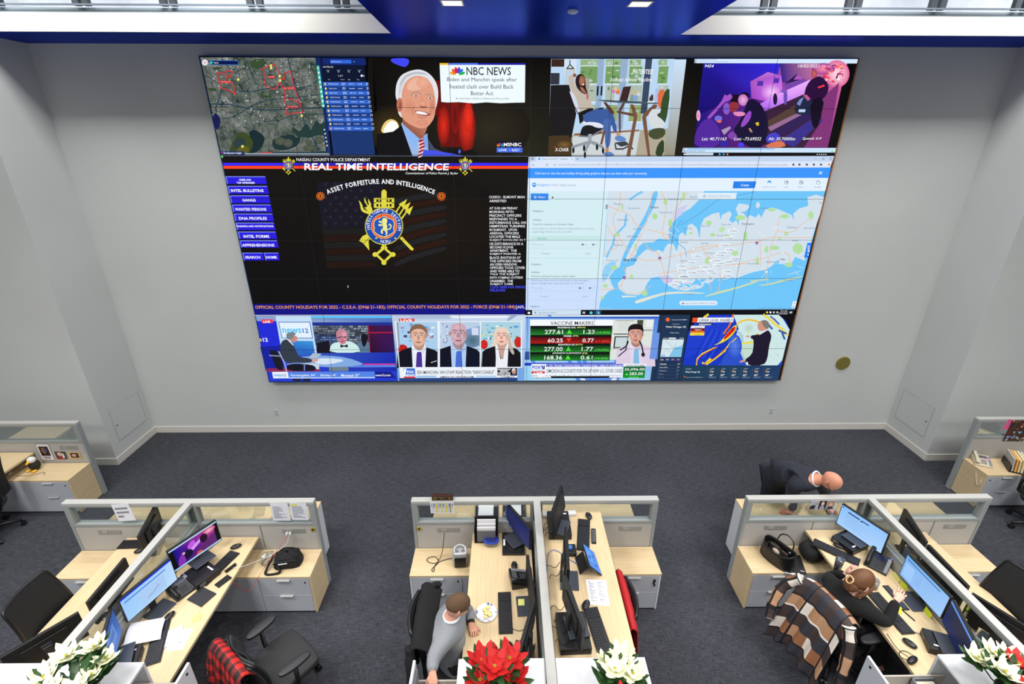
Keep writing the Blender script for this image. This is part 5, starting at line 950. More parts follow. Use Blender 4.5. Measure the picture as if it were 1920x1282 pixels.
# --- small talking figures inside the broadcasts
def bust(c, cx, cy, k, skin, hair, suit, shirt, tie, style='short', look=0):
    f = lambda pts: [(cx + x * k, cy + y * k) for x, y in pts]; dk_ = tuple(int(v * .82) for v in skin); lt = tuple(min(255, int(v * 1.08)) for v in skin)
    if style == 'long': c.poly(f([(-112, 20), (-90, -80), (-20, -122), (50, -116), (104, -60), (120, 20), (160, 120), (190, 220), (196, 300), (120, 280), (70, 190), (-60, 160), (-130, 170), (-150, 140), (-110, 100)]), hair, smooth=2)
    c.poly(f([(-260, 420), (-250, 210), (-200, 170), (-80, 130), (80, 130), (200, 170), (250, 220), (258, 420)]), suit)
    c.poly(f([(-82, 128), (-60, 100), (70, 100), (92, 128), (78, 420), (-66, 420)]), shirt)
    c.poly(f([(-62, 60), (70, 60), (66, 140), (10, 180), (-56, 140)]), dk_, smooth=1)
    if style != 'long':
        c.poly(f([(-82, 130), (8, 190), (-34, 220), (-66, 170)]), tuple(min(255, v + 8) for v in shirt)); c.poly(f([(92, 130), (8, 190), (48, 220), (74, 170)]), tuple(max(0, v - 14) for v in shirt))
        c.poly(f([(-14, 190), (30, 190), (38, 214), (50, 420), (-34, 420), (-22, 214)]), tie)
    else: c.poly(f([(-70, 170), (-20, 180), (10, 260), (-20, 420), (-78, 420)]), shirt); c.poly(f([(-40, 180), (40, 180), (20, 300), (-14, 300)]), (24, 20, 28)); c.poly(f([(-50, 150), (50, 150), (14, 300), (-6, 290)]), dk_)
    c.poly(f([(-86, -60), (-70, -100), (0, -118), (72, -100), (90, -50), (88, 20), (72, 78), (40, 116), (4, 126), (-34, 116), (-70, 76), (-86, 20)]), skin, smooth=2)
    c.ell(cx - 30 * k, cy + 30 * k, 34 * k, 28 * k, lt, skin); c.ell(cx + 34 * k, cy + 30 * k, 34 * k, 28 * k, lt, skin); c.ell(cx, cy - 70 * k, 56 * k, 26 * k, lt, skin); c.ell(cx + 70 * k, cy + 10 * k, 22 * k, 70 * k, dk_, skin)
    if style != 'long':
        for s_ in (-1, 1): c.ell(cx + s_ * 92 * k, cy + 2 * k, 12 * k, 26 * k, dk_)
    if style == 'short': c.poly(f([(-100, -10), (-106, -80), (-60, -136), (20, -146), (84, -110), (108, -50), (98, -6), (84, -50), (40, -84), (-40, -84), (-82, -56)]), hair, smooth=2)
    if style == 'dark': c.poly(f([(-96, 0), (-102, -80), (-60, -130), (20, -142), (92, -116), (106, -50), (94, 0), (86, -50), (50, -66), (-50, -66), (-84, -50)]), hair, smooth=2)
    if style == 'long': c.poly(f([(-96, 40), (-104, -40), (-60, -112), (0, -126), (70, -104), (100, -40), (104, 60), (84, 20), (66, -50), (0, -100), (-60, -60), (-84, 0)]), hair, smooth=2); c.poly(f([(70, -40), (104, -20), (130, 120), (170, 210), (160, 260), (96, 180), (90, 60)]), tuple(int(v * .85) for v in hair), smooth=2)
    if style == 'glasses': c.line(f([(-92, -10), (-60, -10), (-14, -8), (14, -8), (60, -10), (92, -10)]), .006 * k, (120, 110, 120))
    ec = tuple(int(v * .45) for v in skin)
    for s_ in (-1, 1):
        x = s_ * 36 + look; c.ell(cx + x * k, cy - 8 * k, 19 * k, 7 * k, (216, 204, 200)); c.ell(cx + x * k, cy - 8 * k, 8 * k, 7 * k, (60, 54, 62)); c.line(f([(x - 22, -30), (x, -38), (x + 22, -30)]), .010 * k, ec)
    c.poly(f([(-8 + look, -10), (8 + look, -10), (20 + look, 36), (0 + look, 46), (-20 + look, 36)]), dk_, smooth=1); c.ell(cx + look * k, cy + 76 * k, 30 * k, 7 * k, (170, 84, 80)); c.line(f([(-30 + look, 76), (30 + look, 76)]), .005 * k, (110, 50, 54))
# --- studio news
c, t = pair(TI)
c.poly([(50, 72), (1808, 72), (1885, 918), (232, 925)], None, cols=[(70, 110, 200), (30, 60, 190), (20, 30, 170), (30, 50, 220)])
c.rect(55, 66, 1806, 74, (190, 200, 220)); c.poly([(55, 84), (330, 84), (345, 185), (75, 185)], (140, 160, 210)); c.poly([(70, 150), (330, 150), (410, 520), (190, 790)], (34, 44, 214), smooth=0); c.poly([(120, 480), (400, 460), (420, 760), (190, 760)], (22, 32, 160)); c.poly([(190, 760), (880, 745), (900, 800), (210, 800)], (150, 40, 80)); c.poly([(210, 800), (1870, 790), (1885, 918), (232, 925)], (36, 60, 210))
c.poly([(778, 84), (1808, 84), (1812, 108), (782, 108)], (90, 200, 255)); c.poly([(782, 108), (1812, 108), (1818, 165), (790, 165)], None, cols=[(120, 150, 200), (80, 120, 190), (70, 110, 190), (150, 170, 210)]); c.poly([(790, 165), (1818, 165), (1822, 205), (795, 205)], (30, 50, 150))
c.poly([(798, 205), (1508, 205), (1530, 555), (848, 560)], (48, 56, 84)); rs = random.Random(8)
for r_ in range(12):
    x = 800 + r_ * 3
    while x < 1500:
        w_ = rs.uniform(30, 80); sh = rs.uniform(.4, 1.2); c.rect(x, 210 + 28 * r_, min(x + w_, 1505), 210 + 28 * r_ + 20, tuple(int(v * sh) for v in ((100, 130, 190) if x < 1100 and r_ > 3 else (130, 140, 150)))); c.l -= 1; x += w_ + 6
c.l += 1
c.poly([(848, 430), (1010, 400), (1030, 560), (848, 560)], (24, 20, 34)); c.poly([(1370, 420), (1530, 420), (1530, 555), (1380, 555)], (90, 120, 150)); c.poly([(1410, 330), (1460, 310), (1520, 340), (1470, 480), (1440, 480)], (24, 20, 30), smooth=1); c.ell(1376, 360, 12, 12, (90, 130, 220))
c.poly([(1508, 205), (1824, 205), (1845, 553), (1530, 553)], None, cols=[(70, 16, 60), (60, 20, 80), (50, 20, 90), (44, 10, 40)]); c.rect(1510, 290, 1826, 304, (180, 30, 60)); c.poly([(1508, 205), (1518, 205), (1540, 553), (1530, 553)], (170, 24, 40))
c.poly([(1010, 556), (1025, 470), (1060, 430), (1140, 418), (1250, 400), (1350, 440), (1390, 490), (1412, 556)], (206, 236, 234), smooth=1)
c.poly([(1098, 330), (1100, 280), (1150, 248), (1210, 258), (1246, 310), (1246, 380), (1215, 440), (1180, 452), (1140, 430), (1110, 390)], (200, 132, 150), smooth=2); c.ell(1200, 330, 36, 60, (224, 170, 190), (204, 136, 150)); c.line([(1116, 362), (1160, 352), (1190, 356), (1236, 350)], .012, (70, 50, 70)); c.ell(1136, 362, 16, 8, (70, 60, 80)); c.ell(1210, 356, 16, 8, (70, 60, 80)); c.ell(1175, 414, 26, 6, (150, 60, 70)); c.poly([(1165, 370), (1185, 370), (1195, 398), (1160, 398)], (180, 110, 130))
c.poly([(1150, 448), (1200, 465), (1245, 446), (1250, 490), (1200, 478), (1155, 492)], (30, 30, 44))
c.poly([(318, 84), (775, 84), (850, 560), (400, 560)], (196, 222, 246)); c.poly([(352, 158), (765, 158), (800, 372), (400, 370)], (80, 120, 190)); c.poly([(364, 168), (755, 168), (788, 362), (408, 362)], (228, 242, 254)); c.poly([(400, 402), (800, 405), (830, 590), (440, 590)], None, cols=[(50, 130, 210), (60, 150, 220), (40, 90, 190), (50, 110, 200)])
t.text('news', 408, 238, 662, 296, (80, 190, 240), .03); t.text('12', 668, 236, 752, 294, (30, 90, 190), .03); t.text('s', 118, 370, 152, 404, (236, 220, 60), .04); t.text('12', 158, 358, 232, 406, Wt, .04)
# desk and presenter
c.poly([(480, 640), (700, 600), (1000, 590), (1250, 620), (1440, 690), (1440, 712), (1250, 740), (880, 740), (700, 700)], (130, 170, 226), smooth=1); c.poly([(760, 650), (960, 620), (1250, 650), (1000, 710), (860, 700)], (214, 230, 246), smooth=1); c.poly([(1005, 740), (1255, 735), (1258, 792), (1010, 792)], (110, 130, 140)); c.rect(1450, 697, 1860, 712, (220, 60, 150)); c.poly([(1440, 716), (1862, 714), (1868, 740), (1240, 744)], (90, 130, 230))
c.poly([(740, 625), (800, 560), (915, 570), (850, 625)], (170, 190, 206)); c.poly([(640, 680), (880, 700), (880, 770), (660, 740)], (200, 214, 230)); c.poly([(230, 524), (360, 530), (440, 790), (330, 770), (300, 690), (270, 600)], (24, 26, 40), smooth=1); c.line([(240, 590), (380, 600)], .02, (130, 150, 190)); c.line([(360, 540), (440, 700), (460, 790)], .02, (170, 180, 200)); c.poly([(460, 700), (700, 700), (820, 720), (845, 770), (800, 792), (470, 792)], (22, 24, 36), smooth=1)
c.poly([(372, 480), (400, 410), (460, 375), (540, 440), (590, 540), (620, 610), (780, 630), (795, 680), (640, 690), (460, 690), (390, 600)], (52, 60, 74), smooth=1); c.poly([(460, 378), (490, 380), (555, 460), (540, 460)], (220, 230, 240)); c.poly([(785, 640), (850, 625), (875, 650), (850, 670), (790, 680)], (220, 160, 150), smooth=1); c.line([(470, 705), (560, 690), (690, 690), (690, 780)], .02, (120, 140, 210))
c.poly([(520, 340), (560, 330), (598, 350), (602, 382), (580, 420), (530, 420), (500, 390)], (206, 140, 130), smooth=1); c.poly([(452, 330), (480, 290), (540, 280), (588, 310), (560, 330), (545, 372), (500, 390), (465, 378)], (120, 130, 136), smooth=1)
c.poly([(135, 128), (284, 126), (290, 172), (146, 176)], (234, 60, 84)); t.text('LIVE', 166, 138, 260, 168, Wt, .05)
c.poly([(274, 802), (476, 800), (490, 884), (290, 886)], (232, 242, 252)); t.text('news', 304, 828, 412, 852, (60, 150, 220), .03); t.text('12', 416, 824, 462, 850, (30, 70, 160), .04); blocks(t, 362, 858, 464, 864, 5, 9, (90, 150, 210), 1, 1)
c.poly([(480, 800), (1592, 797), (1598, 878), (490, 882)], (84, 134, 230)); c.rect(490, 872, 1598, 884, (190, 210, 240)); c.poly([(1592, 797), (1800, 797), (1870, 880), (1598, 880)], (24, 30, 140)); t.text('Farmingdale 34°', 520, 824, 844, 858, Wt, .02); t.text('Shirley 34°', 898, 824, 1110, 858, Wt, .02); t.text('Montauk 37°', 1166, 822, 1406, 856, Wt, .02); t.text('news12.com', 1606, 824, 1802, 850, Wt, .04)
c.poly([(530, 890), (640, 890), (660, 920), (550, 920)], (30, 30, 60)); c.poly([(680, 890), (780, 890), (760, 920), (660, 920)], (26, 26, 50))
o = c.build('studio_news_window', vw); t.build('lettering', o)
# --- three panel newsroom
c, t = pair(TJ)
c.poly([(60, 70), (1790, 70), (1770, 915), (140, 918)], None, cols=[(190, 206, 230), (210, 222, 240), (120, 170, 230), (110, 160, 226)]); c.poly([(280, 78), (800, 78), (830, 120), (330, 120)], (170, 190, 220)); c.poly([(800, 78), (1560, 78), (1540, 110), (860, 112)], (232, 240, 250)); c.poly([(1600, 78), (1680, 78), (1560, 150), (1540, 140)], (150, 170, 200))
c.poly([(112, 150), (1738, 150), (1728, 745), (160, 745)], (236, 242, 250))
c.poly([(122, 160), (648, 158), (672, 740), (168, 740)], (170, 206, 236)); c.poly([(666, 160), (1196, 160), (1200, 740), (690, 740)], (186, 206, 232)); c.poly([(1208, 160), (1728, 160), (1722, 738), (1216, 738)], (170, 210, 226))
r = random.Random(6)
for _ in range(34): x, y = r.uniform(150, 600), r.uniform(170, 440); c.rect(x, y, x + r.uniform(14, 50), y + r.uniform(8, 40), r.choice(((90, 160, 220), (226, 238, 246), (60, 80, 120), (180, 150, 170), (110, 180, 230), (236, 240, 230)))); c.l -= 1
for _ in range(40): x, y = r.uniform(1215, 1680), r.uniform(170, 420); c.rect(x, y, x + r.uniform(10, 44), y + r.uniform(8, 34), r.choice(((90, 160, 220), (226, 240, 240), (60, 70, 90), (230, 220, 90), (110, 190, 200), (80, 130, 130)))); c.l -= 1
for _ in range(24): x, y = r.uniform(670, 780), r.uniform(180, 420); c.rect(x, y, x + 14, y + 24, r.choice(((226, 226, 236), (120, 130, 170)))); c.l -= 1
c.l += 1
c.poly([(1015, 260), (1200, 210), (1198, 470), (1020, 440)], (120, 150, 200)); c.ell(1100, 400, 110, 90, (70, 104, 120), (110, 140, 170)); c.poly([(1090, 240), (1180, 230), (1180, 330), (1095, 330)], (210, 220, 240))
c.ell(200, 510, 70, 60, (190, 30, 26)); c.poly([(150, 500), (240, 480), (180, 620), (160, 620)], (200, 34, 28)); c.ell(1250, 450, 50, 60, (206, 40, 34)); c.ell(1690, 420, 50, 70, (206, 40, 34)); c.poly([(120, 160), (150, 160), (168, 480), (150, 500)], (150, 160, 180))
bust(c, 408, 340, 1.08, (226, 178, 156), (132, 102, 80), (18, 18, 32), (232, 238, 250), (76, 50, 150), 'short'); bust(c, 918, 310, 1.18, (208, 170, 180), (200, 180, 190), (14, 18, 36), (176, 204, 240), (70, 110, 210), 'glasses'); bust(c, 1475, 340, .98, (242, 196, 180), (226, 214, 196), (20, 18, 26), (236, 238, 244), (20, 18, 26), 'long')
for x0, x1 in ((100, 168), (655, 684), (1196, 1212), (1724, 1740)): c.poly([(x0 - (x0 == 100) * 0, 150), (x1 - (x0 == 100) * 46, 150), (x1, 745), (x0 + (x0 == 100) * 58, 745)], (236, 242, 250))
c.rect(160, 741, 1724, 752, (236, 242, 250)); c.poly([(565, 680), (640, 655), (645, 662), (570, 686)], (226, 226, 236))
c.poly([(135, 752), (1772, 752), (1768, 915), (140, 918)], (120, 166, 226)); c.rect(160, 752, 1680, 878, (238, 244, 250)); c.rect(380, 850, 640, 872, (150, 196, 240)); c.rect(1150, 850, 1410, 868, (160, 204, 244)); c.rect(160, 880, 1680, 918, (40, 70, 130))
c.poly([(215, 756), (362, 756), (370, 856), (220, 856)], (54, 110, 214)); t.text('FOX', 262, 778, 354, 814, Wt, .06); t.text('NEWS', 226, 824, 366, 856, Wt, .06); c.poly([(220, 860), (370, 860), (371, 882), (221, 882)], (210, 50, 60)); t.line([(232, 760), (226, 850)], .02, Wt); t.line([(250, 760), (232, 850)], .02, Wt)
t.text('SEN MANCHIN: WH STAFF REACTION "INEXCUSABLE"', 390, 778, 1385, 820, (20, 24, 50), .012); t.text("AMERICA'S NEWSROOM", 682, 848, 1116, 874, (40, 46, 80), .03)
c.rect(1422, 752, 1676, 850, (20, 20, 34)); t.text('PRESIDENT', 1430, 756, 1590, 776, Wt, .05); t.text('BIDEN', 1460, 779, 1560, 797, Wt, .05); t.text('SPEAKS AND', 1430, 800, 1590, 818, Wt, .05); t.text('COVID SURGE', 1430, 822, 1590, 842, Wt, .05); c.ell(1636, 796, 26, 36, (200, 150, 130)); c.poly([(1606, 800), (1612, 764), (1640, 754), (1662, 772), (1640, 774), (1620, 790)], (226, 228, 232)); c.poly([(1600, 848), (1620, 826), (1660, 826), (1670, 848)], (60, 70, 100)); t.text('2:30PM ET', 1462, 852, 1640, 874, (30, 34, 50), .03)
c.poly([(156, 118), (355, 116), (357, 154), (158, 156)], (226, 44, 44)); t.text('LIVE', 178, 122, 332, 150, Wt, .06)
o = c.build('newsroom_window', vw); t.build('lettering', o)
# --- stock board
c, t = pair(TK)
c.poly([(100, 68), (1826, 66), (1712, 910), (88, 914)], None, cols=[(120, 170, 236), (70, 120, 226), (150, 200, 240), (170, 220, 246)]); c.rect(100, 68, 1820, 90, (226, 238, 252)); c.rect(100, 98, 1810, 106, (30, 60, 150)); c.poly([(380, 68), (430, 68), (440, 90), (400, 90)], (90, 150, 240))
c.poly([(98, 540), (1730, 530), (1725, 640), (92, 648)], (50, 84, 160)); c.poly([(95, 650), (1750, 645), (1745, 686), (92, 690)], (160, 200, 244))
for x in (170, 640, 760, 830, 1240, 1360, 1480): c.poly([(x, 652), (x + 50, 652), (x + 66, 684), (x + 16, 684)], (80, 140, 236) if x % 3 else (224, 236, 250)); c.l -= 1
c.l += 1
c.poly([(92, 686), (1745, 684), (1740, 720), (92, 722)], (26, 60, 190)); c.poly([(100, 720), (200, 912), (88, 912)], (150, 210, 244)); c.poly([(740, 880), (1320, 880), (1300, 912), (760, 912)], (90, 140, 230)); c.poly([(800, 885), (860, 885), (880, 910), (820, 910)], (230, 240, 250)); c.poly([(1220, 885), (1280, 885), (1270, 910), (1200, 910)], (230, 240, 250))
c.poly([(162, 130), (1758, 128), (1696, 642), (156, 646)], (246, 250, 254)); t.text('VACCINE MAKERS', 424, 146, 974, 192, (24, 26, 40), .01)
c.poly([(166, 210), (1222, 208), (1182, 640), (160, 643)], (14, 18, 16))
for i, (nm, sy, a, b_, pct, up) in enumerate((('MODERNA INC', '(MRNA)', '277.61', '1.23', '(+0.45%)', 1), ('PFIZER', '(PFE)', '60.25', '0.77', '(-1.26%)', 0), ('BIONTECH SE', '(BNTX)', '277.00', '1.77', '(+0.64%)', 1), ('JOHNSON & JOHNSON', '(JNJ)', '168.36', '0.61', '(+0.36%)', 1))):
    y = 242 + 110 * i; xr_ = 1220 - 10 * i; g1, g2 = ((10, 40, 14), (34, 130, 44)) if up else ((60, 8, 8), (170, 26, 20))
    c.rect(168, y, xr_, y + 84, None, [g1, g1, g2, g2]); sh = -6 * i
    nx = {0: (516, 748, 766, 872), 1: (594, 696, 712, 780), 2: (526, 730, 742, 836), 3: (450, 816, 832, 896)}[i]
    t.text(nm, nx[0], y - 26, nx[1], y - 6, Wt, .04); t.text(sy, nx[2], y - 27, nx[3], y - 4, (230, 230, 140), .03)
    t.text(a, (352, 390, 344, 346)[i], y + 14, (582, 582, 580, 572)[i], y + 66, Wt, .02); t.text(b_, 848 + 2 * sh, y + 14, 990 + 1.6 * sh, y + 64, Wt, .02); t.text(pct, 1016 + 1.6 * sh, y + 34, 1186 + 1.6 * sh, y + 70, (110, 236, 90) if up else (236, 80, 60), .01)
    x = 668 - 6 * i; c.poly([(x - 34, y + 70), (x, y + 14), (x + 34, y + 70)] if up else [(x - 34, y + 18), (x + 34, y + 18), (x, y + 70)], (80, 230, 60) if up else (236, 60, 40))
c.poly([(1232, 132), (1758, 130), (1696, 636), (1184, 640)], (222, 228, 222)); c.rect(1240, 310, 1420, 322, (60, 60, 60)); c.poly([(1250, 345), (1430, 345), (1400, 490), (1232, 500)], (40, 44, 40)); c.poly([(1266, 358), (1420, 358), (1390, 480), (1250, 486)], (200, 216, 220)); c.poly([(1540, 135), (1620, 135), (1610, 260), (1545, 260)], (70, 80, 60)); c.poly([(1660, 135), (1750, 135), (1740, 225), (1655, 225)], (236, 240, 236)); c.rect(1260, 140, 1500, 148, (150, 150, 150)); c.rect(1620, 262, 1735, 270, (50, 50, 50)); blocks(c, 1300, 160, 1500, 290, 6, 12, (190, 196, 200), 4, .6)
bust(c, 1520, 320, .98, (216, 160, 144), (24, 20, 22), (222, 206, 228), (226, 214, 236), (130, 190, 226), 'dark')
c.line(chaikin([(1425, 410), (1400, 470), (1370, 490), (1325, 520)], 1, False), .024, (30, 34, 44)); c.line([(1400, 460), (1395, 520), (1300, 600)], .02, (40, 44, 54)); c.line(chaikin([(1570, 405), (1600, 470), (1616, 560)], 1, False), .024, (30, 34, 44)); c.ell(1616, 580, 24, 28, (30, 34, 44)); c.poly([(1696, 636), (1740, 300), (1830, 300), (1800, 640)], (110, 150, 226)) 
c.poly([(180, 700), (362, 700), (356, 880), (186, 880)], (240, 246, 252)); t.text('FOX', 192, 714, 300, 758, (30, 50, 200), .05); t.line([(312, 716), (330, 756)], .022, (30, 50, 200)); t.line([(342, 716), (342, 756)], .02, (60, 70, 120)); t.text('BUSINESS', 190, 768, 348, 784, (120, 130, 150)); c.rect(180, 796, 352, 822, (220, 40, 50)); t.text('LIVE', 216, 799, 322, 820, Wt, .06)
c.poly([(362, 700), (1360, 698), (1352, 880), (356, 882)], (238, 244, 252)); c.rect(370, 704, 1356, 734, (40, 60, 200)); t.text('DR. FRANK CONTACESSA | NORTHWELL HEALTH INTERNIST', 410, 708, 1350, 730, Wt, .04); t.poly([(378, 708), (378, 730), (396, 719)], (240, 230, 80)); t.text('OMICRON ACCOUNTS FOR 73% OF NEW U.S. COVID CASES', 372, 760, 1342, 804, (24, 30, 60), .008)
t.text('DAX', 186, 836, 256, 852, (40, 44, 60), .03); t.text('15,417.86', 362, 836, 514, 852, (60, 66, 80)); t.poly([(528, 850), (540, 838), (552, 850)], (60, 200, 80)); t.text('178.19', 560, 836, 666, 852, (60, 66, 80)); t.text('(1.17%)', 674, 832, 760, 852, (60, 190, 90)); blocks(t, 800, 836, 1340, 848, 9, 9, (170, 180, 190), 3, 1); c.rect(430, 858, 1180, 880, (8, 8, 12)); t.text('GLOBAL INDEXES', 186, 862, 420, 880, (90, 100, 130), .03); t.text('JUST ABLE', 1176, 862, 1330, 882, (50, 56, 70), .04)
c.rect(1366, 696, 1652, 730, (236, 242, 248)); t.text('DOW FUTURES', 1400, 704, 1628, 724, (30, 34, 50), .03); c.poly([(1366, 734), (1646, 732), (1634, 880), (1354, 880)], None, cols=[(14, 90, 40), (14, 90, 40), (20, 150, 50), (20, 150, 50)]); t.text('35,096.00', 1376, 746, 1628, 782, Wt, .02); t.text('283.00', 1436, 800, 1608, 836, Wt, .02); t.poly([(1380, 836), (1400, 806), (1420, 836)], (110, 240, 90)); t.text('+0.81%', 1424, 856, 1552, 876, (150, 240, 110), .03)
o = c.build('stock_board_window', vw); t.build('lettering', o)
# --- weather
c, t = pair(TL)
c.poly([(115, 66), (1860, 62), (1640, 905), (-10, 912)], (30, 52, 84)); c.poly([(510, 66), (1856, 60), (1680, 718), (405, 720)], (10, 10, 16))
gl = [(735, 66), (1640, 66), (1740, 150), (1785, 260), (1675, 718), (410, 718), (450, 480), (500, 240), (600, 140)]
c.poly(gl, (24, 56, 196))
c.poly([(700, 90), (860, 66), (1020, 66), (1000, 260), (880, 430), (700, 520), (520, 600), (430, 640), (480, 300)], (30, 62, 206)); 
for i in range(7): c.line(chaikin([(560 + 40 * i, 620), (640 + 50 * i, 460 - 10 * i), (760 + 34 * i, 260)], 2, False), .012, (50, 90, 226) if i % 2 else (18, 44, 170))
c.poly([(1130, 250), (1100, 320), (1150, 400), (1125, 500), (1160, 600), (1200, 660), (1235, 718), (1675, 718), (1785, 260), (1700, 120), (1640, 66), (1060, 66), (1110, 190)], (206, 232, 232)); c.poly([(1100, 260), (1140, 280), (1190, 330), (1220, 718), (1160, 600), (1125, 470), (1150, 390)], (176, 206, 216)); c.poly([(1180, 420), (1310, 400), (1300, 600), (1220, 640), (1170, 520)], (196, 222, 206)); c.ell(1260, 240, 80, 70, (186, 206, 190), (206, 232, 232)); c.poly([(860, 720), (1000, 520), (1125, 500), (1190, 640), (1235, 718)], (44, 80, 200)); c.ell(1080, 470, 90, 150, (90, 130, 226), (44, 84, 210))
yl_ = (240, 220, 50); rd = (220, 40, 20)
c.line(chaikin([(1110, 190), (1180, 140), (1290, 130), (1400, 165), (1450, 175)], 2, False), .03, yl_); c.line(chaikin([(1110, 190), (1180, 140), (1290, 130), (1400, 165)], 2, False), .012, (240, 160, 60)); c.line(chaikin([(1450, 66), (1540, 130), (1600, 200), (1680, 240), (1760, 330)], 2, False), .035, (240, 216, 80)); c.line(chaikin([(1540, 90), (1580, 120), (1650, 190)], 1, False), .025, (60, 110, 190)); c.ell(1598, 130, 10, 10, rd)
c.poly([(1110, 195), (1060, 215), (1000, 280), (930, 370), (880, 430), (800, 460), (860, 450), (960, 410), (1050, 330), (1100, 260)], yl_, smooth=2); c.poly([(1095, 215), (1040, 240), (980, 310), (920, 390), (980, 370), (1050, 300), (1085, 260)], rd, smooth=2); c.ell(1050, 262, 18, 30, (130, 10, 10), rd)
c.line(chaikin([(1060, 66), (1030, 180), (940, 310)], 1, False), .03, (236, 120, 40)); c.line([(735, 66), (690, 100)], .04, yl_)
c.poly([(890, 455), (850, 540), (760, 620), (690, 690), (720, 716), (830, 640), (960, 540), (1030, 410), (960, 500), (870, 580), (790, 650), (700, 700), (660, 700), (660, 670), (760, 590), (850, 500), (860, 480), (740, 540), (640, 600), (600, 640), (600, 718), (580, 718), (590, 630), (660, 560), (800, 490)], yl_); c.line(chaikin([(860, 482), (740, 540), (650, 590), (600, 650), (596, 716)], 1, False), .012, rd); c.line(chaikin([(980, 500), (900, 560), (800, 640), (690, 706)], 1, False), .011, rd); c.line([(1100, 365), (1040, 420)], .015, yl_); c.line([(1180, 436), (1310, 420)], .03, yl_); c.ell(1252, 297, 12, 12, yl_); c.ell(1366, 318, 14, 14, (240, 190, 50))
for _ in range(24): x, y = r.uniform(1300, 1700), r.uniform(280, 640); c.line([(x, y), (x + r.uniform(-60, 60), y + r.uniform(-50, 50))], .005, (160, 190, 190)); c.l -= 1
c.l += 1
for a in ([(1500, 180), (1560, 250)], [(1650, 270), (1740, 310)], [(1690, 300), (1720, 380)]): c.line(a, .03, (50, 90, 170))
c.poly([(1630, 718), (1690, 650), (1675, 718)], (40, 70, 200))
c.poly([(1370, 210), (1380, 170), (1430, 135), (1490, 140), (1524, 180), (1520, 240), (1480, 262), (1420, 282), (1380, 262)], (206, 150, 130), smooth=2); c.poly([(1420, 150), (1470, 130), (1526, 170), (1520, 240), (1480, 250), (1440, 200)], (130, 120, 116), smooth=1)
c.poly([(1400, 320), (1440, 290), (1500, 258), (1540, 300), (1552, 360), (1520, 470), (1500, 640), (1450, 718), (1240, 718), (1200, 650), (1300, 580), (1320, 480), (1320, 380), (1285, 375), (1285, 335), (1350, 325)], (30, 24, 46), smooth=1); c.poly([(1400, 300), (1495, 255), (1500, 268), (1395, 330)], (226, 230, 240)); c.ell(1248, 346, 26, 14, (220, 160, 140)); c.poly([(1130, 672), (1200, 636), (1216, 666), (1160, 684)], (216, 150, 130), smooth=1); c.ell(1238, 690, 12, 18, Wt)
c.poly([(540, 105), (606, 105), (598, 166), (530, 166)], (236, 84, 40)); c.poly([(606, 105), (1070, 103), (1060, 163), (598, 166)], (244, 246, 250)); t.text('UPPER LEVEL ENERGY', 618, 116, 1054, 154, (50, 60, 90), .008, .1); c.poly([(600, 170), (796, 170), (792, 204), (596, 204)], (20, 40, 80)); t.text('WEDNESDAY', 610, 177, 774, 197, Wt, .04)
c.rect(518, 210, 690, 240, (236, 240, 246)); t.text('ENERGY', 562, 219, 650, 234, (120, 130, 150)); c.rect(516, 240, 688, 270, (110, 14, 24)); t.text('Highest', 562, 246, 646, 266, Wt, .02); c.rect(512, 270, 686, 300, None, [(200, 40, 30), (200, 40, 30), (240, 150, 40), (240, 150, 40)]); c.rect(508, 300, 684, 334, (244, 216, 60)); t.text('Lowest', 556, 309, 632, 323, (120, 90, 40))
c.ell(218, 130, 27, 26, (240, 104, 46)); t.text('Tue, Dec 21 | 9:21 AM EST', 264, 122, 458, 136, Wt, .01); t.text('NORTHEAST', 274, 178, 366, 188, (190, 200, 220)); t.text('West Orange, NJ', 188, 206, 440, 234, Wt, .02); t.text('Partly sunny', 246, 286, 356, 304, (220, 226, 236)); c.rect(158, 364, 214, 372, (180, 190, 206)); c.rect(230, 362, 322, 376, Wt); c.rect(368, 364, 424, 372, (180, 190, 206))
c.poly([(152, 384), (426, 384), (390, 610), (122, 610)], (214, 230, 238)); c.poly([(300, 490), (415, 440), (392, 608), (230, 608), (260, 560)], (130, 196, 236)); c.poly([(330, 480), (408, 460), (408, 452), (340, 464)], (226, 236, 236)); c.poly([(130, 590), (180, 570), (190, 608), (126, 608)], (150, 200, 236)); c.line([(180, 400), (240, 440), (290, 490), (330, 430)], .007, (170, 190, 200)); c.line([(150, 560), (200, 510), (270, 560)], .007, (170, 190, 200))
for i in range(4): blocks(t, 122 + 70 * i, 630, 160 + 70 * i, 640, 7, 8, (190, 200, 214), i, 1); c.rect(120 + 70 * i, 646, 165 + 70 * i, 656, ((190, 120, 60), (70, 110, 240), (150, 60, 130), (100, 80, 220))[i])
for i, (s_, v_1, x0, x1) in enumerate((('Westfield', '37°', 112, 194), ('White Plains', '37°', 106, 212), ('Whitestone', '37°', 100, 198), ('Yonkers', '36°', 94, 158), ('Bayonne', '37°', 88, 160))):
    y = 695 + 42 * i; g = 250 - 34 * i; t.text(s_, x0, y - 9, x1, y + 8, (g, g, g)); t.text(v_1, 342 - 6 * i, y - 9, 374 - 6 * i, y + 7, (g, g, g)); c.rect(100 - i * 6, y + 20, 372 - 6 * i, y + 22, (70, 90, 120))
c.poly([(405, 722), (1672, 720), (1640, 905), (380, 908)], None, cols=[(26, 66, 92), (34, 58, 98), (38, 64, 104), (30, 58, 80)])
t.text('HOURLY', 444, 752, 522, 764, (190, 200, 216), .02); t.text('West Orange, NJ', 440, 786, 620, 810, Wt, .02); c.ell(436, 864, 10, 9, (240, 104, 46)); t.text('Learn more at AccuWeather.com', 452, 858, 662, 870, (190, 200, 214))
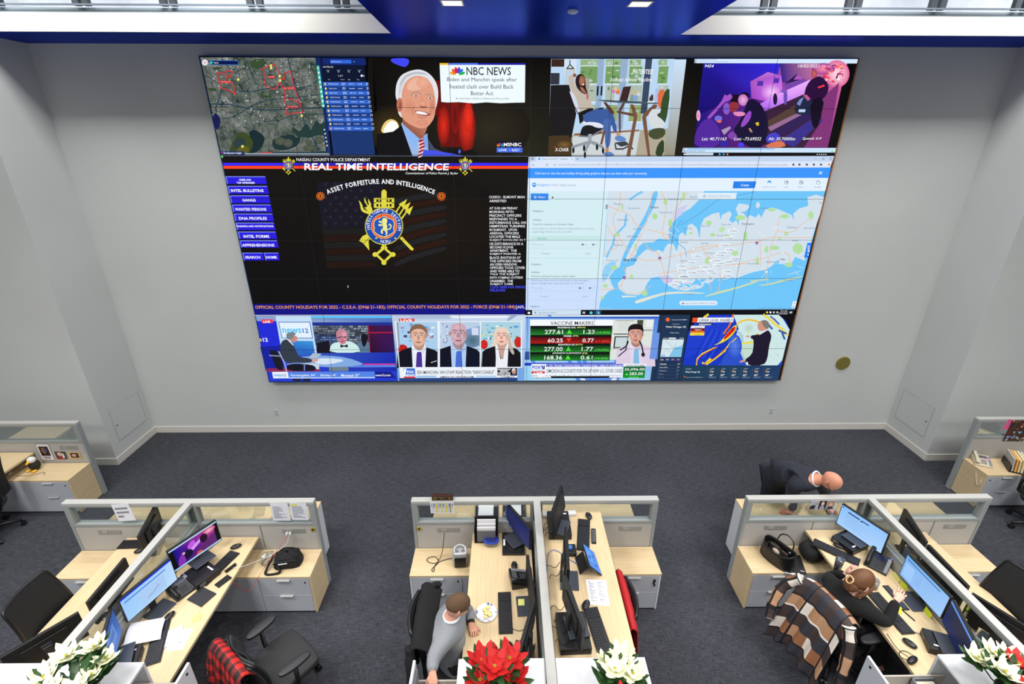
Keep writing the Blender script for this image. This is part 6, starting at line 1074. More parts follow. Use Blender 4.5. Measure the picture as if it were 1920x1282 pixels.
for i, (h_, v_1) in enumerate((('10AM', '35°'), ('11AM', '39°'), ('12PM', '41°'), ('1PM', '42°'), ('2PM', '43°'), ('3PM', '44°'))):
    x = 785 + 143 * i; t.text(h_, x - 22, 750, x + 22, 763, (200, 210, 224)); c.ell(x - 14, 794, 14, 14, (226, 160, 70)); c.ell(x - 14, 794, 8, 8, (38, 60, 98)); c.ell(x + 10, 800, 13, 9, (190, 196, 206)); t.text(v_1, x - 36, 824, x + 12, 848, Wt, .03); t.text('RealFeel 37°', x - 42, 858, x + 48, 870, (190, 200, 214)); c.line([(x - 46, 750), (x - 62, 866)], .005, (70, 90, 124))
o = c.build('weather_window', vw); t.build('lettering', o)
# --- seams between the tiled displays
k = MB()
for i in range(1, 8): x = -hx + 2 * hx * i / 8; k.box(x - .0025, yy - .03, .0, x + .0025, yy - .0295, hz)
for i in range(1, 8): z = hz * i / 8; k.box(-hx, yy - .03, z - .0025, hx, yy - .0295, z + .0025)
sk = mat('seam_dark', (22, 22, 28), .5); k.build('tile_seams', sk, vw)
# ------------------------------------------------------------------ desk things
R_ = random.Random(21)
def deg(a): return math.radians(a)
def keyboard(x, y, z, a, label, l=.43, w=.125):
    t = thing('keyboard', label, 'keyboard', (x, y, z + .001), deg(a))
    Box(-l / 2, -w / 2, 0, l / 2, w / 2, .014).build('case', BLACK, t, bevel=.004)
    k = MB(); n = 18; kw = (l - .02) / n
    for r in range(5):
        for c in range(n):
            if c in (13,) and r not in (2,): continue
            if r == 0 and 3 < c < 9: continue
            xx = -l / 2 + .01 + c * kw; yy = -w / 2 + .011 + r * (w - .022) / 5; k.box(xx + .0012, yy + .001, .014, xx + kw - .0012, yy + (w - .022) / 5 - .0015, .0185)
    k.box(-l / 2 + .01 + 4 * kw, -w / 2 + .012, .014, -l / 2 + .01 + 9 * kw - .001, -w / 2 + .011 + (w - .022) / 5 - .0015, .0185)
    k.build('keys', mat('keys_grey', (34, 34, 38), .4), t); return t
def mouse(x, y, z, a, label):
    t = thing('mouse', label, 'mouse', (x, y, z + .001), deg(a))
    MB().grid(lambda u, v: (.056 * math.sin(PI * v) ** .8 * math.cos(2 * PI * u) if v < 1 else 0, .032 * math.sin(PI * v) ** .8 * math.sin(2 * PI * u), .017 - .017 * math.cos(PI * v)), 18, 9, True).build('shell', BLACK, t, smooth=True)
    Box(.01, -.003, .024, .035, .003, .0335).build('wheel', GREYM, t, bevel=.001); return t
def tower_pc(x, y, z, a, label, sx=.24, sy=.27, h=.07, brown=False):
    t = thing('desktop_computer', label, 'computer', (x, y, z + .001), deg(a))
    boxpart('case', (-sx / 2, -sy / 2, 0, sx / 2, sy / 2, h), BLACK, t, .005)
    Box(-sx / 2 + .03, -sy / 2 - .001, .015, -sx / 2 + .09, -sy / 2 + .002, .05).build('label_plate', mat('grey_sticker', (96, 96, 100), .5), t)
    Box(sx / 2 - .05, -.09, h, sx / 2 - .035, .0, h + .0015).build('white_sticker', PAPER, t); return t
def sheet(pts, z, label, cat='paper', name='paper_sheet', col=(232, 233, 240), lines=0, lift=None, seed=1, group=None):
    """a sheet lying flat; pts in order tl,tr,br,bl (plan)"""
    (a, b_, c, d) = pts; mb = MB(); n = 7
    def f(u, v):
        x = (a[0] * (1 - u) + b_[0] * u) * (1 - v) + (d[0] * (1 - u) + c[0] * u) * v; y = (a[1] * (1 - u) + b_[1] * u) * (1 - v) + (d[1] * (1 - u) + c[1] * u) * v
        return x, y, z + .0015 + (lift(u, v) if lift else 0)
    mb.c = col; mb.grid(f, n, n)
    if lines:
        mb.c = (120, 124, 140); r = random.Random(seed)
        for i in range(lines):
            v = .1 + .8 * i / lines
            for s_ in (.1, .55):
                w_ = r.uniform(.1, .34)
                p = [f(s_, v), f(s_ + w_, v), f(s_ + w_, v + .018), f(s_, v + .018)]; mb.add([(q[0], q[1], q[2] + .0008) for q in p], [(0, 1, 2, 3)])
    o = mb.build(name, PRINT, solid=.0006); return tag(o, label, cat, group)
def cable(pts, label, r=.003, m_=None, name='cable', k=3):
    o = MB().tube(chaikin([tuple(p) for p in pts], k, False), r, 6).build(name, m_ or BLACK, smooth=True); return tag(o, label, 'cable')
def mug(x, y, z, label, m_, r=.042, h=.095, a=0, taper=1, lid=None, handle=True, fill=None):
    t = thing('mug' if handle else 'tumbler', label, 'cup', (x, y, z + .001), deg(a))
    MB().lathe([(0, 0), (r * taper, 0), (r, h), (r - .004, h), (r * taper - .004, .006), (0, .006)]).build('body', m_, t, smooth=True)
    if handle: MB().tube([(r - .004, 0, h * .8), (r + .02, 0, h * .78), (r + .028, 0, h * .5), (r + .018, 0, h * .25), (r - .006, 0, h * .2)], .006, 8).build('handle', m_, t, smooth=True)
    if fill: MB().lathe([(0, h * .8), (r - .005, h * .8)], cap=False).build('drink', fill, t)
    if lid: MB().lathe([(0, h + .004), (r * .7, h + .006), (r + .001, h + .004), (r + .001, h - .008)]).build('lid', lid, t, smooth=True)
    return t
def phone(x, y, z, a, label, body=BLACK, col=(46, 48, 54), note=None, led=True):
    t = thing('desk_phone', label, 'telephone', (x, y, z + .001), deg(a))
    M_ = Matrix.Rotation(.32, 4, 'X'); b_ = MB(); b_.add([(-.1, -.1, 0), (.1, -.1, 0), (.1, .1, 0), (-.1, .1, 0), (-.1, -.1, .02), (.1, -.1, .02), (.1, .1, .085), (-.1, .1, .085)], [(0, 3, 2, 1), (4, 5, 6, 7), (0, 1, 5, 4), (1, 2, 6, 5), (2, 3, 7, 6), (3, 0, 4, 7)]); b_.build('base', body, t, bevel=.008)
    zz = lambda y: .02 + (y + .1) * .325
    h_ = MB(); h_.tube([(-.075, -.1, zz(-.1) + .03), (-.078, -.06, zz(-.06) + .035), (-.08, 0, zz(0) + .045), (-.078, .06, zz(.06) + .035), (-.075, .1, zz(.1) + .03)], [.024, .02, .016, .02, .025], 10); h_.build('handset', body, t, smooth=True)
    k = MB()
    for i in range(3):
        for j in range(4): xx, yv = -.02 + i * .022, -.07 + j * .02; k.box(xx, yv, zz(yv) - .002, xx + .015, yv + .012, zz(yv) + .008)
    k.build('keypad', mat('phone_keys', (70, 72, 80), .5) if body is BLACK else GREYM, t)
    yv = .055; k = MB(); k.add([(-.03, .03, zz(.03) + .002), (.06, .03, zz(.03) + .002), (.06, .08, zz(.08) + .002), (-.03, .08, zz(.08) + .002)], [(0, 1, 2, 3)]); k.build('display', mat('phone_display', (18, 26, 66), .3) if led else mat('phone_display_grey', (84, 88, 88), .3), t)
    k = MB(); k.add([(.065, -.09, zz(-.09) + .002), (.095, -.09, zz(-.09) + .002), (.095, .08, zz(.08) + .002), (.065, .08, zz(.08) + .002)], [(0, 1, 2, 3)]); k.build('button_strip', mat('phone_strip', (126, 130, 136), .4), t)
    if led: MB().ellip((.085, .09, zz(.09) + .003), (.005, .005, .004)).build('message_light', mat('blue_led', (60, 90, 255), .3, emit=4), t, smooth=True)
    return t
def slab(name, label, cat, x, y, z, a, sx, sy, h, m_, bev=.003):
    o = Box(-sx / 2, -sy / 2, 0, sx / 2, sy / 2, h).build(name, m_, bevel=bev); o.location = (x, y, z + .001); o.rotation_euler[2] = deg(a); return tag(o, label, cat)
YN = mat('sticky_yellow', (226, 226, 130), .8); YG = mat('sticky_lime', (206, 224, 40), .8)
zl, zc_, zr, zs = .745, .775, .79, 1.085
# left cluster, right desk
keyboard(-2.985, 3.77, zl, 73, 'black keyboard below the purple screen, in front of the black computer')
keyboard(-3.09, 2.965, zl, 112, 'black keyboard nearest the viewer on the cluttered left cluster desk')
mouse(-2.946, 4.043, zl, 30, 'black mouse beside the keyboard at the far end of the cluttered left desk')
mouse(-3.14, 3.21, zl, 75, 'black mouse below the pale blue screen beside a big loose sheet')
tower_pc(-3.10, 3.66, zl, 60.5, 'flat black computer under the purple screen'); tower_pc(-3.245, 2.77, zl, 112, 'flat black computer under a curled sheet near the white poinsettia', .2, .25)
phone(-3.2, 3.5, zl, 60, 'black desk phone with blue light between the two lit screens of the left cluster')
slab('smartphone', 'black smartphone on the desk edge with a red charging cable', 'phone', -2.853, 3.603, zl, 60, .14, .075, .009, BLACK)
k = MB(); k.box(-.01, -.055, 0, .01, .055, .012); k.box(-.012, -.06, .02, .012, .06, .03); o = k.build('stapler', BLACK, bevel=.003); o.location = (-2.855, 3.755, zl + .001); o.rotation_euler[2] = deg(-30); tag(o, 'small black stapler at the desk edge beside a white cable', 'stapler')
slab('notebook', 'thin black notebook lying open edge out beside the black desk phone', 'notebook', -2.965, 3.425, zl, 66, .16, .2, .012, DARK)
sheet([(-3.02, 3.36), (-2.86, 3.40), (-2.82, 3.36), (-2.98, 3.30)], zl, 'white sheet peeking out under the black notebook') if 0 else None
slab('sticky_note', 'pale yellow sticky note on the cluttered left desk near its edge', 'note', -2.888, 3.205, zl, 20, .075, .075, .004, YN)
sheet([(-3.13, 3.04), (-2.97, 3.13), (-2.87, 2.98), (-3.03, 2.90)], zl + .004, 'upper white note sheet of two lying by the keyboard', lines=4)
sheet([(-3.02, 3.08), (-2.86, 3.10), (-2.83, 2.90), (-2.97, 2.88)], zl, 'lower white note sheet of two, half covered near the desk edge', lines=3)
sheet([(-3.40, 3.10), (-3.16, 3.20), (-3.07, 2.98), (-3.31, 2.88)], zl + .02, 'large curled white sheet in front of the pale blue screen', lift=lambda u, v: .05 * (1 - u) + .02 * math.sin(3 * v))
slab('speaker_box', 'small grey box with two jacks behind the purple screen', 'box', -3.30, 4.05, zl, 60, .1, .17, .12, mat('light_grey_box', (158, 158, 156), .5))
t = thing('shoulder_bag', 'black canvas shoulder bag with white tag on the left cluster credenza', 'bag', (-2.40, 4.02, .552), deg(10))
b_ = MB(); b_.grid(lambda u, v: (.15 * math.copysign(abs(math.cos(2 * PI * u)) ** .6, math.cos(2 * PI * u)) * (1 - .25 * v) * (1 if v < 1 else .2), .1 * math.copysign(abs(math.sin(2 * PI * u)) ** .6, math.sin(2 * PI * u)) * (1 - .15 * v) * (1 if v < 1 else .1), .15 * v + .012 * math.sin(9 * u * PI)), 28, 7, True)
b_.build('body', mat('black_canvas', (16, 16, 18), .85, bump=(120, .3)), t, smooth=True)
b_ = MB(); b_.box(-.12, -.11, .03, .12, -.09, .12); b_.build('front_pocket', mat('black_canvas', 0), t, bevel=.01)
b_ = MB(); b_.tube(chaikin([(-.14, .0, .12), (-.2, -.06, .03), (-.22, -.14, .006), (-.1, -.15, .006), (-.04, -.14, .02), (-.12, -.09, .1)], 2, False), .013, 6); b_.build('strap', mat('black_canvas', 0), t, smooth=True)
Box(-.07, -.116, .09, .02, -.112, .102).build('tag', PAPER, t)
cl = glassmat('clear_film', (.86, .9, .92), .3, .15)
o = MB().grid(lambda u, v: (-2.63 + .075 * math.sin(PI * v) * math.cos(2 * PI * u) * (1 + .2 * math.sin(11 * u * PI)), 4.03 + .1 * math.sin(PI * v) * math.sin(2 * PI * u), .60 - .05 * math.cos(PI * v) + .014 * math.sin(17 * u + 9 * v)), 22, 9, True).build('plastic_bag', cl, smooth=False); tag(o, 'crumpled clear plastic bag next to the black shoulder bag', 'bag')
WCB = mat('white_cable', (225, 225, 228), .5); RCB = mat('red_cable', (200, 40, 44), .5)
cable([(-2.415, 4.165, .82), (-2.43, 4.12, .7), (-2.6, 4.02, .64), (-2.75, 3.75, .77), (-2.85, 3.77, .752)], 'white charging cable running from the outlet strip to the stapler', .0025, WCB)
cable([(-2.42, 4.165, .81), (-2.5, 4.0, .72), (-2.62, 3.85, .6), (-2.72, 3.72, .42), (-2.745, 3.63, .66), (-2.79, 3.62, .752)], 'red charging cable drooping past the desk edge to the smartphone', .0025, RCB)
for dx, n_ in ((-.0, 'left'), (.035, 'right')): slab('charger_plug', 'white plug in the outlet strip above the shoulder bag, %s one of two' % n_, 'plug', -2.43 + dx, 4.155, .81, 0, .022, .026, .03, WHITE)
keyboard(-4.05, 4.095, zl, 2, 'black keyboard pushed against the front partition on the far left desk', .36, .12); mouse(-3.95, 4.0, zl, 40, 'black mouse on the far left desk near the white clip')
mug(-3.98, 2.74, zl, 'brown mug behind the nearest dark monitor of the far left desk', mat('brown_mug', (92, 74, 64), .5), .045, .1, handle=False)
# middle cluster left desk
keyboard(-.02, 3.205, zc_, 92, 'black keyboard beside the plate of snacks'); mouse(.074, 3.731, zc_, 90, 'small black mouse below the open black laptop'); mouse(.02, 2.86, zc_, 100, 'black mouse behind the red poinsettia')
t = thing('laptop_base', 'black laptop keyboard deck with white sticker under the dark blue screen', 'laptop', (.07, 4.045, zc_ + .001), 0)
boxpart('deck', (-.12, -.17, 0, .12, .13, .03), BLACK, t, .004); k = MB()
for i in range(5):
    for j in range(12): k.box(-.05 + i * .026, -.15 + j * .022, .03, -.05 + i * .026 + .022, -.15 + j * .022 + .018, .034)
k.build('keys', KEYM, t); Box(-.11, -.06, .03, -.09, .03, .0312).build('sticker', PAPER, t)
t = thing('food_container', 'clear food container with a blue lid in front of the document holder', 'container', (-.17, 4.04, zc_ + .001))
k = MB(); k.prism(chaikin([(-.075, -.055), (.075, -.055), (.075, .055), (-.075, .055)], 2), 0, .05); k.build('tub', glassmat('clear_tub', (.85, .84, .8), .3, .2), t); k = MB(); k.prism(chaikin([(-.085, -.065), (.085, -.065), (.085, .065), (-.085, .065)], 2), .05, .062); lo = k.build('lid', mat('blue_lid', (40, 62, 150), .35), t, bevel=.004); k = MB(); k.prism(chaikin([(-.06, -.042), (.06, -.042), (.06, .042), (-.06, .042)], 2), .062, .065); k.build('lid_panel', mat('blue_lid2', (28, 40, 110), .4), lo)
t = thing('document_holder', 'black wire mesh document holder stuffed with papers against the partition', 'document holder', (-.225, 4.11, zc_ + .001))
bm_ = mat('black_wire', (22, 22, 24), .5); k = MB(); k.box(-.13, -.06, 0, .13, .06, .006).box(-.13, -.06, 0, -.122, .06, .2).box(.122, -.06, 0, .13, .06, .2).box(-.13, .054, 0, .13, .06, .27); k.build('frame', bm_, t)
for i, (yy_, z2, m_) in enumerate(((-.05, .16, mat('grey_folder', (96, 98, 104), .6)), (-.03, .19, PAPER), (-.005, .215, mat('pinkish_paper', (210, 206, 212), .8)), (.025, .25, PAPER))):
    o = Box(-.1, yy_, .008, .1, yy_ + .01, z2).build('sheet_stack', m_, t)
t = thing('space_heater', 'small silver and black space heater on the middle credenza', 'heater', (-.51, 3.98, ZCR + .001), deg(5))
k = MB(); k.prism(chaikin([(-.085, -.06), (.085, -.06), (.085, .04), (.06, .075), (-.06, .075), (-.085, .04)], 2), 0, .2); k.build('housing', mat('silver_plastic', (176, 176, 178), .35, .3), t, bevel=.015, smooth=True)
Box(-.062, -.066, .015, .062, -.056, .15).build('grille', BLACK, t, bevel=.006); k = MB(); k.tube(chaikin([(-.06, -.03, .2), (-.06, .02, .225), (0, .05, .235), (.06, .02, .225), (.06, -.03, .2)], 2, False), .01, 8); k.build('handle', mat('silver_plastic', 0), t, smooth=True)
for s_ in (-1, 1): MB().cyl((s_ * .03, -.02, .2), (s_ * .03, -.02, .212), .015).build('knob', SILV, t)
cable([(-.695, 4.165, .81), (-.705, 4.12, .72), (-.72, 4.08, .6), (-.76, 3.98, .556), (-.86, 3.99, .556), (-.9, 4.05, .556), (-.8, 4.09, .556), (-.74, 4.0, .556), (-.83, 3.9, .556), (-.78, 3.86, .556), (-.8, 3.97, .556), (-.68, 4.04, .556), (-.6, 4.04, .57)], 'black power cord looping on the credenza from outlet to silver heater', .004)
phone(.13, 3.56, zc_, 100, 'black desk phone behind the edge-on monitor on the middle desk', led=False)
slab('sticky_note', 'yellow sticky note on a monitor foot in the middle cluster', 'note', .135, 3.30, zc_ + .016, 90, .07, .06, .004, YN)
t = thing('paper_plate', 'white paper plate with blue rim and pale snacks', 'plate', (-.193, 3.20, zc_ + .001))
k = MB(); k.lathe([(0, 0), (.07, 0), (.1, .013), (.098, .015), (.07, .003), (0, .003)], n=32); k.build('dish', mat('plate_white', (222, 226, 238), .5), t, smooth=True)
k = MB()
for i in range(11): an = R_.uniform(0, 6.28); k.add([(.088 * math.cos(an + q) * s_, .088 * math.sin(an + q) * s_, .0105 + .01 * (s_ - .93) * 8) for q, s_ in ((-.07, .95), (.07, .95), (.09, 1.06), (-.09, 1.06))], [(0, 1, 2, 3)])
k.build('rim_print', mat('rim_blue', (60, 90, 190), .6), t)
for i in range(17):
    an, rr_ = R_.uniform(0, 6.28), R_.uniform(0, .062); k = MB(); k.lathe([(0, 0), (.017, .002), (.019, .006), (.012, .008), (0, .0075)], n=12)
    o = k.build('cracker', mat('cracker', (232, 212, 140), .7), smooth=True); o.location = (-.193 + rr_ * math.cos(an) * .9, 3.20 + rr_ * math.sin(an), zc_ + .005 + .006 * (i % 3)); o.rotation_euler = (R_.uniform(-.3, .3), R_.uniform(-.3, .3), 0)
    tag(o, 'round pale yellow cracker on the white paper plate', 'snack', 'crackers on the paper plate')
for i, (x, y, n_) in enumerate(((-.24, 4.58, 'behind the document holder'), (.09, 4.58, 'behind the dark blue screen'))):
    t = thing('binder', 'dark binder with white sheet on the far counter, %s' % n_, 'binder', (x, y, .741)); boxpart('cover', (-.14, -.12, 0, .14, .14, .025), mat('dark_binder', (36, 40, 52), .5), t, .003); Box(-.1, -.1, .0255, .08, .12, .027).build('sheet', PAPER, t)
# raised desk
keyboard(.79, 3.845, zs, 80, 'black keyboard beside the remote control on the raised desk'); keyboard(.755, 2.785, zs, 98, 'black keyboard partly behind the white poinsettia on the raised desk')
mouse(.883, 4.10, zs, 100, 'black mouse at the far end of the raised desk'); mouse(.69, 3.02, zs, 60, 'black mouse between sketch sheet and monitor on the raised desk')
tower_pc(.545, 3.95, zs, 90, 'flat black computer at the far end of the raised desk', .34, .23); tower_pc(.54, 2.75, zs, 92, 'flat black computer at the near end of the raised desk', .33, .25)
t = thing('remote_control', 'black remote control lying beside the keyboard on the raised desk', 'remote', (.89, 3.82, zs + .001), deg(82)); boxpart('body', (-.1, -.024, 0, .1, .024, .018), BLACK, t, .007)
k = MB()
for i in range(8):
    for j in range(3): k.box(-.085 + i * .021, -.017 + j * .012, .018, -.085 + i * .021 + .012, -.017 + j * .012 + .008, .02)
k.build('buttons', GREYM, t)
sheet([(.729, 3.298), (.916, 3.29), (.902, 3.018), (.727, 3.035)], zs, 'white sheet with pencil marks on the raised desk', lines=12)
t = thing('tablet', 'black tablet on a stand showing a blue page, on the raised desk', 'tablet', (.875, 3.47, zs + .001), deg(96)); Rt = Matrix.Translation((0, .0, .01)) @ Matrix.Rotation(-.75, 4, 'X')
k = MB(); k.M = Rt; k.box(-.14, 0, 0, .14, .01, .19); k.build('body', BLACK, t, bevel=.004); k = MB(); k.M = Matrix.Translation((0, .2, .0)) @ Matrix.Rotation(.75, 4, 'X'); k.box(-.1, 0, 0, .1, .005, .11); k.build('stand', DARK, t)
cT = Canvas(lambda x, y: Rt @ Vector(((x - .5) * .265, -.001, .19 - .01 - y * .172)), Rt.to_3x3() @ Vector((0, -1, 0)), d=.0001); cT.upv = Rt.to_3x3() @ Vector((0, 0, 1)); cT.rect(0, 0, 1, 1, (86, 150, 240)); cT.rect(.3, .1, .8, .5, (110, 170, 250)); cT.rect(.42, .18, .56, .36, (60, 80, 190)); cT.rect(.62, .6, .72, .72, (60, 60, 150)); cT.rect(.2, .62, .3, .74, (50, 60, 170)); cT.build('screen', t)
t = thing('camera_ball', 'small black box with blue glass ball beside the edge-on monitor', 'webcam', (.63, 3.62, zs + .001)); boxpart('body', (-.05, -.06, 0, .05, .06, .05), BLACK, t, .006); MB().ellip((-.01, .0, .062), (.026, .026, .026)).build('lens', mat('blue_glass', (60, 120, 190), .08), t, smooth=True)
BC = mat('blue_cable', (96, 110, 190), .5); cable([(.372, 3.35, zs + .02), (.40, 3.6, zs + .03), (.48, 3.66, zs + .006), (.6, 3.53, zs + .006), (.74, 3.42, zs + .006), (.84, 3.43, zs + .01)], 'blue network cable crossing the raised desk to the tablet', .0035, BC)
for i in range(9):
    y0 = (3.9, 3.95, 3.8, 3.4, 3.3, 2.95, 2.85, 2.75, 2.65)[i]; a0 = R_.uniform(-.1, .1)
    cable([(.375, y0 + a0, zs + .006 if i % 2 else .94), (.40, y0 + .03, zs + .04 + .02 * (i % 3)), (.45, y0 - .05, zs + .08), (.5, y0 + .02, zs + .09)], 'black cable tangled between the spine and the backs of the raised desk screens', .003)['group'] = 'black cables behind the raised desk screens'
slab('cable_box', 'small white box behind the far monitor of the raised desk', 'box', .43, 4.12, zs, 0, .09, .07, .035, WHITE); slab('cable_box', 'small white box right of the far monitor on the raised desk', 'box', .70, 4.14, zs, 5, .1, .06, .03, WHITE)
# cables on the middle left desk near the spine
for i, (a, b_) in enumerate((((.03, 3.05), (.24, 3.15)), ((.2, 3.9), (.24, 3.7)), ((.16, 2.7), (.24, 2.9)), ((.18, 2.62), (.25, 2.75)))):
    cable([(a[0], a[1], zc_ + .005), ((a[0] + b_[0]) / 2, a[1] - .05, zc_ + .006), (b_[0], b_[1], zc_ + .006)], ('thin black cable from the keyboard toward the spine', 'black cable behind the black laptop deck', 'black cable beside the red poinsettia', 'short black cable nearest the tower in the middle cluster')[i], .0025)
# right cluster
keyboard(3.505, 3.87, zr, -43, 'black keyboard below the pale document screen'); keyboard(3.565, 3.155, zr, -86, 'black keyboard under the raised hand of the woman'); mouse(3.585, 3.945, zr, -40, 'black mouse above the far keyboard in the right cluster'); mouse(3.515, 2.85, zr, -60, 'glossy black mouse nearest the viewer on the right cluster desk')
tower_pc(3.72, 3.98, zr, -66.5, 'flat black computer under the pale document screen'); tower_pc(3.77, 2.82, zr, -111, 'flat black computer near the right poinsettia', .2, .25); phone(3.83, 3.70, zr, -48, 'black desk phone with blue light between the two pale screens')
mug(3.37, 3.64, zr, 'grey steel tumbler with clear lid beside the keyboard', mat('tumbler_grey', (84, 84, 92), .3, .5), .04, .15, taper=.75, lid=glassmat('tumbler_lid', (.8, .9, .95), .5), handle=False); mug(3.60, 3.44, zr, 'patterned white mug right of the head of the woman', mat('patterned_mug', (150, 146, 142), .4, noise=(40, .45)), .044, .095, a=40, fill=mat('drink', (120, 110, 96), .2))
t = thing('glasses_case', 'small black pouch with a looped cord on the right cluster desk', 'pouch', (3.42, 2.70, zr + .001), deg(25)); MB().ellip((0, 0, .022), (.06, .028, .022)).build('pouch', BLACK, t, smooth=True); MB().tube(chaikin([(-.04, .02, .02), (-.05, .07, .004), (.01, .1, .004), (.06, .07, .004), (.05, .02, .02)], 2, False), .003, 6).build('cord', BLACK, t, smooth=True)
cable([(3.63, 2.98, zr + .006), (3.72, 2.9, zr + .006), (3.74, 2.82, zr + .006), (3.80, 2.75, zr + .006)], 'thin black keyboard cable curving toward the right storage tower', .0022); cable([(3.39, 2.95, zr + .004), (3.375, 2.8, zr + .005), (3.42, 2.74, zr + .005)], 'thin cable along the desk edge to the black pouch', .0022)
slab('sticky_note', 'lime note pad with a pen beside the hand of the woman', 'note', 3.66, 3.2, zr, -40, .09, .09, .006, YG)
k = MB().cyl((3.70, 3.19, zr + .007), (3.735, 3.07, zr + .007), .005); tag(k.build('pen', BLACK), 'black pen lying beside the lime note pad', 'pen')
for i, (x, y, tl_, n_) in enumerate(((3.855, 3.49, 8, 'uppermost of three on the mail screen'), (3.855, 3.40, -6, 'middle one of three below the mail screen'), (3.86, 3.10, 10, 'lowest of three below the mail screen'))):
    o = Box(-.038, -.001, -.075, .038, 0, 0).build('sticky_note', YG if i else YN); o.location = (x, y, .89); o.rotation_euler = (.12, deg(tl_), deg(-88.6)); tag(o, 'square green note hanging from the monitor edge, ' + n_, 'note')
t = thing('smartphone', 'black smartphone lying in front of the mail screen', 'phone', (3.74, 3.3, zr + .001), deg(-88)); boxpart('body', (-.15, -.03, 0, .12, .03, .01), BLACK, t, .003); Box(-.14, -.024, .0102, .11, .024, .011).build('screen', mat('phone_glass', (60, 60, 70), .1), t)
blk = mat('black_leather', (18, 17, 18), .45, bump=(60, .1))
t = thing('handbag', 'large open black leather handbag on the right cluster credenza', 'handbag', (2.98, 3.99, .552), deg(-62)); k = MB()
k.grid(lambda u, v: ((.19 - .02 * v) * math.copysign(abs(math.cos(2 * PI * u)) ** .8, math.cos(2 * PI * u)), (.085 + .02 * v) * math.sin(2 * PI * u), .2 * v + .02 * v * math.cos(4 * PI * u)), 30, 8, True); k.prism([(.17 * math.cos(a * PI / 10), .075 * math.sin(a * PI / 10)) for a in range(20)], .0, .01); k.build('body', blk, t, smooth=True, solid=.006)
for s_ in (-1, 1): MB().tube(chaikin([(-.09, s_ * .09, .19), (-.08, s_ * .11, .27), (0, s_ * .115, .31), (.08, s_ * .11, .27), (.09, s_ * .09, .19)], 2, False), .007, 6).build('handle', blk, t, smooth=True)
MB().ellip((-.02, 0, .13), (.05, .04, .04)).build('tissue', mat('pink_tissue', (214, 190, 176), .9), t); Box(-.1, -.02, .06, .1, .0, .185).build('inner_divider', mat('purse_lining', (60, 50, 50), .6), t, bevel=.004); MB().cyl((.1, .02, .19), (.1, .02, .2), .01).build('zip_pull', SILV, t)
o = MB().grid(lambda u, v: (3.37 + .13 * math.sin(PI * v) ** .7 * math.cos(2 * PI * u) * (1 + .08 * math.sin(7 * u * PI)), 4.02 + .12 * math.sin(PI * v) ** .7 * math.sin(2 * PI * u), .655 - .1 * math.cos(PI * v)), 22, 11, True).build('backpack', mat('black_canvas', 0), smooth=True); tag(o, 'soft black backpack on the credenza half under the right cluster desk', 'bag')
t = thing('notebook', 'black notebook on the credenza beside the open handbag', 'notebook', (3.15, 3.93, .566), deg(-15)); boxpart('cover', (-.085, -.13, 0, .085, .13, .012), BLACK, t, .002); Box(.03, -.1, .012, .07, -.094, .0125).build('cover_mark', PAPER, t)
sheet([(3.04, 4.07), (3.22, 4.03), (3.16, 3.76), (2.99, 3.82)], .552, 'white folder under the black notebook on the right credenza', lift=lambda u, v: .004)
keyboard(4.42, 2.97, .75, 62, 'black keyboard on the far right desk seen through the spine glass'); sheet([(4.36, 3.9), (4.56, 3.9), (4.56, 3.62), (4.36, 3.62)], .75, 'white sheet on the far right desk behind the black monitors'); sheet([(4.46, 3.2), (4.62, 3.2), (4.62, 3.0), (4.46, 3.0)], .75, 'second white sheet nearer the viewer on the far right desk') 
sheet([(4.33, 2.75), (4.45, 2.72), (4.42, 2.6), (4.3, 2.62)], .75, 'small pink sheet on the far right desk', col=(214, 150, 160)); mug(4.22, 3.02, .752, 'black mug behind the spine glass on the far right desk', BLACK, .042, .1, a=200)
# ---- sheets, photos and signs on the front partitions
def pinned(name, label, cat, x0, z0, x1, z1, y=YF - .006, draw=None, skew=0, rz=0, th=.0012):
    t_ = thing(name, label, cat, ((x0 + x1) / 2, y, z0)); hw = (x1 - x0) / 2; H = z1 - z0
    Box(-hw, 0, 0, hw, th, H).build('backing', PAPER, t_)
    c = Canvas(lambda x, y_: Vector(((x * 2 - 1) * hw, -.0005, (1 - y_) * H)), NV, d=.0001); c.rect(0, 0, 1, 1, (226, 228, 238))
    if draw: draw(c)
    c.build('print', t_, PRINT); t_.rotation_euler = (0, rz, 0); return t_
def rows(n, seed, hl=None):
    def f(c):
        r = random.Random(seed)
        if hl: c.rect(.05, .08, .45, .16, (220, 220, 60))
        for i in range(n): c.rect(.1, .2 + .7 * i / n, .1 + r.uniform(.3, .75), .2 + .7 * i / n + .35 / n, (130, 136, 150))
    return f
pinned('paper_notice', 'blank white sheet taped crooked to the front glass of the far left desk', 'paper', -4.25, .985, -4.06, 1.215, rz=-.08, draw=rows(3, 2))
pinned('paper_notice', 'left one of two printed sheets taped to the front glass above the shoulder bag', 'paper', -2.57, .975, -2.38, 1.215, draw=rows(12, 3), rz=.03)
pinned('paper_notice', 'right one of two printed sheets, with yellow highlight, above the shoulder bag', 'paper', -2.36, .98, -2.18, 1.215, draw=rows(9, 5, 1), rz=.03)
def cal(c):
    c.rect(.04, .12, .96, .4, (96, 110, 160)); c.rect(.04, .46, .96, .52, (190, 130, 130))
    for i in range(7): c.rect(.06 + .13 * i, .15, .14 + .13 * i, .36, (200, 206, 226)); c.rect(.06 + .13 * i, .55, .16 + .13 * i, .9, (206, 208, 220))
    for x in (.25, .45, .65): c.rect(x, .06, x + .055, .92, (216, 210, 40))
    c.rect(.83, .1, .85, .9, (60, 60, 70)); c.rect(.85, .1, .875, .9, (190, 200, 60))
pinned('wall_calendar', 'white calendar with yellow highlighted columns below the dark name plate', 'calendar', -.835, 1.062, -.578, 1.215, draw=cal)
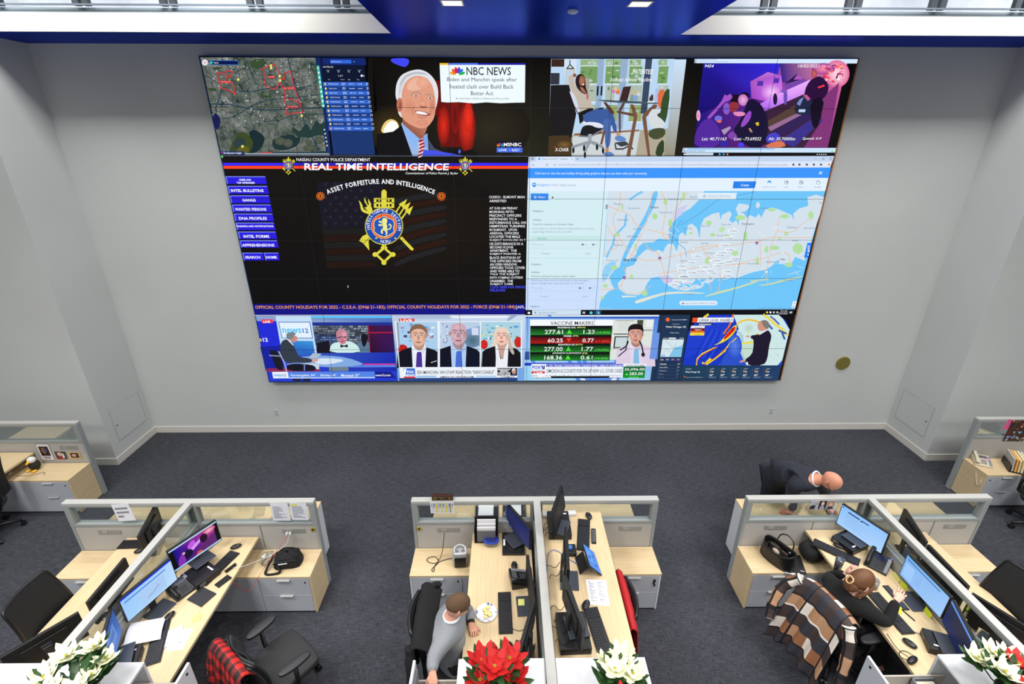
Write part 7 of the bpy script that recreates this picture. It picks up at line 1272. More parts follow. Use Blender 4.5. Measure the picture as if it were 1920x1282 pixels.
t = thing('name_plate', 'dark wood name plate with gold seals standing on the front partition', 'name plate', (-.70, 4.235, 1.2205)); boxpart('block', (-.115, -.02, 0, .115, .02, .066), mat('dark_wood', (58, 34, 24), .35), t, .003)
c = Canvas(lambda x, y_: Vector(((x * 2 - 1) * .1, -.0205, .06 - y_ * .052)), NV, d=.0001); c.rect(0, 0, 1, 1, (140, 104, 60)); c.rect(.02, .06, .98, .94, (20, 16, 14)); c.ell(.12, .5, .07, .3, (180, 140, 60)); c.ell(.12, .5, .04, .17, (40, 30, 20)); c.ell(.88, .5, .07, .3, (120, 90, 40)); blocks(c, .24, .3, .78, .45, .09, .1, (190, 160, 90), 2, 1); blocks(c, .38, .6, .66, .72, .07, .1, (190, 160, 90), 2, 1); c.build('face', t, PRINT)
for x, n_ in ((-2.16, 'left cluster above the shoulder bag'), (-.979, 'middle cluster left of the outlet strip')):
    t = thing('star_badge', 'gold star badge on the partition of the %s' % n_, 'badge', (x, YF + .002, .835)); s_ = MB(); P = [((.035 if i % 2 == 0 else .02) * math.cos(PI / 2 + i * PI / 7), (.035 if i % 2 == 0 else .02) * math.sin(PI / 2 + i * PI / 7)) for i in range(14)]
    s_.add([(px_, -.004, py_) for px_, py_ in P] + [(px_, 0, py_) for px_, py_ in P], [tuple(range(14)), tuple(range(14, 28))[::-1]] + [(i, (i + 1) % 14, 14 + (i + 1) % 14, 14 + i) for i in range(14)]); s_.build('star', mat('gold', (206, 182, 70), .35, .5), t); MB().cyl((0, -.007, 0), (0, -.004, 0), .014).build('centre', mat('dark_gold', (70, 56, 20), .4, .4), t)
def ph(k_):
    def f(c):
        if k_ == 0: c.rect(0, 0, 1, 1, (170, 172, 180)); c.poly([(0, 1), (.1, .6), (.4, .5), (.7, .6), (.6, 1)], (30, 32, 40)); c.rect(.5, .35, .9, .42, (70, 74, 90))
        if k_ == 1: c.rect(0, 0, 1, 1, (30, 26, 28)); c.ell(.5, .34, .22, .24, (226, 180, 160)); c.poly([(.15, 1), (.25, .6), (.75, .6), (.9, 1)], (150, 150, 170), smooth=1)
        if k_ == 2: c.rect(0, 0, 1, 1, (150, 150, 150)); c.ell(.5, .35, .32, .34, (150, 110, 60)); c.ell(.5, .42, .22, .24, (222, 160, 130)); c.poly([(.1, 1), (.25, .68), (.75, .68), (.95, 1)], (40, 46, 60), smooth=1)
        if k_ == 3: c.rect(0, 0, 1, 1, (232, 230, 234)); c.rect(.12, .12, .88, .74, (50, 24, 26)); c.ell(.45, .4, .2, .2, (130, 90, 50)); c.ell(.62, .36, .12, .1, (50, 70, 140)); c.rect(.2, .8, .8, .86, (120, 90, 96)); c.rect(.25, .9, .75, .94, (120, 120, 126))
        if k_ == 4: c.rect(0, 0, 1, 1, (70, 60, 62)); c.ell(.4, .35, .22, .24, (220, 180, 160)); c.poly([(.1, 1), (.2, .6), (.6, .6), (.6, 1)], (150, 40, 36)); c.poly([(.6, .3), (.75, .25), (.8, .8), (.6, .9)], (220, 226, 230))
        if k_ == 5: c.rect(0, 0, 1, 1, (206, 180, 110)); c.rect(.14, .14, .86, .86, (70, 30, 36)); c.ell(.45, .5, .2, .2, (200, 160, 160))
        if k_ == 6: c.rect(0, 0, 1, 1, (236, 90, 150)); c.poly([(.3, .1), (.9, .3), (.5, .8)], (250, 110, 166))
        if k_ == 7:
            c.rect(0, 0, 1, 1, (60, 40, 34)); r = random.Random(3)
            for _ in range(60): c.ell(r.random() * .9 + .05, r.random() * .9 + .05, .06, .05, r.choice(((140, 70, 50), (90, 120, 180), (40, 60, 40), (190, 150, 120), (150, 180, 210), (110, 30, 30))))
    return f
for i, (a, b_, n_) in enumerate(((3.335, 3.43, 'grey photo, left'), (3.432, 3.515, 'baby photo, middle'), (3.517, 3.61, 'child photo, right'))): pinned('photograph', n_ + ' one of three on the front glass below the bald man', 'photo', a, 1.085, b_, 1.20, draw=ph(i))
yb_ = 5.84 - .04
pinned('photograph', 'framed picture with white mount on the far left corner partition', 'photo', -6.60, .62, -6.43, .875, y=yb_, draw=ph(3)); pinned('photograph', 'small picture with red figure, middle of three in the far left corner', 'photo', -6.385, .63, -6.235, .76, y=yb_, draw=ph(4)); pinned('photograph', 'small picture in a gold border, right one of three in the far left corner', 'photo', -6.20, .635, -6.04, .75, y=yb_, draw=ph(5))
pinned('paper_notice', 'bright pink sheet on the glass of the far right corner partition', 'paper', 7.02, 1.05, 7.2, 1.21, y=yb_, draw=ph(6), rz=.2); pinned('photo_collage', 'dark collage of many photos right of the pink sheet', 'photo', 7.1, .86, 7.4, 1.21, y=yb_ - .004, draw=ph(7))
# far left corner: plush bird, things under the desk
t = thing('plush_bird', 'plush bird with white head and yellow beak on the far left corner credenza', 'toy', (-6.58, 5.66, .567), deg(-10)); MB().ellip((0, 0, .075), (.07, .065, .075)).build('body', mat('plush_dark', (44, 38, 30), .95), t, smooth=True); MB().ellip((0, -.01, .16), (.05, .05, .045)).build('head', mat('plush_white', (222, 222, 220), .95), t, smooth=True); MB().cyl((0, -.05, .15), (0, -.095, .135), .024, .006).build('beak', mat('plush_yellow', (240, 180, 40), .8), t, smooth=True)
for s_ in (-1, 1): MB().ellip((s_ * .045, -.06, .015), (.026, .035, .016)).build('foot', mat('plush_yellow', 0), t, smooth=True)
o = MB().grid(lambda u, v: (-6.86 + .1 * math.sin(PI * v) * math.cos(2 * PI * u), 5.5 + .07 * math.sin(PI * v) * math.sin(2 * PI * u), .62 - .05 * math.cos(PI * v) + .01 * math.sin(14 * u)), 18, 8, True).build('plastic_bag', cl); tag(o, 'clear plastic bag on the far left corner credenza below the desk', 'bag'); cable([(-6.72, 5.5, .57), (-6.5, 5.52, .57), (-6.4, 5.6, .57), (-6.36, 5.52, .57)], 'thin brown cable on the far left corner credenza', .0022)
# far right corner: phone, sorter with folders
bg = mat('beige_plastic', (202, 192, 168), .5); phone(6.8, 5.68, .566, -25, 'beige desk phone with a pink note in the far right corner', bg, led=False); slab('sticky_note', 'pink note stuck on the beige phone', 'note', 6.86, 5.70, .63, -25, .09, .06, .002, mat('note_pink', (222, 176, 214), .8)); cable([(6.72, 5.65, .58), (6.66, 5.6, .55), (6.645, 5.52, .4), (6.64, 5.46, .33), (6.645, 5.44, .42), (6.7, 5.55, .575)], 'beige coiled handset cord hanging over the credenza side', .005, bg)
t = thing('folder_sorter', 'black desktop sorter in the far right corner holding upright folders', 'file sorter', (7.1, 5.62, .566), deg(-28)); boxpart('tray', (-.02, -.17, 0, .3, .12, .012), DARK, t, .003); Box(-.02, -.17, .012, -.012, .12, .1).build('end_plate', BLACK, t)
for i, col in enumerate(((176, 176, 176), (240, 170, 80), (232, 214, 160), (236, 222, 176), (216, 214, 206), (232, 206, 150), (226, 196, 140))):
    o = Box(0, -.16, 0, .022, .11, .2 - .004 * (i % 3)).build('folder', mat('folder_%d' % i, col, .7), bevel=.002); o.matrix_world = Matrix.Translation((7.1, 5.62, .58)) @ Matrix.Rotation(deg(-28), 4, 'Z') @ Matrix.Translation((.005 + i * .034, 0, 0)) @ Matrix.Rotation(-.12, 4, 'Y')
    tag(o, ('grey faced', 'orange', 'first pale manila', 'second pale manila', 'whitish', 'tan', 'last tan')[i] + ' folder standing in the far right corner sorter', 'folder')
# pens and card box in the middle pulled out drawer
for i, col in enumerate(((230, 214, 50), (30, 30, 32), (30, 30, 34), (220, 220, 220))): tag(MB().cyl((-.67 + .02 * i, 2.44 - .02 * i, .912 + .008 * i), (-.59 + .02 * i, 2.34 + .01 * i, .912 + .01 * i), .004).build('pencil', mat('pencil_%d' % i, col, .5)), ('yellow pencil', 'dark pen', 'short dark pen', 'white pen')[i] + ' lying in the pulled out drawer of the middle tower', 'pencil')
slab('card_box', 'small white and red card box in the pulled out middle drawer', 'box', -.53, 2.42, .902, 12, .09, .05, .06, mat('card_box', (224, 214, 210), .6))
# ---- poinsettias
def poinsettia(x, y, z, label, cols, spec, pot=(120, 30, 40), R0=.19, seed=1):
    t = thing('poinsettia', label, 'potted plant', (x, y, z + .001)); r = random.Random(seed)
    MB().lathe([(0, 0), (.06, 0), (.085, .13), (.09, .135), (.078, .135), (.06, .1), (0, .1)], n=20).build('pot', mat('pot_%d' % seed, pot, .3), t, smooth=True)
    def leaf(mb, c, az, el, l_, w_, curl, jag=0):
        ca, sa, ce, se = math.cos(az), math.sin(az), math.cos(el), math.sin(el); f = Vector((ca * ce, sa * ce, se)); s_ = Vector((-sa, ca, 0)); n_ = f.cross(s_) * -1; vs = []; N = 7
        for i in range(N):
            q = i / (N - 1); ww = w_ * math.sin(PI * min(1, q * .92 + .06)) ** .8 * (1 - .3 * q) * (1 + (jag * (1 if i % 2 else -1))); base = Vector(c) + f * (l_ * q) + n_ * (-curl * q * q * l_)
            vs += [base + s_ * ww + n_ * (.12 * ww), base - n_ * .004, base - s_ * ww + n_ * (.12 * ww)]
        mb.add(vs, [(3 * i + a, 3 * i + a + 1, 3 * i + a + 4, 3 * i + a + 3) for i in range(N - 1) for a in (0, 1)])
    lf = MB(); st = MB()
    for i in range(46): az = r.uniform(0, 6.28); zz = r.uniform(.12, .27); rr = r.uniform(.02, R0 * .6); leaf(lf, (rr * math.cos(az), rr * math.sin(az), zz), az + r.uniform(-.5, .5), r.uniform(-.3, .3), r.uniform(.1, .15), .035, .5, .1)
    for (fx, fy, fz, fr, ci) in spec:
        st.tube([(0, 0, .1), (fx * .5, fy * .5, fz * .6), (fx, fy, fz)], .005, 6); fl = MB()
        n_ = 7
        for k_ in range(n_): leaf(fl, (fx, fy, fz), 2 * PI * k_ / n_ + r.uniform(-.2, .2) + fx * 9, r.uniform(-.15, .2), fr * r.uniform(.95, 1.15), fr * .40, .55, .14)
        for k_ in range(6): leaf(fl, (fx, fy, fz + .008), 2 * PI * k_ / 6 + .4, r.uniform(.15, .5), fr * r.uniform(.6, .8), fr * .27, .4, .1)
        fo = fl.build('bracts', mat('bract_%d%d%d' % cols[ci], cols[ci], .65), t, smooth=True)
        ce = MB(); 
        for k_ in range(5): ce.ellip((fx + .008 * math.cos(k_ * 1.26), fy + .008 * math.sin(k_ * 1.26), fz + .016), (.005, .005, .007), 6, 5)
        ce.build('flower_centre', mat('flower_yellow', (176, 170, 40), .6), fo)
        for k_ in range(6): leaf(lf, (fx, fy, fz - .015), 2 * PI * k_ / 6 + 1, r.uniform(-.4, 0), fr * 1.15, fr * .36, .5, .12)
    lf.build('leaves', mat('leaf_green', (38, 72, 30), .5), t, smooth=True); st.build('stems', mat('stem_green', (70, 100, 50), .6), t, smooth=True)
Wp, Rp = (230, 232, 196), (186, 14, 14)
poinsettia(-3.02, 2.22, 1.196, 'white poinsettia on the storage tower of the left cluster', [Wp], [(-.12, .14, .26, .095, 0), (.03, .2, .27, .095, 0), (.16, .13, .24, .08, 0), (-.14, -.02, .27, .095, 0), (-.04, -.10, .27, .09, 0), (.10, -.08, .25, .085, 0), (.13, .03, .22, .07, 0)], (80, 110, 60), .22, 1)
poinsettia(-.085, 2.16, 1.196, 'red poinsettia in bloom on the storage tower behind the man', [Rp], [(-.09, .11, .30, .11, 0), (.1, .12, .30, .115, 0), (.0, .04, .34, .11, 0), (-.1, .0, .26, .1, 0), (.13, .02, .24, .11, 0), (0, .17, .24, .09, 0)], (150, 24, 44), .2, 2)
poinsettia(.79, 2.12, 1.196, 'white poinsettia on the storage tower beside the raised desk, with a red bloom below', [Wp, Rp], [(.02, .19, .27, .1, 0), (-.05, .08, .3, .1, 0), (-.1, .18, .25, .065, 0), (.07, .06, .28, .09, 0), (-.02, -.12, .3, .09, 1)], (90, 40, 40), .17, 3)
poinsettia(3.50, 2.13, 1.196, 'mixed white and red poinsettia on the right storage tower', [Wp, Rp], [(-.13, .16, .24, .09, 0), (.02, .19, .25, .09, 0), (-.06, .04, .28, .09, 0), (.1, .1, .26, .1, 1), (.12, .2, .24, .07, 0), (.0, -.1, .27, .1, 1)], (60, 60, 60), .2, 4)
# ------------------------------------------------------------------ cloth over chairs
def plaid(kind):
    def f(u, v):
        a, b_ = (u * 7.0) % 1, (v * 6.0) % 1; i, j = int(u * 7), int(v * 6)
        if kind == 'brown':
            if a < .05 or b_ < .05: return (14, 14, 18)
            w_ = (224, 216, 206)
            if (b_ > .93 and b_ < .97): return w_
            A = i % 2; B = j % 2
            if A and B: return (44, 44, 54)
            if A: return (166, 124, 90) if j % 4 else (140, 92, 60)
            if B: return (58, 46, 44)
            return (214, 206, 196) if (i + j) % 4 == 0 else (176, 136, 104)
        A = a < .5; B = b_ < .5
        return (26, 10, 12) if A and B else ((196, 30, 26) if not A and not B else (110, 20, 20))
    return f
def cloth(name, label, P, cf, nu=40, nv=46, sleeves=(), cat='jacket', m_=None, solid=.008, smooth=True):
    """P(u,v) -> point; cf(u,v) -> colour or a plain material"""
    t = thing(name, label, cat); mb = MB()
    vs = [P(i / (nu - 1), j / (nv - 1)) for j in range(nv) for i in range(nu)]; fs = []; cs = []
    for j in range(nv - 1):
        for i in range(nu - 1): fs.append((j * nu + i, j * nu + i + 1, (j + 1) * nu + i + 1, (j + 1) * nu + i)); cs.append(cf((i + .5) / nu, (j + .5) / nv) if not m_ else None)
    mb.add(vs, fs, cs if not m_ else None); mb.build('body', m_ or PRINT, t, smooth=smooth, solid=solid)
    for pts, rad in sleeves:
        s_ = MB(); pts = chaikin(pts, 2, False); N = len(pts); n = 14; s_.tube(pts, [rad * (1 - .25 * i / (N - 1)) * (1 + .1 * math.sin(i * 1.9)) for i in range(N)], n)
        if not m_: s_.fc = [cf(((k % n) / n) * .6 + .1, (k // n) / N * .8) for k in range(len(s_.fc))]
        s_.build('sleeve', m_ or PRINT, t, smooth=True)
    return t
def drape(c, ax, out, top, w_, low, flare, n_f=5, amp=.03, front=.12, ph=0):
    """c: mid of chair rail; ax: unit along rail; out: unit away from the sitter; hangs behind"""
    c = Vector(c); ax = Vector(ax); out = Vector(out)
    def P(u, v):
        s = (u - .5) * w_
        if v < .18:
            q = v / .18; d = -front * (1 - q); z = top - .10 * (1 - q) ** 2 + .012
        else: q = (v - .18) / .82; d = .03 + flare * q ** .8; z = top - (top - low) * q
        k = max(0, (v - .15)); s *= 1 + .18 * k; d += amp * k * math.sin(n_f * 2 * PI * u + ph + 2 * v); z -= .10 * k * abs(u - .5) * 2; zz = z - .05 * (abs(u - .5) * 2) ** 3
        return c + ax * s + out * d + Vector((0, 0, zz - c.z))
    return P
ax_, out_ = Vector((.28, -.96, 0)), Vector((-.96, -.28, 0))
cloth('flannel_jacket', 'brown, black and white plaid flannel jacket hanging over the chair of the woman', drape((2.955, 3.17, .96), ax_, out_, .985, .50, .36, .24, 4, .035), plaid('brown'),
      sleeves=([[(2.85, 3.42, .93), (2.74, 3.48, .8), (2.64, 3.42, .62), (2.60, 3.36, .48)], .055], [[(2.99, 2.92, .93), (2.98, 2.83, .78), (2.93, 2.76, .6), (2.88, 2.7, .42)], .055]))
pj_ = cloth('plaid_jacket', 'red and black plaid jacket with dark lining over the chair in the left aisle', drape((-2.30, 2.69, .9), (.80, -.60, 0), (-.60, -.80, 0), .965, .50, .42, .10, 3, .025, .10), plaid('red'), sleeves=([[(-2.46, 2.84, .90), (-2.55, 2.86, .76), (-2.56, 2.80, .58)], .05],))
def lin(u, v): q = v; return Vector((-2.30, 2.69, .93)) + Vector((.80, -.60, 0)) * ((u - .5) * (.42 - .05 * q)) + Vector((.60, .80, 0)) * (.085 + .05 * math.sin(3 * q) + .018 * math.sin(9 * u + 4 * q)) + Vector((0, 0, .02 - .40 * q - .03 * math.cos(6 * u)))
MB().grid(lin, 20, 16).build('lining', mat('lining_navy', (16, 18, 26), .9), pj_, solid=.01, smooth=True)
cloth('black_coat', 'long black coat draped over the chair of the man in grey', drape((-.76, 3.0, 1.08), (0, -1, 0), (-1, 0, 0), 1.08, .64, .35, .07, 5, .045, .15, 1.3), None, m_=mat('coat_black', (13, 13, 15), .9, bump=(30, .3)), sleeves=([[(-.72, 3.26, 1.02), (-.66, 3.31, 1.04), (-.62, 3.31, 1.01)], .03], [[(-.80, 2.72, 1.0), (-.80, 2.64, .85), (-.79, 2.62, .6)], .045]))
cloth('red_jacket', 'bright red jacket over the chair beside the raised desk', drape((1.075, 3.15, 1.06), (0, 1, 0), (1, 0, 0), 1.07, .62, .45, .03, 4, .028, .05, .7), None, m_=mat('jacket_red', (176, 24, 30), .75, bump=(20, .2)))
# ------------------------------------------------------------------ people
def skin_geo(nodes, edges, root, sub=2):
    names = list(nodes); me = bpy.data.meshes.new('skeleton'); me.from_pydata([nodes[n][0] for n in names], [(names.index(a), names.index(b_)) for a, b_ in edges], [])
    o = bpy.data.objects.new('skeleton', me); COL.objects.link(o); md = o.modifiers.new('skin', 'SKIN'); md.use_smooth_shade = True
    for i, n in enumerate(names):
        r = nodes[n][1]; sv = me.skin_vertices[0].data[i]; sv.radius = r if isinstance(r, tuple) else (r, r); sv.use_root = (n == root)
    s = o.modifiers.new('sub', 'SUBSURF'); s.levels = sub; s.render_levels = sub
    bpy.context.view_layer.update(); dg = bpy.context.evaluated_depsgraph_get(); ev = o.evaluated_get(dg); m2 = ev.to_mesh()
    v = [tuple(q.co) for q in m2.vertices]; f = [tuple(p.vertices) for p in m2.polygons]; ev.to_mesh_clear(); bpy.data.objects.remove(o); bpy.data.meshes.remove(me); return v, f
def head_fn(kx=1, ky=1, kz=1):
    def f(u, v):
        th_, p_ = 2 * PI * u, PI * v; x, y, z = math.sin(p_) * math.cos(th_), math.sin(p_) * math.sin(th_), -math.cos(p_)
        X, Y, Z = .076 * x, .098 * y, .118 * z
        if z < -.1: X *= 1 - .32 * min(1, (-z - .1) / .8); Y *= 1 - .16 * min(1, (-z - .1) / .8) if y > 0 else 1 - .35 * min(1, (-z - .1) / .8)
        if z < -.3 and y > 0: Y += .012 * math.exp(-((z + .75) / .2) ** 2)
        if y < 0 and z > -.3: Y *= 1.06
        g = math.exp(-(x / .16) ** 2) * (1 if y > 0 else 0)
        Y += .026 * g * math.exp(-((z + .22) / .13) ** 2) + .010 * g * math.exp(-((z + .05) / .14) ** 2); Y += .006 * (y > 0) * math.exp(-((z - .12) / .08) ** 2) * math.exp(-(x / .5) ** 2)
        for s_ in (-1, 1): Y -= .012 * (y > 0) * math.exp(-((x - s_ * .36) / .16) ** 2) * math.exp(-((z + .0) / .09) ** 2)
        Y += .006 * (y > 0) * math.exp(-(x / .25) ** 2) * math.exp(-((z + .5) / .07) ** 2)
        return X * kx, Y * ky, Z * kz
    return f
def add_head(mb, M_, parent, hair=None, eyes=True):
    s = mb.M.copy(); mb.M = M_; mb.grid(head_fn(), 44, 34, True)
    for s_ in (-1, 1):     # ears
        mb.grid(lambda u, v: (s_ * (.076 + .012 * math.sin(PI * v)), -.012 + .018 * math.cos(2 * PI * u) * math.sin(PI * v) - .004, -.005 + .034 * math.cos(PI * v) + .006 * math.sin(2 * PI * u)), 12, 9, True)
    mb.M = s
def face_bits(M_, t, brow=(90, 70, 50)):
    e = MB(); e.M = M_
    for s_ in (-1, 1): e.ellip((s_ * .029, .083, .0), (.012, .01, .009), 10, 8)
    e.build('eyes', mat('eye_white', (230, 226, 222), .3), t, smooth=True); e = MB(); e.M = M_
    for s_ in (-1, 1): e.ellip((s_ * .029, .0925, .0), (.005, .002, .005), 8, 6)
    e.build('irises', mat('iris', (50, 40, 34), .3), t, smooth=True); e = MB(); e.M = M_
    for s_ in (-1, 1): e.tube([(s_ * .014, .100, .018), (s_ * .03, .098, .024), (s_ * .045, .088, .019)], .0035, 6)
    e.build('eyebrows', mat('brow', brow, .8), t, smooth=True); e = MB(); e.M = M_; e.tube([(-.02, .094, -.060), (0, .101, -.062), (.02, .094, -.060)], [.002, .0045, .002], 6); e.build('lips', mat('lips', (170, 90, 84), .5), t, smooth=True)
def add_hand(mb, wrist, dir_, nrm, side, curl=.3, spread=.12, k=1):
    """palm from wrist along dir_, back of hand along nrm; thumb on the side given by side (+1 = left of dir_ seen from the back)"""
    w_ = Vector(wrist); d = Vector(dir_).normalized(); n = Vector(nrm); n = (n - d * n.dot(d)).normalized(); s = n.cross(d) * side
    B = Matrix((s, d, n)).transposed().to_4x4(); B.translation = w_; sv = mb.M.copy(); mb.M = B
    mb.grid(lambda u, v: ((.028 + .013 * min(1, v * 1.4)) * math.cos(2 * PI * u) * k * (1 if v < .98 else .6), -.012 + .098 * v * k, .0135 * math.sin(2 * PI * u) * k * (1 if v < .98 else .5)), 16, 7, True)
    for i, (x, l_, r) in enumerate(((.030, .068, .0088), (.010, .076, .009), (-.010, .071, .0086), (-.029, .056, .0078))):
        x *= k; l_ *= k; p = Vector((x, .078 * k, 0)); a = spread * (1.5 - i) * .7; pts = [p]; ang = 0
        for q, seg in enumerate((.45, .32, .23)):
            ang += curl * (1.0 if q else .7) * (1 + .12 * i); p = p + Vector((math.sin(a) * math.cos(ang), math.cos(a) * math.cos(ang), -math.sin(ang))) * (l_ * seg); pts.append(p)
        mb.tube(pts, [r, r * .97, r * .88, r * .6], 10); mb.ellip(tuple(pts[-1]), (r * .62, r * .62, r * .62), 8, 6)
    pts = [Vector((.022, .02, -.002)) * k, Vector((.044, .042, -.008)) * k, Vector((.056, .066, -.012)) * k, Vector((.060, .088, -.016 - .01 * curl)) * k]; mb.tube(pts, [.014 * k, .0115 * k, .0095 * k, .006 * k], 10); mb.M = sv
def person(label, SK, nodes, edges, root, headM, hands, cloths, hair=None, brow=(90, 70, 50)):
    bare = {'neck', 'skull', 'wrL', 'wrR', 'ftL', 'ftR', 'anL', 'anR'}
    nb = {n: (q[0], q[1] if n in bare else (tuple(a * .78 for a in q[1]) if isinstance(q[1], tuple) else q[1] * .78)) for n, q in nodes.items()}
    t = thing('person', label, 'person'); mb = MB(); v, f = skin_geo(nb, edges, root); mb.add(v, f); add_head(mb, headM, t)
    for h in hands: add_hand(mb, *h)
    mb.build('body', SK, t, smooth=True); face_bits(headM, t, brow)
    for nm, nd, ed, rt, m_ in cloths:
        if 'collar' in nd: nd = dict(nd); c_, n_ = Vector(nodes['collar'][0]), Vector(nodes['neck'][0]); nd['nb'] = (tuple(c_ * .25 + n_ * .75), nodes['neck'][1] * 1.22 + .010); ed = ed + [('collar', 'nb')]
        P_, W_ = Vector(nodes['pel'][0]), Vector(nodes['waist'][0]); nd = dict(nd)
        if 'collar' in nd: nd['hem'] = (tuple(P_ + (P_ - W_) * .55), tuple(a * 1.02 for a in nd['pel'][1])); ed = ed + [('pel', 'hem')]
        else: nd['belt'] = (tuple(P_ * .45 + W_ * .55), tuple(a * .97 for a in nd['pel'][1])); ed = ed + [('pel', 'belt')]
        q = MB(); v, f = skin_geo(nd, ed, rt); q.add(v, f); q.build(nm, m_, t, smooth=True)
    return t
def chain(*n): return list(zip(n, n[1:]))
def lookM(pos, fwd, up=(0, 0, 1)):
    f = Vector(fwd).normalized(); u = Vector(up); u = (u - f * u.dot(f)).normalized(); r = f.cross(u); M_ = Matrix((r, f, u)).transposed().to_4x4(); M_.translation = Vector(pos); return M_
def grow(nd, names, k=1.15, add=.006): return {n: (nd[n][0], tuple(a * k + add for a in nd[n][1]) if isinstance(nd[n][1], tuple) else nd[n][1] * k + add) for n in names}
SK1 = mat('skin_light', (214, 158, 132), .55); SK2 = mat('skin_ruddy', (206, 140, 112), .5); SK3 = mat('skin_pale', (222, 172, 150), .55)
# man in grey, seated, reaching back into the drawer
N = {'pel': ((-.50, 2.97, .56), (.15, .12)), 'waist': ((-.51, 2.96, .72), (.14, .11)), 'chest': ((-.52, 2.95, .90), (.165, .12)), 'collar': ((-.50, 2.945, 1.02), (.10, .085)), 'neck': ((-.475, 2.94, 1.09), .056), 'skull': ((-.44, 2.94, 1.17), .05),
     'shL': ((-.545, 2.78, .97), .07), 'elL': ((-.60, 2.64, .98), .048), 'wrL': ((-.585, 2.50, 1.03), .03), 'shR': ((-.45, 3.12, .98), .07), 'elR': ((-.36, 3.22, .78), .047), 'wrR': ((-.33, 3.09, .80), .029),
     'hiL': ((-.44, 2.88, .55), .085), 'knL': ((-.08, 2.86, .56), .06), 'anL': ((-.05, 2.86, .12), .042), 'ftL': ((.06, 2.86, .05), .036), 'hiR': ((-.44, 3.07, .55), .085), 'knR': ((-.08, 3.1, .56), .06), 'anR': ((-.05, 3.1, .12), .042), 'ftR': ((.06, 3.1, .05), .036)}
E_ = chain('pel', 'waist', 'chest', 'collar', 'neck', 'skull') + chain('collar', 'shL', 'elL', 'wrL') + chain('collar', 'shR', 'elR', 'wrR') + chain('pel', 'hiL', 'knL', 'anL', 'ftL') + chain('pel', 'hiR', 'knR', 'anR', 'ftR')
up_ = ['pel', 'waist', 'chest', 'collar', 'shL', 'elL', 'wrL', 'shR', 'elR', 'wrR']; lo_ = ['pel', 'hiL', 'knL', 'anL', 'hiR', 'knR', 'anR']
EU = chain('pel', 'waist', 'chest', 'collar') + chain('collar', 'shL', 'elL', 'wrL') + chain('collar', 'shR', 'elR', 'wrR'); EL = chain('pel', 'hiL', 'knL', 'anL') + chain('pel', 'hiR', 'knR', 'anR')
hM = lookM((-.425, 2.94, 1.205), (.75, .25, -.62), (.5, .1, .8))
T1 = person('seated man in a grey sweater with short brown hair, reaching into the drawer', SK1, N, E_, 'pel', hM, [((-.583, 2.49, 1.032), (.15, -.8, -.45), (-.1, -.4, .9), -1, .5), ((-.325, 3.075, .80), (.35, -.9, .05), (.15, 0, 1), 1, .75)],
       [('grey_sweater', grow(N, up_, 1.10, .010), EU, 'pel', mat('grey_knit', (136, 140, 146), .9, bump=(150, .3))), ('trousers', grow(N, lo_, 1.1, .008), EL, 'pel', mat('dark_trousers', (28, 28, 32), .85))])
def hair(t, M_, m_, lo=.05, k=1.08, front=.25, back=-.35, extra=None, nm='hair'):
    mb = MB(); mb.M = M_; hf = head_fn(); g = []
    nu, nv = 40, 26
    def P(u, v):   # v from crown down to the hairline
        y = math.sin(2 * PI * u); line = front if y > 0 else back; line = back + (front - back) * (.5 + .5 * y) ** .8; vv = math.acos(max(-1, min(1, -line))) / PI
        q = 1 - (1 - vv) * v; x0, y0, z0 = hf(u, q); k_ = 1 + (k - 1) * min(1, (1 - v) * 5 + .15); return x0 * k_, y0 * k_, z0 * k_ + .002
    mb.grid(P, nu, nv, True)
    if extra: extra(mb)
    mb.build(nm, m_, t, smooth=True)
hair(T1, hM, mat('hair_brown', (92, 68, 46), .8, bump=(220, .4)), k=1.07, front=.42, back=-.45)
# white shirt collar and watch
k = MB(); k.M = lookM((-.478, 2.941, 1.083), (1, 0, 0), (.35, 0, 1)); k.lathe([(.072, -.012), (.079, .0), (.072, .014), (.062, .012), (.062, -.012)], n=24, cap=False); k.build('shirt_collar', mat('shirt_white', (214, 224, 236), .8), T1, smooth=True)
k = MB(); k.cyl((-.332, 3.10, .80), (-.328, 3.085, .80), .035, n=18); k.build('watch', BLACK, T1)
# bald man leaning over the far counter
N2 = {'pel': ((3.44, 4.93, .97), (.155, .13)), 'waist': ((3.43, 4.82, 1.09), (.16, .13)), 'chest': ((3.41, 4.65, 1.19), (.185, .14)), 'collar': ((3.50, 4.49, 1.27), (.11, .09)), 'neck': ((3.54, 4.43, 1.305), .058), 'skull': ((3.57, 4.38, 1.33), .055),
      'shL': ((3.62, 4.60, 1.19), .075), 'elL': ((3.82, 4.66, .97), .052), 'wrL': ((3.86, 4.58, .785), .031), 'shR': ((3.29, 4.47, 1.19), .075), 'elR': ((3.36, 4.54, .95), .052), 'wrR': ((3.40, 4.52, .775), .031),
      'hiL': ((3.53, 4.96, .80), .09), 'knL': ((3.53, 4.97, .50), .062), 'anL': ((3.53, 5.02, .10), .044), 'ftL': ((3.54, 4.88, .04), .038), 'hiR': ((3.35, 4.96, .80), .09), 'knR': ((3.34, 4.97, .50), .062), 'anR': ((3.34, 5.02, .10), .044), 'ftR': ((3.34, 4.88, .04), .038)}
hM2 = lookM((3.60, 4.34, 1.355), (.3, -.5, -.8), (.3, -.5, .8))
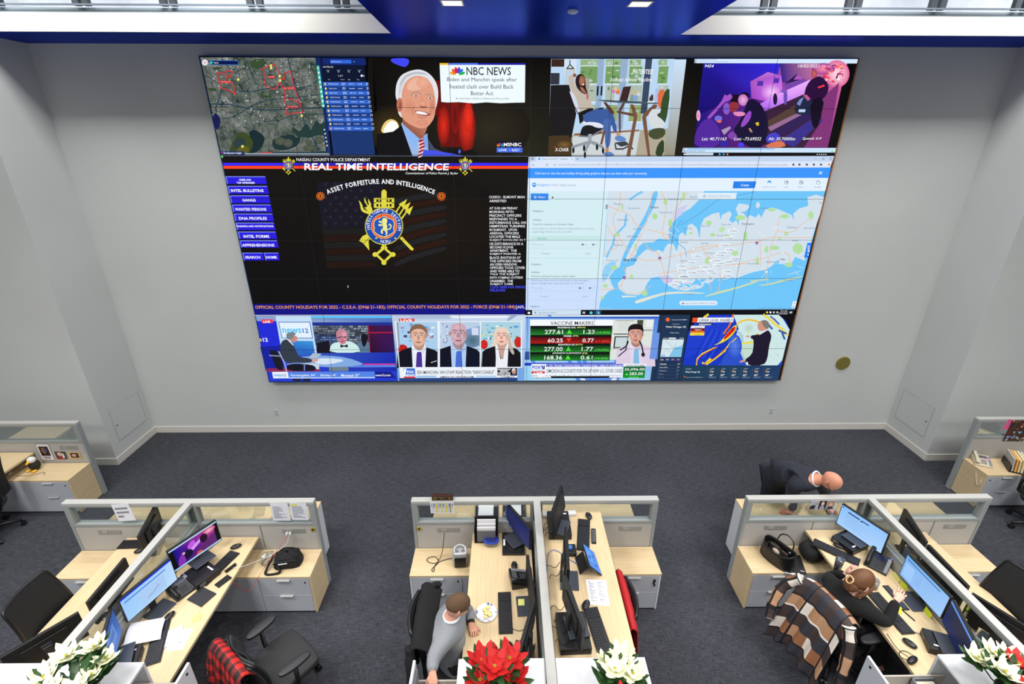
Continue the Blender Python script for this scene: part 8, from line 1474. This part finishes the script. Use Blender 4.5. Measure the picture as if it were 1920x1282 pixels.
T2 = person('bald man in a dark sweater leaning over the far counter of the right cluster', SK2, N2, E_, 'pel', hM2, [((3.862, 4.57, .785), (.2, -.9, -.1), (0, 0, 1), -1, .12), ((3.395, 4.518, .775), (-.95, -.05, -.12), (0, 0, 1), 1, .1)],
       [('dark_sweater', grow(N2, up_, 1.12, .012), EU, 'pel', mat('navy_knit', (32, 36, 48), .9, bump=(150, .3))), ('trousers', grow(N2, lo_, 1.1, .008), EL, 'pel', mat('navy_trousers', (26, 28, 38), .85))], brow=(120, 100, 90))
k = MB(); k.M = lookM((3.545, 4.565, 1.325), (.5, -.6, .5), (.5, -.6, .5) if 0 else (0, 0, 1)); k = MB(); d = Vector((.45, -.75, .45)).normalized(); a = d.orthogonal().normalized(); b_ = d.cross(a); c0 = Vector((3.522, 4.455, 1.292))
k.tube([c0 + .082 * (math.cos(q) * a + math.sin(q) * b_) for q in [2 * PI * i / 24 for i in range(25)]], .010, 6); k.build('collar', mat('shirt_white', 0), T2, smooth=True)
k = MB(); k.M = hM2
for s_ in (-1, 1): k.tube([(s_ * .05, .098, .0), (s_ * .078, .085, .002), (s_ * .083, -.01, .004)], .0025, 6); k.tube([(s_ * .03 + .02 * math.cos(q), .106, .016 * math.sin(q)) for q in [2 * PI * i / 12 for i in range(13)]], .002, 5)
k.build('eyeglasses', BLACK, T2)
# woman in black, seated, hands raised
N3 = {'pel': ((3.12, 3.20, .56), (.15, .12)), 'waist': ((3.11, 3.19, .72), (.125, .10)), 'chest': ((3.12, 3.18, .90), (.15, .11)), 'collar': ((3.135, 3.18, 1.02), (.095, .075)), 'neck': ((3.15, 3.175, 1.08), .048), 'skull': ((3.165, 3.17, 1.14), .045),
      'shL': ((3.06, 3.34, .985), .06), 'elL': ((3.20, 3.50, .86), .043), 'wrL': ((3.26, 3.42, 1.0), .026), 'shR': ((3.22, 3.03, .985), .06), 'elR': ((3.40, 3.0, .86), .043), 'wrR': ((3.55, 3.13, .985), .026),
      'hiL': ((3.20, 3.30, .55), .08), 'knL': ((3.58, 3.36, .56), .056), 'anL': ((3.6, 3.36, .12), .04), 'ftL': ((3.7, 3.36, .05), .034), 'hiR': ((3.20, 3.12, .55), .08), 'knR': ((3.58, 3.12, .56), .056), 'anR': ((3.6, 3.12, .12), .04), 'ftR': ((3.7, 3.12, .05), .034)}
hM3 = lookM((3.185, 3.165, 1.185), (.9, .15, -.42), (.4, 0, .9))
T3 = person('seated woman in a black top, brown hair in a clip, hands raised over the desk', SK3, N3, E_, 'pel', hM3, [((3.262, 3.418, 1.0), (.45, .1, .75), (-.7, .5, .2), -1, .35, .12, .92), ((3.555, 3.135, .987), (.75, .45, .35), (-.2, -.5, .8), 1, .25, .2, .92)],
       [('black_top', grow(N3, up_, 1.13, .010), EU, 'pel', mat('black_knit', (14, 14, 16), .95, bump=(150, .2))), ('trousers', grow(N3, lo_, 1.1, .008), EL, 'pel', mat('black_trousers', (16, 16, 18), .9))])
def bun(mb):
    mb.grid(lambda u, v: (.066 * math.sin(PI * v) * math.cos(2 * PI * u), -.07 + .05 * math.sin(PI * v) * math.sin(2 * PI * u), -.05 - .075 * math.cos(PI * v) + .004 * math.sin(20 * u)), 20, 12, True)
    for s_ in (-1, 1): mb.tube([(s_ * .06, .05, .07), (s_ * .085, .03, 0), (s_ * .08, .0, -.08), (s_ * .06, -.02, -.14)], [.012, .02, .02, .008], 8)
hair(T3, hM3, mat('hair_auburn', (104, 66, 38), .55, noise=(60, .35, (1, 1, 6)), bump=(200, .4)), k=1.14, front=.38, back=-.75, extra=bun)
k = MB(); k.M = hM3; k.tube(chaikin([(-.025, -.128, .02), (.025, -.128, .02), (.025, -.135, -.04), (-.025, -.135, -.04), (-.025, -.128, .02)], 1, False), .008, 8); k.build('hair_clip', mat('clip_tan', (206, 166, 120), .4), T3, smooth=True)
